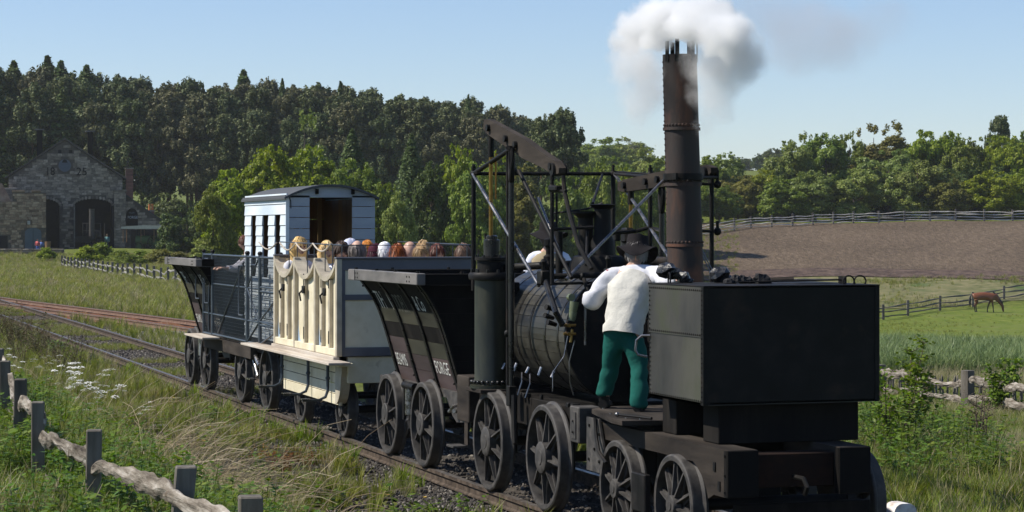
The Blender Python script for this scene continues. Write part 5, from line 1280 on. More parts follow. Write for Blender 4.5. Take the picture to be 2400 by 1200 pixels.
# people in the distance
for (label, px, Z, face, sh, pn, hr, ar, h, st) in [
    ('person in a teal jacket standing in the shed doorway', 251, 246, (.3, -1), (.10, .22, .22), (.06, .07, .09), (.2, .15, .1), 'down', 1.7, 'short'),
    ('person in grey bending over the green traction engine', 323, 244, (1, 0), (.16, .14, .19), (.04, .05, .08), (.1, .06, .05), 'fwd', 1.65, 'short'),
    ('person dressed all in white right of the canopy', 401, 258, (0, -1), (.7, .72, .74), (.6, .6, .6), (.3, .2, .1), 'down', 1.7, 'short'),
    ('person in lilac top and dark trousers on the lawn', 1119, 215, (.4, -1), (.42, .33, .52), (.03, .03, .05), (.5, .35, .2), 'down', 1.62, 'short'),
    ('child in pink behind the low stone wall', 88, 224, (0, -1), (.5, .12, .12), (.1, .15, .4), (.12, .06, .04), 'down', 1.35, 'short'),
    ('child in blue behind the low stone wall', 97, 224.5, (.3, -1), (.12, .2, .45), (.1, .1, .2), (.2, .1, .06), 'down', 1.25, 'short'),
    ('child in red waiting beyond the last wagon', 527, 150, (.4, -1), (.35, .06, .07), (.1, .06, .06), (.15, .08, .05), 'down', 1.2, 'short')]:
    b = gpos(px, Z); 
    if px in (251,): b = (b[0], b[1], .50)
    standing(label, b, (face[0]*CS+face[1]*SN, -face[0]*SN+face[1]*CS), shirtc=sh, pants=pn, hairc=hr, arms=ar, lean=.7 if ar == 'fwd' else 0, lev=0, h=h, style=st, seed=px)
# ------------------------------------------------------------------ engine shed far left
M['stone'] = surf('brown_sandstone', [(.14, .12, .095), (.23, .195, .155), (.33, .285, .235)], .9, 0, 1.2, bump=.5, bscale=9, bdist=.04, objvar=.42, spec=.2)
M['mortar'] = surf('dark_mortar', [(.07, .06, .052), (.12, .105, .09)], .95, 0, 3, bump=.3, spec=.1)
M['slate'] = surf('dark_slate', [(.035, .036, .04), (.06, .06, .066)], .7, 0, 3, bump=.3)
M['brick'] = surf('old_red_brick', [(.15, .065, .05), (.24, .11, .085)], .9, 0, 2, bump=.4, objvar=.3)
M['inside_dark'] = surf('shaded_inside', [(.012, .011, .011), (.03, .027, .026)], .95, 0, 1, bump=.2, spec=.1)  # near-black stands in for shade inside the shed and in openings
def stones(T, rects, inside, yface, course=.30, seed=1, mat=None, lim=300, name='stone', proud=.03, lens=(.38, .85)):
    """courses of squared stones, each its own block; beyond the limit joined"""
    q = random.Random(seed); items = []
    x0, x1, z0, z1 = rects
    z = z0; k = 0
    while z < z1-.05:
        h = course*q.uniform(.85, 1.15); x = x0-(q.random()*.4)
        while x < x1:
            L = q.uniform(*lens); a, b = max(x, x0), min(x+L, x1)
            if b-a > .12 and all(inside(px_, pz_) for px_ in (a+.02, (a+b)/2, b-.02) for pz_ in (z+.02, z+h-.02)): items.append((a, b, z, min(z+h, z1)))
            x += L
        z += h
    items.sort(key=lambda t: -(t[1]-t[0])*(t[3]-t[2]))
    base = {}; rest = MB()
    for i, (a, b, c, d) in enumerate(items):
        pr = proud+q.uniform(-.015, .03)
        if i >= lim: rest.box(a+.012, b-.012, yface-pr, yface+.05, c+.012, d-.012); continue
        key = q.randrange(4)
        if key not in base:
            mb = MB(); j = [q.uniform(-.04, .04) for _ in range(8)]
            vs = [(-.5, -.5, -.5), (.5, -.5, -.5), (.5, .5, -.5), (-.5, .5, -.5), (-.5, -.5, .5), (.5, -.5, .5), (.5, .5, .5), (-.5, .5, .5)]
            mb.add([(v[0]+j[n]*.5, v[1], v[2]+j[-n-1]) for n, v in enumerate(vs)], [(0, 3, 2, 1), (4, 5, 6, 7), (0, 1, 5, 4), (1, 2, 6, 5), (2, 3, 7, 6), (3, 0, 4, 7)])
            base[key] = mb.mesh(name); base[key].materials.append(mat or M['stone'])
        o = bpy.data.objects.new(name, base[key]); COL.objects.link(o); o.parent = T
        o.location = ((a+b)/2, yface+.025-pr/2, (c+d)/2); o.scale = (b-a-.022, .05+pr, d-c-.022)
    if rest.v: tag(rest.build(name, mat or M['stone'], T), kind='stuff')
SX0, SZ0 = 157, 250
def place(T, px, Z, z=None, rot=0):
    x, y = world_of((px-1200)/5300, Z); T.location = (x, y, hz(x, y) if z is None else z); T.rotation_euler = (0, 0, -TH+rot)
T = thing('engine_shed', 'large dark stone engine shed with gable marked 1825 and two black roof chimneys', 'building')
GX0, GX1, AP, EV = -6.3, 6.05, (-.24, 12.1), 8.0
def gable(x, z):
    s = (AP[1]-EV)/(AP[0]-GX0) if x < AP[0] else (AP[1]-EV)/(GX1-AP[0])
    return z < AP[1]-s*abs(x-AP[0])-.02
def arch_top(x, c, hw=2.1, zs=4.85, rise=.8):
    t = (x-c)/hw
    return zs+rise*math.sqrt(max(0, 1-t*t)) if abs(t) <= 1 else -1
def in_wall(x, z):
    if not (GX0 < x < GX1) or not gable(x, z): return False
    for c in (-2.9, 2.85):
        if abs(x-c) < 2.12 and z < arch_top(x, c)+.22: return False
    if math.hypot(x+.24, z-9.3) < .78: return False
    for hx in (-.78, .40):
        if abs(x-hx) < .2 and abs(z-10.85) < .2: return False
    return True
low = []
for c in (-2.9, 2.85):
    low += [(c-2.1, 4.85)]+[(c-2.1*math.cos(t), 4.85+.8*math.sin(t)) for t in np.linspace(.12, math.pi-.12, 11)]+[(c+2.1, 4.85)]
MB().prism([(GX0, 4.85)]+low+[(GX1, 4.85), (GX1, EV), AP, (GX0, EV)], 'y', 0, .5).build('gable_wall', M['mortar'], T)
for a, b in ((GX0, -5.0), (-.8, .75), (4.95, GX1)): MB().box(a, b, 0, .5, 0, 4.848).build('pier', M['mortar'], T)
stones(T, (GX0, GX1, 0, 12.1), in_wall, -.001, .30, 3)
for c in (-2.9, 2.85):
    for k in range(17):
        t = math.pi*(k+.5)/17; p = (c-2.2*math.cos(t), 4.85+.93*math.sin(t)); o = MB().box(-.12, .12, -.06, .45, -.16, .16, .01)
        e = o.build('arch_stone', M['stone'], T); e.location = (p[0], 0, p[1]); e.rotation_euler = (0, -(math.pi/2-t)*-.6, 0)
d_ = MB(); MB().box(-12, 12, 0, 0, 0, 0)
rf = MB()
for s, (ex, ez) in ((-1, (GX0, EV)), (1, (GX1, EV))):
    rf.prism([(AP[0], AP[1]+.12), (ex+s*.4, ez-.15), (ex+s*.4, ez-.03), (AP[0], AP[1]+.27)], 'y', -.12, 22)
rf.build('roof', M['slate'], T)
for s, (ex, ez) in ((-1, (GX0, EV)), (1, (GX1, EV))):
    MB().prism([(AP[0], AP[1]+.04), (ex+s*.3, ez-.12), (ex+s*.3, ez+.06), (AP[0], AP[1]+.24)], 'y', -.2, -.121).build('coping', M['mortar'], T)
MB().box(GX0, GX0+.4, .5, 22, 0, EV).build('side_wall', M['inside_dark'], T); MB().box(GX1-.4, GX1, .5, 22, 0, EV).build('side_wall', M['inside_dark'], T); MB().box(GX0, GX1, 21.6, 22, 0, EV+1).build('back_wall', M['inside_dark'], T)
MB().box(GX0+.4, GX1-.4, .5, 21.6, 0, .03).build('floor', M['inside_dark'], T)
for a, b, zc in ((-6.9, -5.5, 6.75), (5.1, 6.4, 6.6)):
    MB().box(a, b, -.5, .4, 0, zc-.15).build('buttress', M['mortar'], T); stones(T, (a, b, 0, zc-.15), lambda x, z: True, -.501, .32, 8, lim=40, name='buttress_stone'); MB().box(a-.08, b+.1, -.6, .4, zc-.15, zc+.05, .02).build('buttress_cap', M['stone'], T)
MB().path([(-.24, -.04, 9.3), (-.24, .1, 9.3)], [.68, .68], 24).build('louvre_frame', plain('louvre_blue_grey', (.10, .125, .16)), T)
for k in range(6): MB().box(-.24-.6*math.sqrt(max(.05, 1-((k-3.2)/3.6)**2)), -.24+.6*math.sqrt(max(.05, 1-((k-3.2)/3.6)**2)), -.075, -.041, 8.75+k*.15, 8.85+k*.15).build('louvre_slat', plain('louvre_slate_blue', (.08, .10, .14)), T)
MB().prism([(-.55, 9.62), (.07, 9.62), (-.05, 9.90), (-.24, 9.98), (-.43, 9.90)], 'y', -.082, -.0425).build('louvre_gap', M['inside_dark'], T)  # flat dark shape painted in for the shaded gap
for hx in (-.78, .40): MB().box(hx-.17, hx+.17, -.03, .02, 10.68, 11.02).build('owl_hole', M['inside_dark'], T)  # dark panels stand in for the shade in the holes
def flat_text(txt, size, x, z, y, mat, T, w=1, name='lettering', th=.05):
    V, F = text_mesh(txt, size, w); n = len(V)
    MB().add([(x+u, y, z+v) for u, v, _ in V]+[(x+u, y+th, z+v) for u, v, _ in V], F+[tuple(i+n for i in f[::-1]) for f in F]).build(name, mat, T, fix=False)
flat_text('18', 1.25, -2.35, 8.22, -.12, M['iron'], T, .85, 'year_number'); flat_text('25', 1.25, .98, 8.22, -.12, M['iron'], T, 1.0, 'year_number')
for a, b, zt in ((-3.25, -2.62, 13.3), (2.32, 2.90, 13.15)):
    MB().box(a, b, 2.5, 3.1, 8.5, zt).build('smoke_vent', M['darkpaint'], T); MB().box(a-.22, b+.22, 2.3, 3.3, zt, zt+.14).build('vent_cap', M['rimgrey'], T)
for x in (-.95, .80): MB().box(x-.06, x+.06, -.55, -.06, .2, 4.9).build('door_leaf', M['darkpaint'] if x < 0 else M['greywood'], T)
MB().box(4.95, 5.05, -.9, -.52, .2, 4.9).build('door_leaf', M['darkpaint'], T)
# lean-to with brick chimney
T2 = thing('lean_to', 'stone lean-to with sloping roof against the right side of the shed', 'building')
MB().prism([(6.45, 0), (10.8, 0), (10.8, 2.9), (6.45, 6.0)], 'y', .2, .6).build('wall', M['mortar'], T2)
stones(T2, (6.45, 10.8, 0, 6.0), lambda x, z: z < 6.0-(x-6.45)*.713-.08 and not (7.0 < x < 10.6 and z < 2.2), .199, .30, 5, lim=200)
MB().prism([(6.4, 6.0), (11.1, 2.65), (11.1, 2.80), (6.4, 6.16)], 'y', .0, 12).build('roof', M['slate'], T2)
MB().box(7.0, 10.6, .17, .198, 0, 2.2).build('opening', M['inside_dark'], T2)  # flat dark sheet standing in for a shaded opening
MB().box(10.6, 10.8, .6, 12, 0, 2.8).build('side_wall', M['mortar'], T2)
c_ = MB().box(6.45, 7.25, .8, 1.5, 3, 9.0, .01).build('chimney', M['mortar'], T2)
q = random.Random(4)
for k in range(20): MB().box(6.46+q.uniform(-.02, .0), 7.24+q.uniform(0, .02), .76, .799, 5.1+k*.195, 5.27+k*.195).build('brick_course', M['brick'], c_)
MB().box(6.38, 7.32, .7, 1.6, 9.001, 9.12).build('chimney_cap', M['stone'], c_); MB().tube((6.7, 1.1, 9.1), (6.7, 1.1, 10.2), .06).build('flue_pipe', M['iron'], c_)
MB().prism([(6.45, 2.65), (7.75, 2.65)]+[(7.1+.65*math.cos(t), 3.75+.85*math.sin(t)) for t in np.linspace(0, math.pi, 9)], 'y', .08, .14).build('sign_board', M['darkpaint'], T2)
flat_text('FORGE', .42, 6.62, 3.45, .05, plain('sign_white', (.45, .47, .5)), T2, .85, 'sign_lettering', .02); flat_text('FROM', .26, 6.75, 4.0, .05, plain('sign_blue', (.12, .16, .22)), T2, .9, 'sign_lettering', .02)
# cottage chimney with orange pots, behind the lean-to
T3 = thing('chimney_stack', 'brick chimney stack with two orange pots peeping over the lean-to', 'chimney')
MB().box(9.65, 10.35, 13, 13.7, 0, 4.35, .01).build('stack', M['brick'], T3); MB().box(9.55, 10.45, 12.9, 13.8, 4.35, 4.5).build('stack_cap', M['stone'], T3)
for x in (9.8, 10.15): MB().lathe([(.13, 4.5), (.11, 5.2), (.15, 5.25), (.0, 5.25)], (x, 13.3, 0), 'z', 12).build('chimney_pot', plain('orange_terracotta', (.62, .20, .06)), T3)
# near stone building on the left edge
T4 = thing('stone_building', 'reddish rubble stone building with blue arched doors at the left edge', 'building')
MB().prism([(-13, 0), (-2.4, 0), (-2.4, 6.15), (-5.9, 6.15), (-5.9, 5.2), (-13, 5.2)], 'y', -9, -3).build('wall', M['mortar'], T4)
M['redstone'] = surf('mixed_red_stone', [(.17, .11, .08), (.26, .19, .13), (.34, .28, .21)], .9, 0, .9, bump=.5, bscale=9, bdist=.04, objvar=.45, spec=.2)
def inb(x, z):
    if abs(x+3.75) < .95 and z < 2.35: return False
    if x < -6.35 and x > -8 and z < 1.6: return False
    return z < (6.15 if x > -5.9 else 5.2)
stones(T4, (-9, -2.4, 0, 6.15), inb, -9.001, .27, 11, mat=M['redstone'], lens=(.3, .7))
MB().prism([(-4.6, 0), (-2.9, 0), (-2.9, 1.9)]+[(-3.75+.85*math.cos(t), 1.9+.5*math.sin(t)) for t in np.linspace(0, math.pi, 9)]+[(-4.6, 1.9)], 'y', -9.04, -9.005).build('arched_door', plain('door_blue_grey', (.07, .10, .13)), T4)
MB().box(-3.77, -3.73, -9.07, -9.041, .1, 2.35).build('door_seam', M['iron'], T4)
MB().box(-8, -6.4, -9.02, -9.003, 0, 1.55).build('dark_opening', M['inside_dark'], T4)  # dark sheet on the wall in place of a shaded recess
for (a, b) in ((-5.9, -4.6), (-3.9, -2.95)): MB().box(a, b, -9.1, -8.4, 6.152, 6.38, .02).build('coping_stone', M['redstone'], T4)
mb = MB(); mb.box(-4.35, -4.05, -9.4, -9.1, 2.75, 3.15, .02); mb.build('wall_lantern', plain('lantern_glass', (.35, .35, .33), .3), T4); MB().path([(-4.2, -9.0, 3.4), (-4.2, -9.3, 3.35), (-4.2, -9.25, 3.15)], .02, 6).build('lantern_bracket', M['iron'], T4)
MB().prism([(-14, 5.2), (-5.95, 5.2), (-7.0, 7.2), (-14, 7.2)], 'y', -5, -4).build('upper_gable', M['redstone'], T4)
for t_ in (T, T2, T3, T4): place(t_, SX0, SZ0, .5, R(12.5))
# second locomotive, in the doorway
T = thing('parked_locomotive', 'small dark locomotive with thick chimney standing in the shed doorway', 'locomotive')
MB().lathe([(0, 1.15), (.30, 1.15), (.29, 4.35), (.33, 4.37), (.33, 4.45), (.26, 4.45)], (0, 0, 0), 'z', 18).build('chimney', M['wheelgrey'], T)
MB().path([(0, 0, 1.55), (0, 2.6, 1.55)], [.62, .62], 20).build('boiler', M['iron'], T)
MB().box(-.8, .8, -1.0, 2.9, .75, 1.0).build('frame', M['blackwood'], T); MB().box(-1.4, .3, -2.1, -.7, .8, 1.5, .02).build('tender_box', M['iron'], T)
for x in (-.95, .95):
    for y in (0, 2.4): MB().tube((x, y, .9), (x, y, 2.9), .045).build('frame_post', M['wheelgrey'], T)
    for y in (.2, 1.9): MB().lathe([(.1, -.05), (.5, -.05), (.5, .05), (.1, .05)], (x*.8, y, .5), 'x', 20).build('wheel', M['iron'], T)
for z in (2.1, 2.88): MB().tube((-1.0, 0, z), (1.0, 0, z), .035).build('cross_bar', M['wheelgrey'], T)
place(T, 215, 244, .52)
# traction engine under a cream canopy
T = thing('traction_engine', 'dark green showman traction engine under a long cream canopy', 'traction engine')
MB().prism([(-2.5, 2.35), (2.4, 2.35), (2.45, 2.5), (1.6, 2.68), (-.2, 2.72), (-2.5, 2.58)], 'y', -1.2, 1.2).build('canopy', plain('cream_canopy', (.42, .41, .36)), T)
for x in (-2.3, -.4, 1.0, 2.3):
    for y in (-1.1, 1.1): MB().tube((x, y, .9), (x, y, 2.4), .04).build('canopy_post', M['brownwood'], T)
gm = plain('engine_green', (.05, .10, .035)); MB().path([(-1.1, 0, 1.15), (.9, 0, 1.15)], [.48, .48], 18).build('boiler', gm, T); MB().box(.6, 1.9, -.6, .6, .55, 1.5, .03).build('cab', M['iron'], T)
for x, r_ in ((1.1, .85), (-.7, .45)):
    for y in (-.85, .85):
        w_ = MB().lathe([(r_-.08, -.14), (r_, -.14), (r_, .14), (r_-.08, .14), (r_-.08, -.14)], (x, y, r_), 'y', 24).build('wheel', M['iron'], T)
        for k in range(8): t = k*math.pi/8; MB().tube((x-r_*.92*math.cos(t), y, r_-r_*.92*math.sin(t)), (x+r_*.92*math.cos(t), y, r_+r_*.92*math.sin(t)), .03, n=5).build('wheel_spoke', gm, w_)
MB().tube((-.9, 0, 1.5), (-.9, 0, 2.3), .14).build('chimney', M['iron'], T)
place(T, 343, 243, .45)
T = thing('farm_cart', 'dark open cart standing on the grass right of the canopy', 'cart')
MB().box(-.9, .9, -.6, .6, .7, 1.15, .02).build('cart_body', plain('cart_blue', (.05, .06, .10)), T)
for x in (-.6, .6):
    for y in (-.7, .7): MB().lathe([(.3, -.04), (.38, -.04), (.38, .04), (.3, .04), (.3, -.04)], (x, y, .38), 'y', 18).build('wheel', M['iron'], T)
place(T, 418, 250)
# dark canopied vehicle behind the hut
T = thing('covered_wagon', 'dark open-sided covered wagon under the trees right of the hut', 'wagon')
MB().prism([(-2, 2.25), (2, 2.15), (2, 2.30), (0, 2.42), (-2, 2.40)], 'y', -.9, .9).build('canopy', plain('olive_canopy', (.12, .125, .10)), T)
for x in (-1.8, -.6, .6, 1.8): MB().tube((x, -.8, .8), (x, -.8, 2.2), .04).build('canopy_post', M['iron'], T)
MB().box(-1.9, 1.9, -.8, .8, .6, 1.3, .02).build('wagon_body', M['iron'], T)
for x in (-1.3, 1.3): MB().lathe([(.1, -.05), (.45, -.05), (.45, .05), (.1, .05)], (x, -.9, .45), 'y', 18).build('wheel', M['iron'], T)
place(T, 926, 232)
T = thing('caravan_sign', 'small pale green board on a post behind the passengers', 'sign')
MB().prism([(-.5, .9), (.45, .82), (.5, 1.05), (-.4, 1.2)], 'y', -.05, .05).build('board', plain('pale_green_board', (.35, .48, .46)), T); MB().tube((0, .02, 0), (0, .02, .9), .04).build('post', M['iron'], T); MB().tube((-.15, 0, 1.15), (-.15, 0, 1.4), .03).build('finial', M['iron'], T)
place(T, 978, 190)
# low stone wall in front of the shed yard
T = thing('stone_wall', 'low pinkish stone wall bounding the shed yard at the left edge', 'wall')
MB().box(-9, 3.1, 0, .35, -.3, .95).build('wall_core', M['mortar'], T)
stones(T, (-6, 3.1, -.2, .95), lambda x, z: True, -.001, .19, 21, mat=surf('pale_wall_stone', [(.16, .125, .105), (.24, .19, .16)], .9, 0, 3, bump=.4, objvar=.3), lim=290, lens=(.25, .5))
for k in range(16): MB().box(-6+k*.57+.01, -6+k*.57+.55, -.08, .42, .952, 1.06, .02).build('coping_stone', M['stone'], T)
place(T, 75, 222, -.25)
MB_ = MB(); MB_.path([(0, 0, 0), (0, 0, .95)], [.28, .3], 12); o_ = MB_.build('barrel', M['brownwood']); tag(o_, 'brown barrel standing on the yard wall by the dark doorway', 'barrel'); place(o_, 112, 235)
# ------------------------------------------------------------------ trees
NR = np.random.default_rng(11)
def quads(name, C, Nn, size, asp=1.6, jit=.5, curl=0.0):
    """leaf clumps: one pointed quad each, centres C, normals Nn, sizes array"""
    n = len(C); r = NR.normal(size=(n, 3)); Nn = Nn+r*jit; Nn /= np.linalg.norm(Nn, axis=1)[:, None]
    a = np.cross(Nn, NR.normal(size=(n, 3))); a /= np.linalg.norm(a, axis=1)[:, None]; b = np.cross(Nn, a)
    s = size[:, None]*.5; k = NR.uniform(.75, 1.1, (n, 1))
    V = np.stack([C-a*s*asp, C-b*s*k+a*s*.1, C+a*s*asp, C+b*s*k+a*s*.15], 1).reshape(-1, 3)
    me = bpy.data.meshes.new(name); me.vertices.add(4*n); me.vertices.foreach_set('co', V.ravel().astype(np.float32))
    me.loops.add(4*n); me.loops.foreach_set('vertex_index', np.arange(4*n, dtype=np.int32)); me.polygons.add(n); me.polygons.foreach_set('loop_start', np.arange(0, 4*n, 4, dtype=np.int32))
    me.update(calc_edges=True); return me
def sph(n):
    v = NR.normal(size=(n, 3)); return v/np.linalg.norm(v, axis=1)[:, None]
def broad_crown(nl, per, rx, H, z0, leaf, lobe=(.5, 1.0), seed=0, ragged=.25, taper=.0):
    """limbs fill an ellipsoid; each carries many small leafy sprays on its outside"""
    q = np.random.default_rng(seed); Cs = []; Ns = []; cz = (H+z0)/2; hz_ = (H-z0)/2; nb = max(9, nl//11)
    for i in range(nb):
        v = q.normal(size=3); v /= np.linalg.norm(v); rr_ = q.uniform(.40, .80); w = 1-taper*max(0, v[2])
        c = np.array([v[0]*rx*w*rr_, v[1]*rx*w*rr_, cz+v[2]*hz_*rr_]); B = rx*q.uniform(.26, .46)
        for j in range(16):
            u = q.normal(size=3); u[2] += .35; u += v*.6; u /= np.linalg.norm(u); o = c+u*B*q.uniform(.6, 1.15)*np.array([1, 1, .85]); L = q.uniform(lobe[0], lobe[1])*.72
            n = int(per*L*L*1.5)+10; d = sph(n); ra = NR.uniform(.25, 1.05, n)**.7*(1+(NR.random(n) < .14)*NR.uniform(.1, ragged+.3, n))
            Cs.append(o+d*(L*ra)[:, None]*np.array([1, 1, .8])); Ns.append(d*.7+u*.5+np.array([0, 0, .25]))
    C = np.concatenate(Cs); Nn = np.concatenate(Ns)
    # a few leading shoots break the outline
    for k in range(7):
        a = q.uniform(0, 6.28); r_ = q.uniform(0, .55)*rx; n = 50; t = NR.random(n); zz = cz+hz_*math.sqrt(max(.05, 1-(r_/rx)**2))*.92
        C = np.concatenate([C, np.stack([r_*math.cos(a)+NR.normal(0, .16, n), r_*math.sin(a)+NR.normal(0, .16, n), zz+t*q.uniform(.4, 1.3)*H*.09], 1)]); Nn = np.concatenate([Nn, sph(n)])
    return quads('crown', C, Nn, NR.uniform(leaf*.55, leaf*1.3, len(C)))
def trunk_mesh(H, r, seed, nb=7, spread=2.0, z0=.35, lean=.03):
    q = random.Random(seed); mb = MB(); pts = []; 
    for i in range(7): t = i/6; pts.append((math.sin(t*3+seed)*.12*H*lean*3, math.cos(t*2+seed)*.1*H*lean*3, t*H*.92))
    mb.path(pts, [r*(1-.85*i/6) for i in range(7)], 7)
    for k in range(nb):
        t = q.uniform(z0, .85); b = Vector(pts[int(t*6)]).lerp(Vector(pts[min(6, int(t*6)+1)]), t*6-int(t*6)); a = q.uniform(0, 6.28); L = spread*(1.1-t*.8)*q.uniform(.7, 1.2)
        d = Vector((math.cos(a), math.sin(a), q.uniform(.25, .7))); mb.path([b, b+d*L*.5+Vector((0, 0, .1*L)), b+d*L], [r*.35*(1-t*.5), r*.22*(1-t*.4), r*.06], 5)
    return mb.mesh('trunk')
def pine_crown(H, rx, z0, seed, leaf=.34, nl=80):
    """Scots pine: irregular limbs, each with many small upright needle tufts and dark gaps between"""
    q = np.random.default_rng(seed); Cs = []; Ns = []
    for i in range(nl//4):
        t = q.random()**.75; z = lerp(z0, H*.97, t); R_ = rx*(1-.85*((t-.25)/.75)**1.7 if t > .25 else .6+.4*t/.25)*q.uniform(.3, 1.0); a = q.uniform(0, 6.28); c = np.array([R_*math.cos(a), R_*math.sin(a), z]); B = q.uniform(.7, 1.5)
        for j in range(13):
            u = q.normal(size=3); u[2] = abs(u[2])*1.1+.05; u /= np.linalg.norm(u); o = c+u*B*q.uniform(.3, 1.25); L = q.uniform(.22, .60)
            n = int(34+90*L); d = sph(n); Cs.append(o+d*(NR.random((n, 1))**.5)*L*np.array([.8, .8, 1.5])); Ns.append(d+np.array([0, 0, .1]))
    for k in range(6):
        n = 60; a = q.uniform(0, 6.28); r_ = q.uniform(0, .4)*rx; Cs.append(np.stack([r_*math.cos(a)+NR.normal(0, .2, n), r_*math.sin(a)+NR.normal(0, .2, n), H*.95+NR.random(n)*q.uniform(.3, 1.3)], 1)); Ns.append(sph(n))
    C = np.concatenate(Cs); return quads('crown', C, np.concatenate(Ns), NR.uniform(leaf*.5, leaf*1.2, len(C)), 1.8, .5)
def cone_crown(H, rx, z0, seed, leaf=.30, n=5200):
    """larch or spruce: tiers of drooping sprays"""
    q = np.random.default_rng(seed); t = q.random(n)**.75; tier = np.round(t*22)/22+q.normal(0, .008, n); z = z0+(H-z0)*np.clip(tier, 0, 1)
    env = rx*(1-np.clip(tier, 0, 1))**.85+.12; k = 9+np.floor(tier*3); a = (np.floor(q.random(n)*k)+q.normal(0, .12, n))/k*6.283+tier*40
    r_ = env*q.random(n)**.55*q.uniform(.8, 1.12, n); C = np.stack([r_*np.cos(a), r_*np.sin(a), z-r_*.25+q.normal(0, .12, n)], 1)
    Nn = np.stack([np.cos(a)*.6, np.sin(a)*.6, np.ones(n)], 1); return quads('crown', C, Nn, q.uniform(leaf*.5, leaf*1.2, n), 2.0, .6)
LM = {}
LM['pine'] = leaf_mat('pine_needles', (.042, .062, .020), (.095, .120, .044), (.20, .21, .09), .12, .6, .035)
LM['pineb'] = leaf_mat('pine_needles_brown', (.048, .056, .024), (.112, .114, .05), (.21, .195, .095), .12, .6, .035)
LM['larch'] = leaf_mat('larch_needles', (.040, .070, .020), (.080, .12, .034), (.13, .17, .055), .25, .55, .04)
LM['bright'] = leaf_mat('fresh_leaves', (.11, .155, .010), (.20, .25, .018), (.30, .33, .035), .38, .45, .04)
LM['mid'] = leaf_mat('mid_green_leaves', (.075, .115, .014), (.15, .20, .026), (.24, .275, .05), .33, .45, .05)
LM['silver'] = leaf_mat('pale_leaves', (.11, .145, .030), (.20, .245, .055), (.31, .345, .105), .33, .4, .04)
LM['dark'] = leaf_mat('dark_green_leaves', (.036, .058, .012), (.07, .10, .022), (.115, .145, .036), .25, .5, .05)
LM['bronze'] = leaf_mat('bronze_green_leaves', (.09, .09, .018), (.165, .155, .034), (.24, .22, .05), .3, .5, .04)
M['bark'] = surf('bark', [(.05, .038, .028), (.11, .085, .065), (.17, .13, .10)], .9, 0, 4, bump=.6, bscale=16, bdist=.03, stretch=(1, 1, .3), spec=.15)
M['pinebark'] = surf('pine_bark', [(.06, .038, .026), (.12, .075, .05), (.17, .10, .065)], .9, 0, 3, bump=.6, bscale=16, bdist=.03, stretch=(1, 1, .3), spec=.15)
PROTO = {}
for i in range(5): PROTO['pine', i] = (pine_crown(18, 3.7+.4*(i % 3), 5.5+i*.4, 20+i, .24, 200), trunk_mesh(18, .24, i, 12, 3.2, .3), 18)
for i in range(3): PROTO['cone', i] = (cone_crown(16, 3.9+.3*i, 1.0, 40+i, .26, 9000), trunk_mesh(16, .2, 10+i, 4, 1.2), 16)
for i in range(5): PROTO['broad', i] = (broad_crown(230, 190, 3.9+.25*i, 10, .2, .24, (.4, 1.15), 60+i, .45, .3), trunk_mesh(9.5, .22, 20+i, 9, 2.6), 10)
for i in range(2): PROTO['tall', i] = (broad_crown(230, 190, 3.3, 13, 1.0, .24, (.35, 1.0), 80+i, .55, .45), trunk_mesh(12.5, .24, 30+i, 9, 2.4), 13)
for i in range(2): PROTO['bush', i] = (broad_crown(110, 420, 1.6, 2.4, .0, .13, (.22, .6), 90+i, .35, .1), trunk_mesh(2.0, .05, 40+i, 6, 1.0, .1), 2.4)
def tree(kind, v, a, Z, H, wide, leaf, label, group, bark='bark', name='tree', cat='tree', sink=.1):
    cr, tk, h0 = PROTO[kind, v % len([k for k in PROTO if k[0] == kind])]
    T = thing(name, label, cat, None, group); x, y = world_of(a, Z)
    key = (cr.name, leaf)
    if key not in LCACHE:
        c2 = cr.copy(); c2.materials.clear(); c2.materials.append(LM[leaf]); LCACHE[key] = c2
    if not tk.materials: tk.materials.append(M[bark])
    c = bpy.data.objects.new('crown', LCACHE[key]); COL.objects.link(c); c.parent = T
    t = bpy.data.objects.new('trunk', tk); COL.objects.link(t); t.parent = T
    s = H/h0; T.location = (x, y, hz(x, y)-sink); T.scale = (s*wide, s*wide, s); T.rotation_euler = (0, 0, rnd.uniform(0, 6.28)); return T
LCACHE = {}
PX = lambda px: (px-1200)/5300
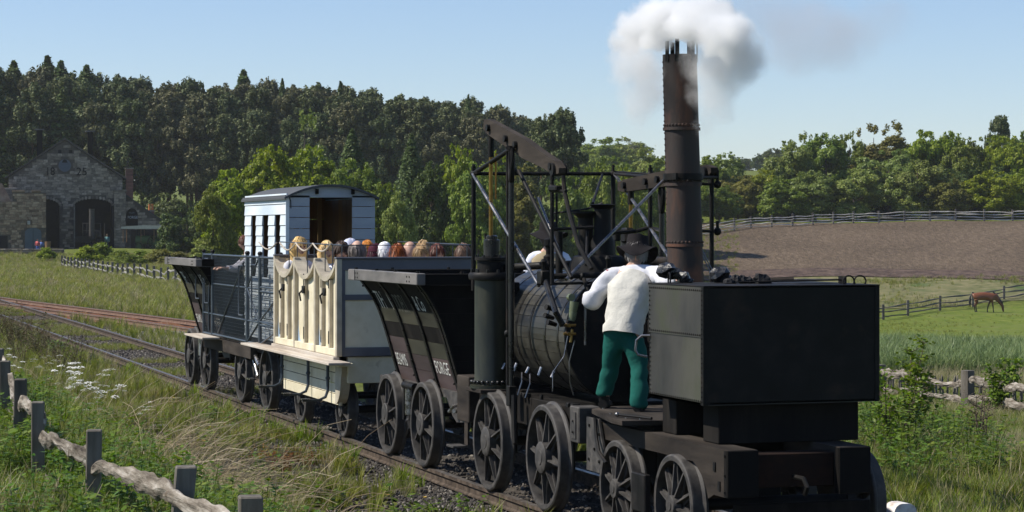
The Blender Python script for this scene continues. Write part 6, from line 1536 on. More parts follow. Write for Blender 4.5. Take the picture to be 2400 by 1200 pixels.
# the pine wood: skyline heights read along the ridge
sk = ([-200, 0, 100, 200, 300, 400, 500, 600, 700, 800, 900, 1000, 1100, 1200, 1280, 1330, 1362], [175, 172, 182, 188, 200, 208, 212, 212, 222, 214, 232, 240, 250, 268, 282, 284, 300])
ORD = ['first', 'second', 'third', 'fourth', 'fifth', 'sixth', 'seventh', 'eighth', 'ninth', 'tenth', 'eleventh', 'twelfth', 'thirteenth', 'fourteenth', 'fifteenth', 'sixteenth', 'seventeenth', 'eighteenth', 'nineteenth', 'twentieth']
ORD += ['twenty-'+w for w in ORD[:9]]+['thirtieth']+['thirty-'+w for w in ORD[:9]]+['fortieth']+['forty-'+w for w in ORD[:9]]
ROWN = ['front row', 'second row', 'third row', 'rearmost skyline row']
g1 = 'dense wood of dark pines behind the shed and train'
q = random.Random(5)
for row, (Z, dy, step) in enumerate(((292, 40, 74), (304, 14, 66), (322, 2, 62), (344, -2, 60))):
    px = -230+row*17; nth = 0
    while px < 1345:
        p = px+q.uniform(-9, 9); yt = np.interp(p, *sk)+dy+q.uniform(-9, 12)+(0 if row else q.uniform(-12, 40))
        if row == 0 and p > 1250: px += step; continue
        x, y = world_of(PX(p), Z); H = 2.63+(540-yt)*Z/5300-hz(x, y)
        con = q.random() < (.16 if row >= 2 else .06)
        pic = q.random()
        if con: tree('cone', q.randrange(3), PX(p), Z, H*1.10, 1.25, 'larch' if pic < .7 else 'dark', ('green larch in the '+ROWN[row]+' of the wood, '+ORD[nth]+' from the left'), g1, name='larch_tree')
        else: tree('pine', q.randrange(5), PX(p), Z, H, q.uniform(.95, 1.15), 'pine' if pic < .6 else 'pineb', (('olive-dark' if pic < .6 else 'brownish')+' pine in the '+ROWN[row]+' of the wood, '+ORD[nth]+' from the left'), g1, 'pinebark', 'pine_tree')
        px += step*q.uniform(.85, 1.15); nth += 1
# notable single trees of the middle distance: px, top y, Z, width px, kind, leaf, label
L_ = [
 (1318, 268, 236, 120, 'pine', 1, 'pine', 'dark rounded pine closing the right end of the wood'), (1268, 285, 244, 90, 'pine', 3, 'pine', 'dark pine just left of the last pine of the wood'),
 (716, 272, 230, 120, 'tall', 0, 'silver', 'tall pale green sycamore standing against the dark pines'),
 (826, 306, 222, 150, 'cone', 0, 'larch', 'soft green larch right of the tall pale sycamore'), (798, 196, 322, 90, 'cone', 1, 'larch', 'tallest pointed larch on the skyline above the hut'),
 (662, 190, 326, 80, 'cone', 2, 'larch', 'pointed larch on the skyline left of the pale sycamore'), (476, 200, 322, 60, 'cone', 0, 'larch', 'short larch tip on the skyline left of centre'), (1098, 226, 320, 70, 'cone', 1, 'larch', 'broad larch on the skyline above the tilted beam'), (190, 172, 330, 46, 'cone', 2, 'larch', 'narrow larch tip over the shed roof'),
 (540, 398, 178, 150, 'broad', 0, 'bright', 'bright green oak at the left end of the broadleaf belt'), (500, 440, 172, 90, 'broad', 1, 'mid', 'low green tree at the left foot of the bright oak'),
 (632, 356, 186, 170, 'broad', 2, 'bright', 'bright yellow-green oak behind the hut roof'), (735, 352, 192, 160, 'broad', 3, 'bright', 'second bright oak just right above the hut roof'),
 (830, 372, 190, 130, 'broad', 4, 'mid', 'mid green tree above the right end of the hut roof'), (900, 430, 160, 110, 'broad', 0, 'mid', 'leafy tree touching the right corner of the hut'),
 (935, 455, 152, 80, 'broad', 1, 'silver', 'small pale leaved tree right of the hut'), (965, 318, 214, 120, 'cone', 2, 'larch', 'large drooping larch right of the hut'), (1010, 392, 186, 110, 'broad', 2, 'dark', 'dark broad tree behind the passengers'),
 (1075, 350, 198, 130, 'broad', 3, 'bright', 'light green tree left of the near cylinder rods'), (1120, 380, 184, 120, 'broad', 4, 'mid', 'green tree directly behind the left frame post'),
 (1170, 360, 204, 120, 'broad', 0, 'bright', 'light green tree behind the tilted beam'), (1230, 395, 190, 130, 'tall', 1, 'bronze', 'dull bronze-green tree under the middle of the beam'), (1295, 430, 182, 100, 'tall', 0, 'dark', 'dull dark tree behind the second crewman'),
 (1345, 405, 196, 120, 'broad', 1, 'mid', 'green tree behind the steam dome'), (1400, 395, 210, 120, 'broad', 2, 'mid', 'green tree left of the safety valves'), (1455, 400, 214, 120, 'broad', 3, 'bright', 'yellow-green tree under the far cross rail'),
 (1510, 405, 222, 110, 'broad', 4, 'mid', 'green tree just left of the chimney'), (1430, 368, 300, 120, 'broad', 0, 'mid', 'rounded tree on the ridge under the drifting smoke'), (1500, 358, 305, 130, 'broad', 1, 'silver', 'hazy pale tree on the ridge left of the chimney'), (1556, 372, 296, 90, 'broad', 2, 'mid', 'ridge tree half hidden by the chimney'), (1385, 385, 330, 80, 'broad', 3, 'dark', 'small dark ridge tree right of the last pine'),
 (1585, 395, 232, 110, 'broad', 1, 'mid', 'tree hidden behind the chimney barrel'), (1660, 372, 262, 130, 'broad', 2, 'mid', 'rounded tree immediately right of the chimney'), (1700, 362, 270, 110, 'broad', 3, 'silver', 'pale topped tree right of the far beam end'), (1730, 410, 254, 110, 'broad', 4, 'bronze', 'yellowish bush-like tree right of the far post'),
 (1790, 398, 256, 110, 'broad', 0, 'bright', 'low bright tree before the taller oaks'), (1850, 338, 262, 140, 'broad', 1, 'silver', 'pale oak with ragged top above the tank'), (1885, 318, 272, 90, 'tall', 1, 'silver', 'ragged tall tree with a thin leader above the tank'), (1935, 322, 264, 140, 'broad', 2, 'mid', 'broad green tree over the middle of the tank'),
 (1990, 316, 270, 100, 'broad', 3, 'mid', 'green tree left of the brownish one'), (2045, 298, 270, 120, 'tall', 0, 'bronze', 'brownish green tall tree in the right hand belt'), (2100, 294, 274, 120, 'tall', 1, 'bronze', 'second brownish tree rising at the highest point of the belt'), (2085, 350, 256, 150, 'broad', 4, 'silver', 'large pale oak below the brownish trees'),
 (2165, 308, 266, 130, 'broad', 0, 'bright', 'bright crowned tree right of the brownish pair'), (2150, 380, 252, 140, 'broad', 1, 'silver', 'low pale tree in front of the bright crown'), (2230, 318, 268, 120, 'broad', 2, 'bright', 'bright green tree left of the small pine'), (2262, 330, 262, 110, 'broad', 3, 'mid', 'green tree near the right edge group'),
 (2345, 272, 290, 66, 'pine', 2, 'pine', 'small dark pine poking above the right hand trees'), (2312, 318, 264, 110, 'broad', 4, 'bright', 'fresh green tree under the small pine'), (2365, 322, 262, 120, 'broad', 0, 'bright', 'fresh green tree at the right edge'), (2420, 312, 264, 130, 'broad', 1, 'mid', 'tree cut by the right edge of the view'), (2480, 320, 264, 130, 'broad', 2, 'mid', 'tree just beyond the right edge'),
 (2225, 420, 250, 110, 'broad', 3, 'bronze', 'low yellowish thorn by the far fence'), (2330, 400, 250, 130, 'broad', 4, 'bright', 'low leafy tree by the far fence at the right'), (2400, 395, 250, 120, 'broad', 0, 'bright', 'low leafy tree by the fence at the right edge'), (2000, 400, 252, 130, 'broad', 1, 'silver', 'low spreading oak by the far fence'), (1900, 405, 252, 130, 'broad', 2, 'silver', 'low spreading oak further left by the far fence'), (1830, 420, 250, 110, 'broad', 3, 'mid', 'low green tree by the far fence above the tank left'), (1685, 430, 248, 100, 'broad', 4, 'mid', 'low tree at the left end of the far fence'), (1610, 430, 246, 120, 'broad', 0, 'mid', 'low tree behind the chimney foot'),
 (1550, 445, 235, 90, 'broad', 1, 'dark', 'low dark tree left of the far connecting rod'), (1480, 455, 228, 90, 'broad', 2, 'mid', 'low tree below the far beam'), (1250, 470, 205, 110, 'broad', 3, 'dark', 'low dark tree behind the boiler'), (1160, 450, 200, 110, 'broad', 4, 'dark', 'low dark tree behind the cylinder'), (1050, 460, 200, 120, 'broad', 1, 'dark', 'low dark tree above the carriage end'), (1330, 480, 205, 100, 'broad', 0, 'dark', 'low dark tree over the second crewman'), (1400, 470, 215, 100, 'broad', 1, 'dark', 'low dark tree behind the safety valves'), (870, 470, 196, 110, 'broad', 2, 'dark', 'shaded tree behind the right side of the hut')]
for (px, yt, Z, w, kind, v, leaf, lab) in L_:
    if px > 1600 and Z < 285: Z += 17
    a = PX(px); x, y = world_of(a, Z); H = 2.63+(540-yt)*Z/5300-hz(x, y); rx = {'pine': 3.9, 'cone': 3.6, 'broad': 4.6, 'tall': 3.8}[kind]; h0 = {'pine': 18, 'cone': 16, 'broad': 10, 'tall': 13}[kind]
    wide = (w/2*Z/5300)/(rx*H/h0)*1.12
    tree(kind, v, a, Z, H, wide, leaf, lab, None, name={'pine': 'pine_tree', 'cone': 'larch_tree', 'broad': 'oak_tree', 'tall': 'tall_tree'}[kind])
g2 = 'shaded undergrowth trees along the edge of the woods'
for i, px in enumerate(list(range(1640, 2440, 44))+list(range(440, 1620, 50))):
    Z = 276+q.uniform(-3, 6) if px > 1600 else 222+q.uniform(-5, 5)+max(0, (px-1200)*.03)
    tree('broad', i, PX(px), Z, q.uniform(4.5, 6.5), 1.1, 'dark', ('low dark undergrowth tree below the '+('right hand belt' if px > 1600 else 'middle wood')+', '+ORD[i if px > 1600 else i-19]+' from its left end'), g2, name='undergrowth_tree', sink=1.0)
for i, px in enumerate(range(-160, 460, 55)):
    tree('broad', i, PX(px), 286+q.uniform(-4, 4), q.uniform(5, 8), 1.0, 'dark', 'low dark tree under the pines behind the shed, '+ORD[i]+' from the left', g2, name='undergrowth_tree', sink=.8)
# far hill clumps
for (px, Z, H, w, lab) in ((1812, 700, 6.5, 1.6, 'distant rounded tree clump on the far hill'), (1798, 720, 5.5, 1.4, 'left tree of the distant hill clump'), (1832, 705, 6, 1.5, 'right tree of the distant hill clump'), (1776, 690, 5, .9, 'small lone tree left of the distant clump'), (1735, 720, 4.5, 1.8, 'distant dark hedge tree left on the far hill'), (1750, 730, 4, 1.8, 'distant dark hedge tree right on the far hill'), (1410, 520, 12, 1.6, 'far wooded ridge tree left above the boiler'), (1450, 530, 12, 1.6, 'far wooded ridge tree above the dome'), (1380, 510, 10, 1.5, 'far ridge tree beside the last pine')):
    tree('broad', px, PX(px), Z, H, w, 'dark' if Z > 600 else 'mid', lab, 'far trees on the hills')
# bushes
for i, (px, Z, H, w, leaf, lab) in enumerate([(205, 196, 1.7, 1.2, 'bright', 'yellow-green bush left of the long fence'), (240, 198, 1.9, 1.1, 'bright', 'yellow-green bush at the middle of the yard bank'), (280, 192, 1.3, 1.5, 'mid', 'low bush by the bank top'), (330, 188, 1.2, 1.7, 'mid', 'low green thicket under the traction engine'), (380, 180, 1.3, 1.6, 'bronze', 'olive thicket near the last wagon'), (470, 172, 2.0, 1.1, 'silver', 'pale young bush above the last wagon'), (110, 205, 1.2, 1.1, 'bright', 'small bush at the end of the low wall'), (1195, 208, 1.5, 1.6, 'bright', 'light bush left of the second crewman'), (1225, 206, 1.7, 1.4, 'bright', 'light bush behind the connecting rod'), (420, 178, 1.1, 1.5, 'bronze', 'olive thicket right behind the far flare'), (300, 176, 1.0, 1.7, 'mid', 'low thicket over the long fence')]):
    tree('bush', i, PX(px), Z, H, w, leaf, lab, None, name='bush', cat='bush')
# ------------------------------------------------------------------ fences
from mathutils import noise as _n2
NOI = _n2.noise
def split_rail(T, p0, p1, w, h, seed, mat='fence', name='rail', seg=18, wav=.03, rough_=.22):
    """a riven, wavy, uneven oak rail"""
    q = random.Random(seed); p0, p1 = Vector(p0), Vector(p1); d = (p1-p0); L = d.length; d.normalize(); a = d.cross(Vector((0, 0, 1))).normalized(); u = a.cross(d)
    mb = MB(); n = 10; vs = []; KO = [q.uniform(-.16, .16) for _ in range(n)]; f1, f2, ph = q.uniform(2, 4), q.uniform(6, 9), q.uniform(0, 6)
    for i in range(seg+1):
        t = i/seg; c = p0+d*L*t+u*wav*(math.sin(t*f1+ph)+.5*math.sin(t*f2+ph*2)+.5*NOI(Vector((t*L*3.1, seed, 3))))+a*wav*.5*math.sin(t*f1*1.3+ph)
        e = 1-.45*max(0, abs(2*t-1)-.8)/.2; k1 = 1+.25*math.sin(t*7+seed)
        for k in range(n):
            th = 2*math.pi*k/n; r_ = 1+rough_*(.9*NOI(Vector((t*L*1.6, k*1.7, seed)))+.9*NOI(Vector((t*L*5, math.cos(th)*2, math.sin(th)*2+seed))))+KO[k]
            vs.append(c+a*math.cos(th)*w*.5*r_*e+u*math.sin(th)*h*.5*r_*e*k1)
    mb.add(vs, [(i*n+k, i*n+(k+1) % n, (i+1)*n+(k+1) % n, (i+1)*n+k) for i in range(seg) for k in range(n)]+[tuple(range(n))[::-1], tuple(seg*n+k for k in range(n))])
    return mb.build(name, M[mat], T)
def post_(T, x, y, z0, z1, w, mat='post', lean=(0, 0), d=None, name='post', rz=None):
    mb = MB(); d = d or w; rz = rnd.uniform(-.15, .15) if rz is None else rz
    Mx = Matrix.Translation((x, y, z0)) @ Matrix.Rotation(rz, 4, 'Z')
    Mx = Mx @ Matrix(((1, 0, lean[0], 0), (0, 1, lean[1], 0), (0, 0, 1, 0), (0, 0, 0, 1)))
    mb.box(-w/2, w/2, -d/2, d/2, 0, z1-z0, .008, 0, Mx); return mb.build(name, M[mat], T)
# near fence, left foreground
T = thing('rail_fence', 'rough split oak fence with square posts in the left foreground', 'fence', (2.2, 16, 0))
PS_ = [(2.30, 9.0, 1.36, .11, 0), (2.24, 10.84, 1.34, .115, .0), (2.055, 12.3, 1.34, .115, .09), (2.0, 14.75, 1.34, .10, .015), (1.95, 17.3, 1.34, .095, .0), (2.09, 20.0, 1.34, .105, .01), (2.27, 23.0, 1.33, .10, 0), (2.5, 26.0, 1.3, .10, 0), (2.6, 29.0, 1.25, .10, 0)]
for i, (x, y, zt, w, ln) in enumerate(PS_): post_(T, x, y, -.1, zt, w, 'post', (ln, ln*.3), rz=-.1-.02*i)
for i in range(len(PS_)-1):
    a, b = PS_[i], PS_[i+1]
    split_rail(T, (a[0]+.03, a[1]-.05, 1.14-.04*(i % 2)), (b[0]+.03, b[1]+.05, 1.13), .050, .105, 10+i, seg=44, wav=.05, rough_=.5)
    split_rail(T, (a[0]+.03, a[1]-.05, .78), (b[0]+.03, b[1]+.05, .77), .05, .10, 40+i, seg=40, wav=.045, rough_=.45)
# near fence at the right with palings behind it
x1_, y1_ = world_of(PX(2268), 56); x0_, y0_ = world_of(PX(2062), 62.5); x2_, y2_ = world_of(PX(2470), 50)
T = thing('rail_fence', 'silver grey two-rail oak fence in the long grass at the right', 'fence', (x1_, y1_, 0))
xm, ym = world_of(PX(1850), 68)
pts = [(xm, ym), (x0_, y0_), (x1_, y1_), (x2_, y2_)]
for i, (x, y) in enumerate(pts): g0 = hz(x, y); post_(T, x, y, g0-.3, g0+(1.12 if i != 1 else 1.05), .24, 'post', (0, 0), rz=.3)
for i in range(3):
    (xa, ya_), (xb, yb_) = pts[i], pts[i+1]; za, zb = hz(xa, ya_), hz(xb, yb_)
    for k, hh in enumerate((.80, .38)):
        xm_, ym_ = lerp(xa, xb, .46), lerp(ya_, yb_, .46); zm_ = lerp(za, zb, .46)
        split_rail(T, (xa, ya_-.05, za+hh+.04), (xm_+.2, ym_, zm_+hh-.02), .09, .17, 70+i*5+k, seg=26, wav=.06, rough_=.45)
        split_rail(T, (xm_-.2, ym_-.08, zm_+hh), (xb, yb_-.05, zb+hh), .09, .16, 90+i*5+k, seg=26, wav=.06, rough_=.45)
T = thing('paling_fence', 'low row of pointed dark palings just behind the grey rail fence', 'fence', (x1_, y1_+3, 0))
pp = None
for i in range(60):
    t = i/59; a = lerp(PX(2040), PX(2480), t); Z = lerp(64.5, 51.5, t)+1.2; x, y = world_of(a, Z); g0 = hz(x, y)
    if i % 11 in (3, 8): continue
    mb = MB(); w = .075; mb.prism([(-w/2, 0), (w/2, 0), (w/2, .82), (0, .95), (-w/2, .82)], 'y', -.012, .012)
    o = mb.build('paling', M['sidewood'] if pp is None else None, T) if pp is None else bpy.data.objects.new('paling', pp.data)
    if pp is None:
        pp = o; pp.data.transform(Matrix.Translation(Vector((x1_, y1_+3, 0)))); pp.data.materials.clear(); pp.data.materials.append(M['post'])
    else: COL.objects.link(o); o.parent = T
    o.location = Vector((x-x1_, y-y1_-3, g0-.1+rnd.uniform(-.08, .04))); o.rotation_euler = (rnd.uniform(-.08, .08), rnd.uniform(-.08, .08), .3+rnd.uniform(-.3, .3))
for hh in (.25, .62):
    xa, ya_ = world_of(PX(2040), 65.8); xb, yb_ = world_of(PX(2480), 52.7); MB().tube((xa, ya_, hz(xa, ya_)+hh), (xb, yb_, hz(xb, yb_)+hh), .02, n=5).build('paling_wire', M['iron'], T)
def line_fence(label, pts, step, ph, rails, pw, rw, rh, pm, rm, seg=5, wav=.04, base=None):
    T = thing('field_fence', label, 'fence', (*pts[0], 0)); P2 = []
    for (xa, ya_), (xb, yb_) in zip(pts, pts[1:]):
        L = math.hypot(xb-xa, yb_-ya_); n = max(1, round(L/step)); P2 += [(lerp(xa, xb, i/n), lerp(ya_, yb_, i/n)) for i in range(n)]
    P2.append(pts[-1]); G = [hz(*p) for p in P2]
    for (x, y), g0 in zip(P2, G): post_(T, x, y, g0-.2, g0+ph*rnd.uniform(.95, 1.06), pw, pm, (rnd.uniform(-.02, .02), 0), rz=-TH)
    for i in range(len(P2)-1):
        a, b = P2[i], P2[i+1]
        for k, h in enumerate(rails):
            j = rnd.uniform(-.04, .04); split_rail(T, (a[0], a[1]-pw*.6, G[i]+h+j), (b[0], b[1]-pw*.6, G[i+1]+h+rnd.uniform(-.04, .04)), rw, rh, i*7+k, rm, seg=seg, wav=wav)
    return T
W_ = lambda px, Z: world_of(PX(px), Z)
line_fence('long pale four-rail fence along the top of the ploughed field', [W_(1640, 249), W_(1760, 255), W_(2000, 262), W_(2240, 262), W_(2440, 262)], 3.0, 1.4, (.22, .52, .82, 1.12), .2, .10, .10, 'farpost', 'farfence')
line_fence('dark rail fence crossing the lawn behind the locomotive', [W_(1150, 207), W_(1300, 224), W_(1460, 238), W_(1640, 249)], 2.6, 1.2, (.3, .65, 1.0), .15, .08, .12, 'farpost', 'greywood')
line_fence('thin dark three-rail fence behind the grazing horse', [W_(2010, 168), W_(2128, 176), W_(2203, 182), W_(2353, 192), W_(2480, 202)], 5.0, 1.2, (.25, .62, 1.0), .18, .08, .11, 'farpost', 'farpost')
line_fence('long crooked pale rail fence crossing the meadow at the left', [W_(145, 176), W_(200, 160), W_(300, 140), W_(430, 122), W_(520, 112), W_(700, 108)], 2.4, .95, (.3, .68), .13, .06, .11, 'farpost', 'greywood', wav=.09)
line_fence('short wire-and-post fence on the grass right of the canopy', [W_(395, 240), W_(470, 236), W_(560, 232)], 2.2, 1.1, (.5, 1.0), .12, .05, .07, 'farpost', 'farpost')
# small things by the line
t_ = thing('timber_chock', 'white painted rounded timber block with rust stains beside the tender wheel', 'block', (9.55, 17.9, 0))
pts = [(9.44, -.2), (9.66, -.2), (9.66, .14)]+[(9.58+.08*math.cos(t), .14+.08*math.sin(t)) for t in np.linspace(0, math.pi/2, 5)]+[(9.52-.08*math.sin(t), .14+.08*math.cos(t)) for t in np.linspace(0, math.pi/2, 5)]+[(9.44, .14)]
MB().prism(pts, 'y', 17.85, 18.05).build('white_block', surf('white_lever_paint', [(.45, .36, .30), (.66, .62, .58), (.76, .74, .72)], .6, 0, 9, bump=.2), t_)
MB().box(9.49, 9.53, 17.842, 17.849, .02, .12).build('slot', M['railrust'], t_); MB().path([(9.6, 17.84, .05), (9.72, 17.8, .02)], .02, 6).build('pin', M['railrust'], t_)
t_ = thing('coil_spring', 'dark coil of hose lying by the far rail behind the tender', 'hose', (9.25, 17.9, 0))
for k in range(4): MB().path([(9.22+.03*k+.10*math.cos(t)*.25, 17.95+.08*k, .12+.10*math.sin(t)) for t in np.linspace(0, 2*math.pi, 17)], .018, 6).build('hose_coil', M['darkpaint'], t_)
for i, (x, y, L, r, lab) in enumerate(((5.75, 31.6, 1.3, .2, 'longest of the pale broken planks beside the track'), (5.95, 31.0, 1.2, .1, 'middle pale broken plank beside the track'), (6.05, 30.2, .7, .35, 'shortest pale broken plank nearest the camera'))):
    o = MB().box(-L/2, L/2, -.09, .09, -.03, .03, .006).build('broken_plank', M['greywood']); o.location = (x, y, hz(x, y)+.06); o.rotation_euler = (.05, .04, r); tag(o, lab, 'plank')
# ------------------------------------------------------------------ ground cover, scattered as stuff
def scatter(name, pts, scl, sources, label=None, tilt=.15, seed=0, zrot=None):
    """instances of the source meshes on given ground points"""
    n = len(pts); q = np.random.default_rng(seed)
    me = bpy.data.meshes.new(name); me.vertices.add(n); me.vertices.foreach_set('co', np.asarray(pts, np.float32).ravel())
    a = me.attributes.new('rot', 'FLOAT_VECTOR', 'POINT'); rt_ = np.stack([q.normal(0, tilt, n), q.normal(0, tilt, n), q.uniform(0, 6.28, n) if zrot is None else zrot+q.normal(0, .5, n)], 1); a.data.foreach_set('vector', rt_.astype(np.float32).ravel())
    a = me.attributes.new('scl', 'FLOAT', 'POINT'); a.data.foreach_set('value', np.asarray(scl, np.float32))
    a = me.attributes.new('idx', 'INT', 'POINT'); a.data.foreach_set('value', q.integers(0, len(sources), n).astype(np.int32))
    o = bpy.data.objects.new(name, me); COL.objects.link(o); tag(o, kind='stuff')
    g = bpy.data.node_groups.new(name, 'GeometryNodeTree'); g.interface.new_socket('Geometry', in_out='INPUT', socket_type='NodeSocketGeometry'); g.interface.new_socket('Geometry', in_out='OUTPUT', socket_type='NodeSocketGeometry')
    gi, go = g.nodes.new('NodeGroupInput'), g.nodes.new('NodeGroupOutput')
    cl = bpy.data.collections.new(name+'_kinds')
    for s in sources: cl.objects.link(s) if s.name not in cl.objects else None
    ci = g.nodes.new('GeometryNodeCollectionInfo'); ci.inputs[0].default_value = cl; ci.inputs['Separate Children'].default_value = True; ci.inputs['Reset Children'].default_value = True
    ip = g.nodes.new('GeometryNodeInstanceOnPoints'); ip.inputs['Pick Instance'].default_value = True
    def attr(nm, ty):
        x = g.nodes.new('GeometryNodeInputNamedAttribute'); x.data_type = ty; x.inputs[0].default_value = nm; return x.outputs[0]
    L = g.links.new; L(gi.outputs[0], ip.inputs['Points']); L(ci.outputs[0], ip.inputs['Instance']); L(attr('idx', 'INT'), ip.inputs['Instance Index']); 
    L(attr('rot', 'FLOAT_VECTOR'), ip.inputs['Rotation']); L(attr('scl', 'FLOAT'), ip.inputs['Scale']); L(ip.outputs[0], go.inputs[0])
    m = o.modifiers.new('scatter', 'NODES'); m.node_group = g
    return o
def src(mb_or_me, mat):
    me = mb_or_me.mesh('tuft', fix=False) if isinstance(mb_or_me, MB) else mb_or_me
    me.materials.clear(); me.materials.append(mat); return bpy.data.objects.new('tuft', me)
def tuft(nb, h, w, spread, seed, bend=.5, base=.05):
    q = random.Random(seed); mb = MB()
    for _ in range(nb):
        a = q.uniform(0, 6.28); H = h*q.uniform(.5, 1.1); b = Vector((math.cos(a), math.sin(a), 0)); s = q.uniform(.3, 1)*spread; o = b*q.uniform(0, base); pw = Vector((-b.y, b.x, 0))*w*q.uniform(.6, 1.2)
        p1 = o+b*s*.3+Vector((0, 0, H*.6)); p2 = o+b*s*(.6+bend*.6)+Vector((0, 0, H*(1-bend*.25)))
        mb.add([o-pw*.5, o+pw*.5, p1+pw*.4, p1-pw*.4, p2], [(0, 1, 2, 3), (3, 2, 4)])
    return mb
def weed(nl, h, rad_, leaf, seed, up=.4):
    q = random.Random(seed); mb = MB()
    for _ in range(max(3, nl//9)):
        a = q.uniform(0, 6.28); r_ = q.uniform(.1, 1)*rad_; H = h*q.uniform(.5, 1.05); tip = Vector((math.cos(a)*r_, math.sin(a)*r_, H)); mb.path([(0, 0, 0), tip*.5+Vector((0, 0, H*.1)), tip], [.004, .003, .001], 3, False)
        for k in range(9):
            t = q.uniform(.15, 1); c = tip*t+Vector((0, 0, H*.1*t*(1-t)*4)); b = q.uniform(0, 6.28); d = Vector((math.cos(b), math.sin(b), q.uniform(-.3, up))).normalized(); s = leaf*q.uniform(.6, 1.3); u = d.cross(Vector((0, 0, 1))).normalized()
            mb.add([c, c+d*s*.45+u*s*.3, c+d*s, c+d*s*.45-u*s*.3], [(0, 1, 2, 3)])
    return mb
GM = {}
GM['grass'] = leaf_mat('meadow_grass', (.10, .14, .018), (.155, .19, .028), (.25, .25, .07), .35, .5, .05)
GM['lush'] = leaf_mat('lush_grass', (.09, .16, .012), (.145, .215, .02), (.20, .26, .035), .38, .45, .04)
GM['dry'] = leaf_mat('seeding_grass', (.15, .14, .065), (.24, .21, .11), (.34, .30, .18), .3, .6, .05)
GM['straw'] = leaf_mat('dead_straw', (.26, .20, .12), (.40, .33, .21), (.54, .46, .33), .25, .7, .03)
GM['nettle'] = leaf_mat('nettle_leaves', (.065, .13, .014), (.11, .18, .022), (.165, .225, .035), .33, .45, .05)
GM['reed'] = leaf_mat('reed_leaves', (.070, .12, .030), (.12, .175, .055), (.20, .25, .11), .3, .4, .04)
GM['sorrel'] = leaf_mat('red_sorrel', (.17, .055, .025), (.24, .10, .04), (.22, .17, .06), .3, .6, .06)
GM['white'] = leaf_mat('umbel_flowers', (.7, .7, .66), (.78, .78, .74), (.82, .82, .78), .2, .6, .01)
GM['yellow'] = leaf_mat('yellow_petals', (.75, .42, .01), (.8, .5, .02), (.82, .55, .03), .2, .5, .01)
GM['gorse'] = leaf_mat('dead_bramble', (.06, .045, .028), (.10, .075, .042), (.12, .13, .05), .2, .7, .06)
S_g = [src(tuft(22, .36, .010, .22, i), GM['grass']) for i in range(3)]+[src(tuft(16, .46, .008, .22, 10), GM['dry'])]
S_l = [src(tuft(26, .32, .012, .22, 20+i), GM['lush']) for i in range(3)]
S_d = [src(tuft(16, .55, .007, .26, 30+i, .7), GM['dry']) for i in range(2)]
S_n = [src(weed(90, .62, .30, .065, 40+i), GM['nettle']) for i in range(3)]
S_w = [src(weed(60, .26, .26, .06, 50+i), GM['nettle']) for i in range(2)]+[src(weed(50, .2, .22, .045, 53), GM['lush'])]
S_s = [src(weed(40, .22, .15, .03, 60+i), GM['sorrel']) for i in range(2)]
S_f = [src(tuft(16, .6, .028, .4, 70+i, .6, .3), GM['grass']) for i in range(2)]+[src(tuft(15, .65, .024, .4, 73, .6, .3), GM['dry'])]
S_r = [src(tuft(16, 1.5, .035, .6, 80+i, .9, .4), GM['reed']) for i in range(3)]
PQ = np.random.default_rng(5)
def ok_ground(x, y, keep):      # keep clear of the rails
    m = np.ones(len(x), bool)
    m &= ~((np.abs(x-7.75) < 1.12) & (y < 92)) | (PQ.random(len(x)) < .0)
    m &= ~((np.abs(x-np.interp(y, SY, SX)) < 1.25) & (y > 40) & (y < 92))
    return m
def vnoise(x, y, s, seed=0):
    r = np.random.default_rng(seed); G = r.random((64, 64)); u, v = x/s, y/s; i, j = np.floor(u).astype(int), np.floor(v).astype(int); fu, fv = u-i, v-j; fu = fu*fu*(3-2*fu); fv = fv*fv*(3-2*fv)
    g = lambda a, b: G[a % 64, b % 64]
    return (g(i, j)*(1-fu)+g(i+1, j)*fu)*(1-fv)+(g(i, j+1)*(1-fu)+g(i+1, j+1)*fu)*fv
def points(n, a0, a1, z0, z1, fn=None, power=1.0):
    """random ground points over a fan of the land; denser towards the near end"""
    Z = z0+(z1-z0)*PQ.random(n)**power; a = PQ.uniform(a0, a1, n); X = a*Z; x, y = X*CS+Z*SN, -X*SN+Z*CS
    m = ok_ground(x, y, 0)
    if fn is not None: m &= PQ.random(n) < fn(x, y)
    x, y = x[m], y[m]; return np.stack([x, y, height(x, y)-.02], 1)
def side_d(x): return 7.0-x
# how green: bare cinders beside the near rail, turf farther off
def green(x, y):
    d = side_d(x); bare = (d > -.1) & (d < 2.3+1.7*vnoise(x, y, 2.2, 3)) & (y < 31.5)
    g = np.where(bare, np.clip((vnoise(x, y, .9, 4)-.60)*4, 0, 1)*.5+.012, 1.0)
    mid = (d > -.1) & (d < 2.0) & (y >= 29); g = np.where(mid, np.clip((vnoise(x, y, 1.6, 5)-.25)*2.5, .1, 1), g)
    return g*(.55+.45*vnoise(x, y, 2.2, 9))
P = points(60000, -.26, .06, 14, 75, lambda x, y: green(x, y)*(x < 6.95), 1.5); scatter('meadow_grass', P, PQ.uniform(.45, 1.15, len(P))*(.75+.5*vnoise(P[:, 0], P[:, 1], 4, 8)), S_g, seed=1)
P = points(22000, -.26, .0, 12, 40, lambda x, y: np.clip(1.25-np.abs(x-2.0)/2.0, .0, 1)*(vnoise(x, y, 1.5, 11) > .3), 1.2); scatter('lush_grass', P, PQ.uniform(.6, 1.35, len(P)), S_l, seed=2)
n = 15000; x = PQ.uniform(-7, 1.6, n); y = PQ.uniform(4, 70, n); scatter('bank_grass', np.stack([x, y, height(x, y)-.02], 1), PQ.uniform(.7, 1.5, n), S_l+S_g, seed=33)
P = points(4400, -.26, -.04, 11, 32, lambda x, y: np.clip(1.15-np.abs(x-2.0)/1.9, 0, 1)*(vnoise(x, y, 1.2, 12) > .25)); scatter('nettles', P, PQ.uniform(.5, 1.0, len(P)), S_n, seed=3)
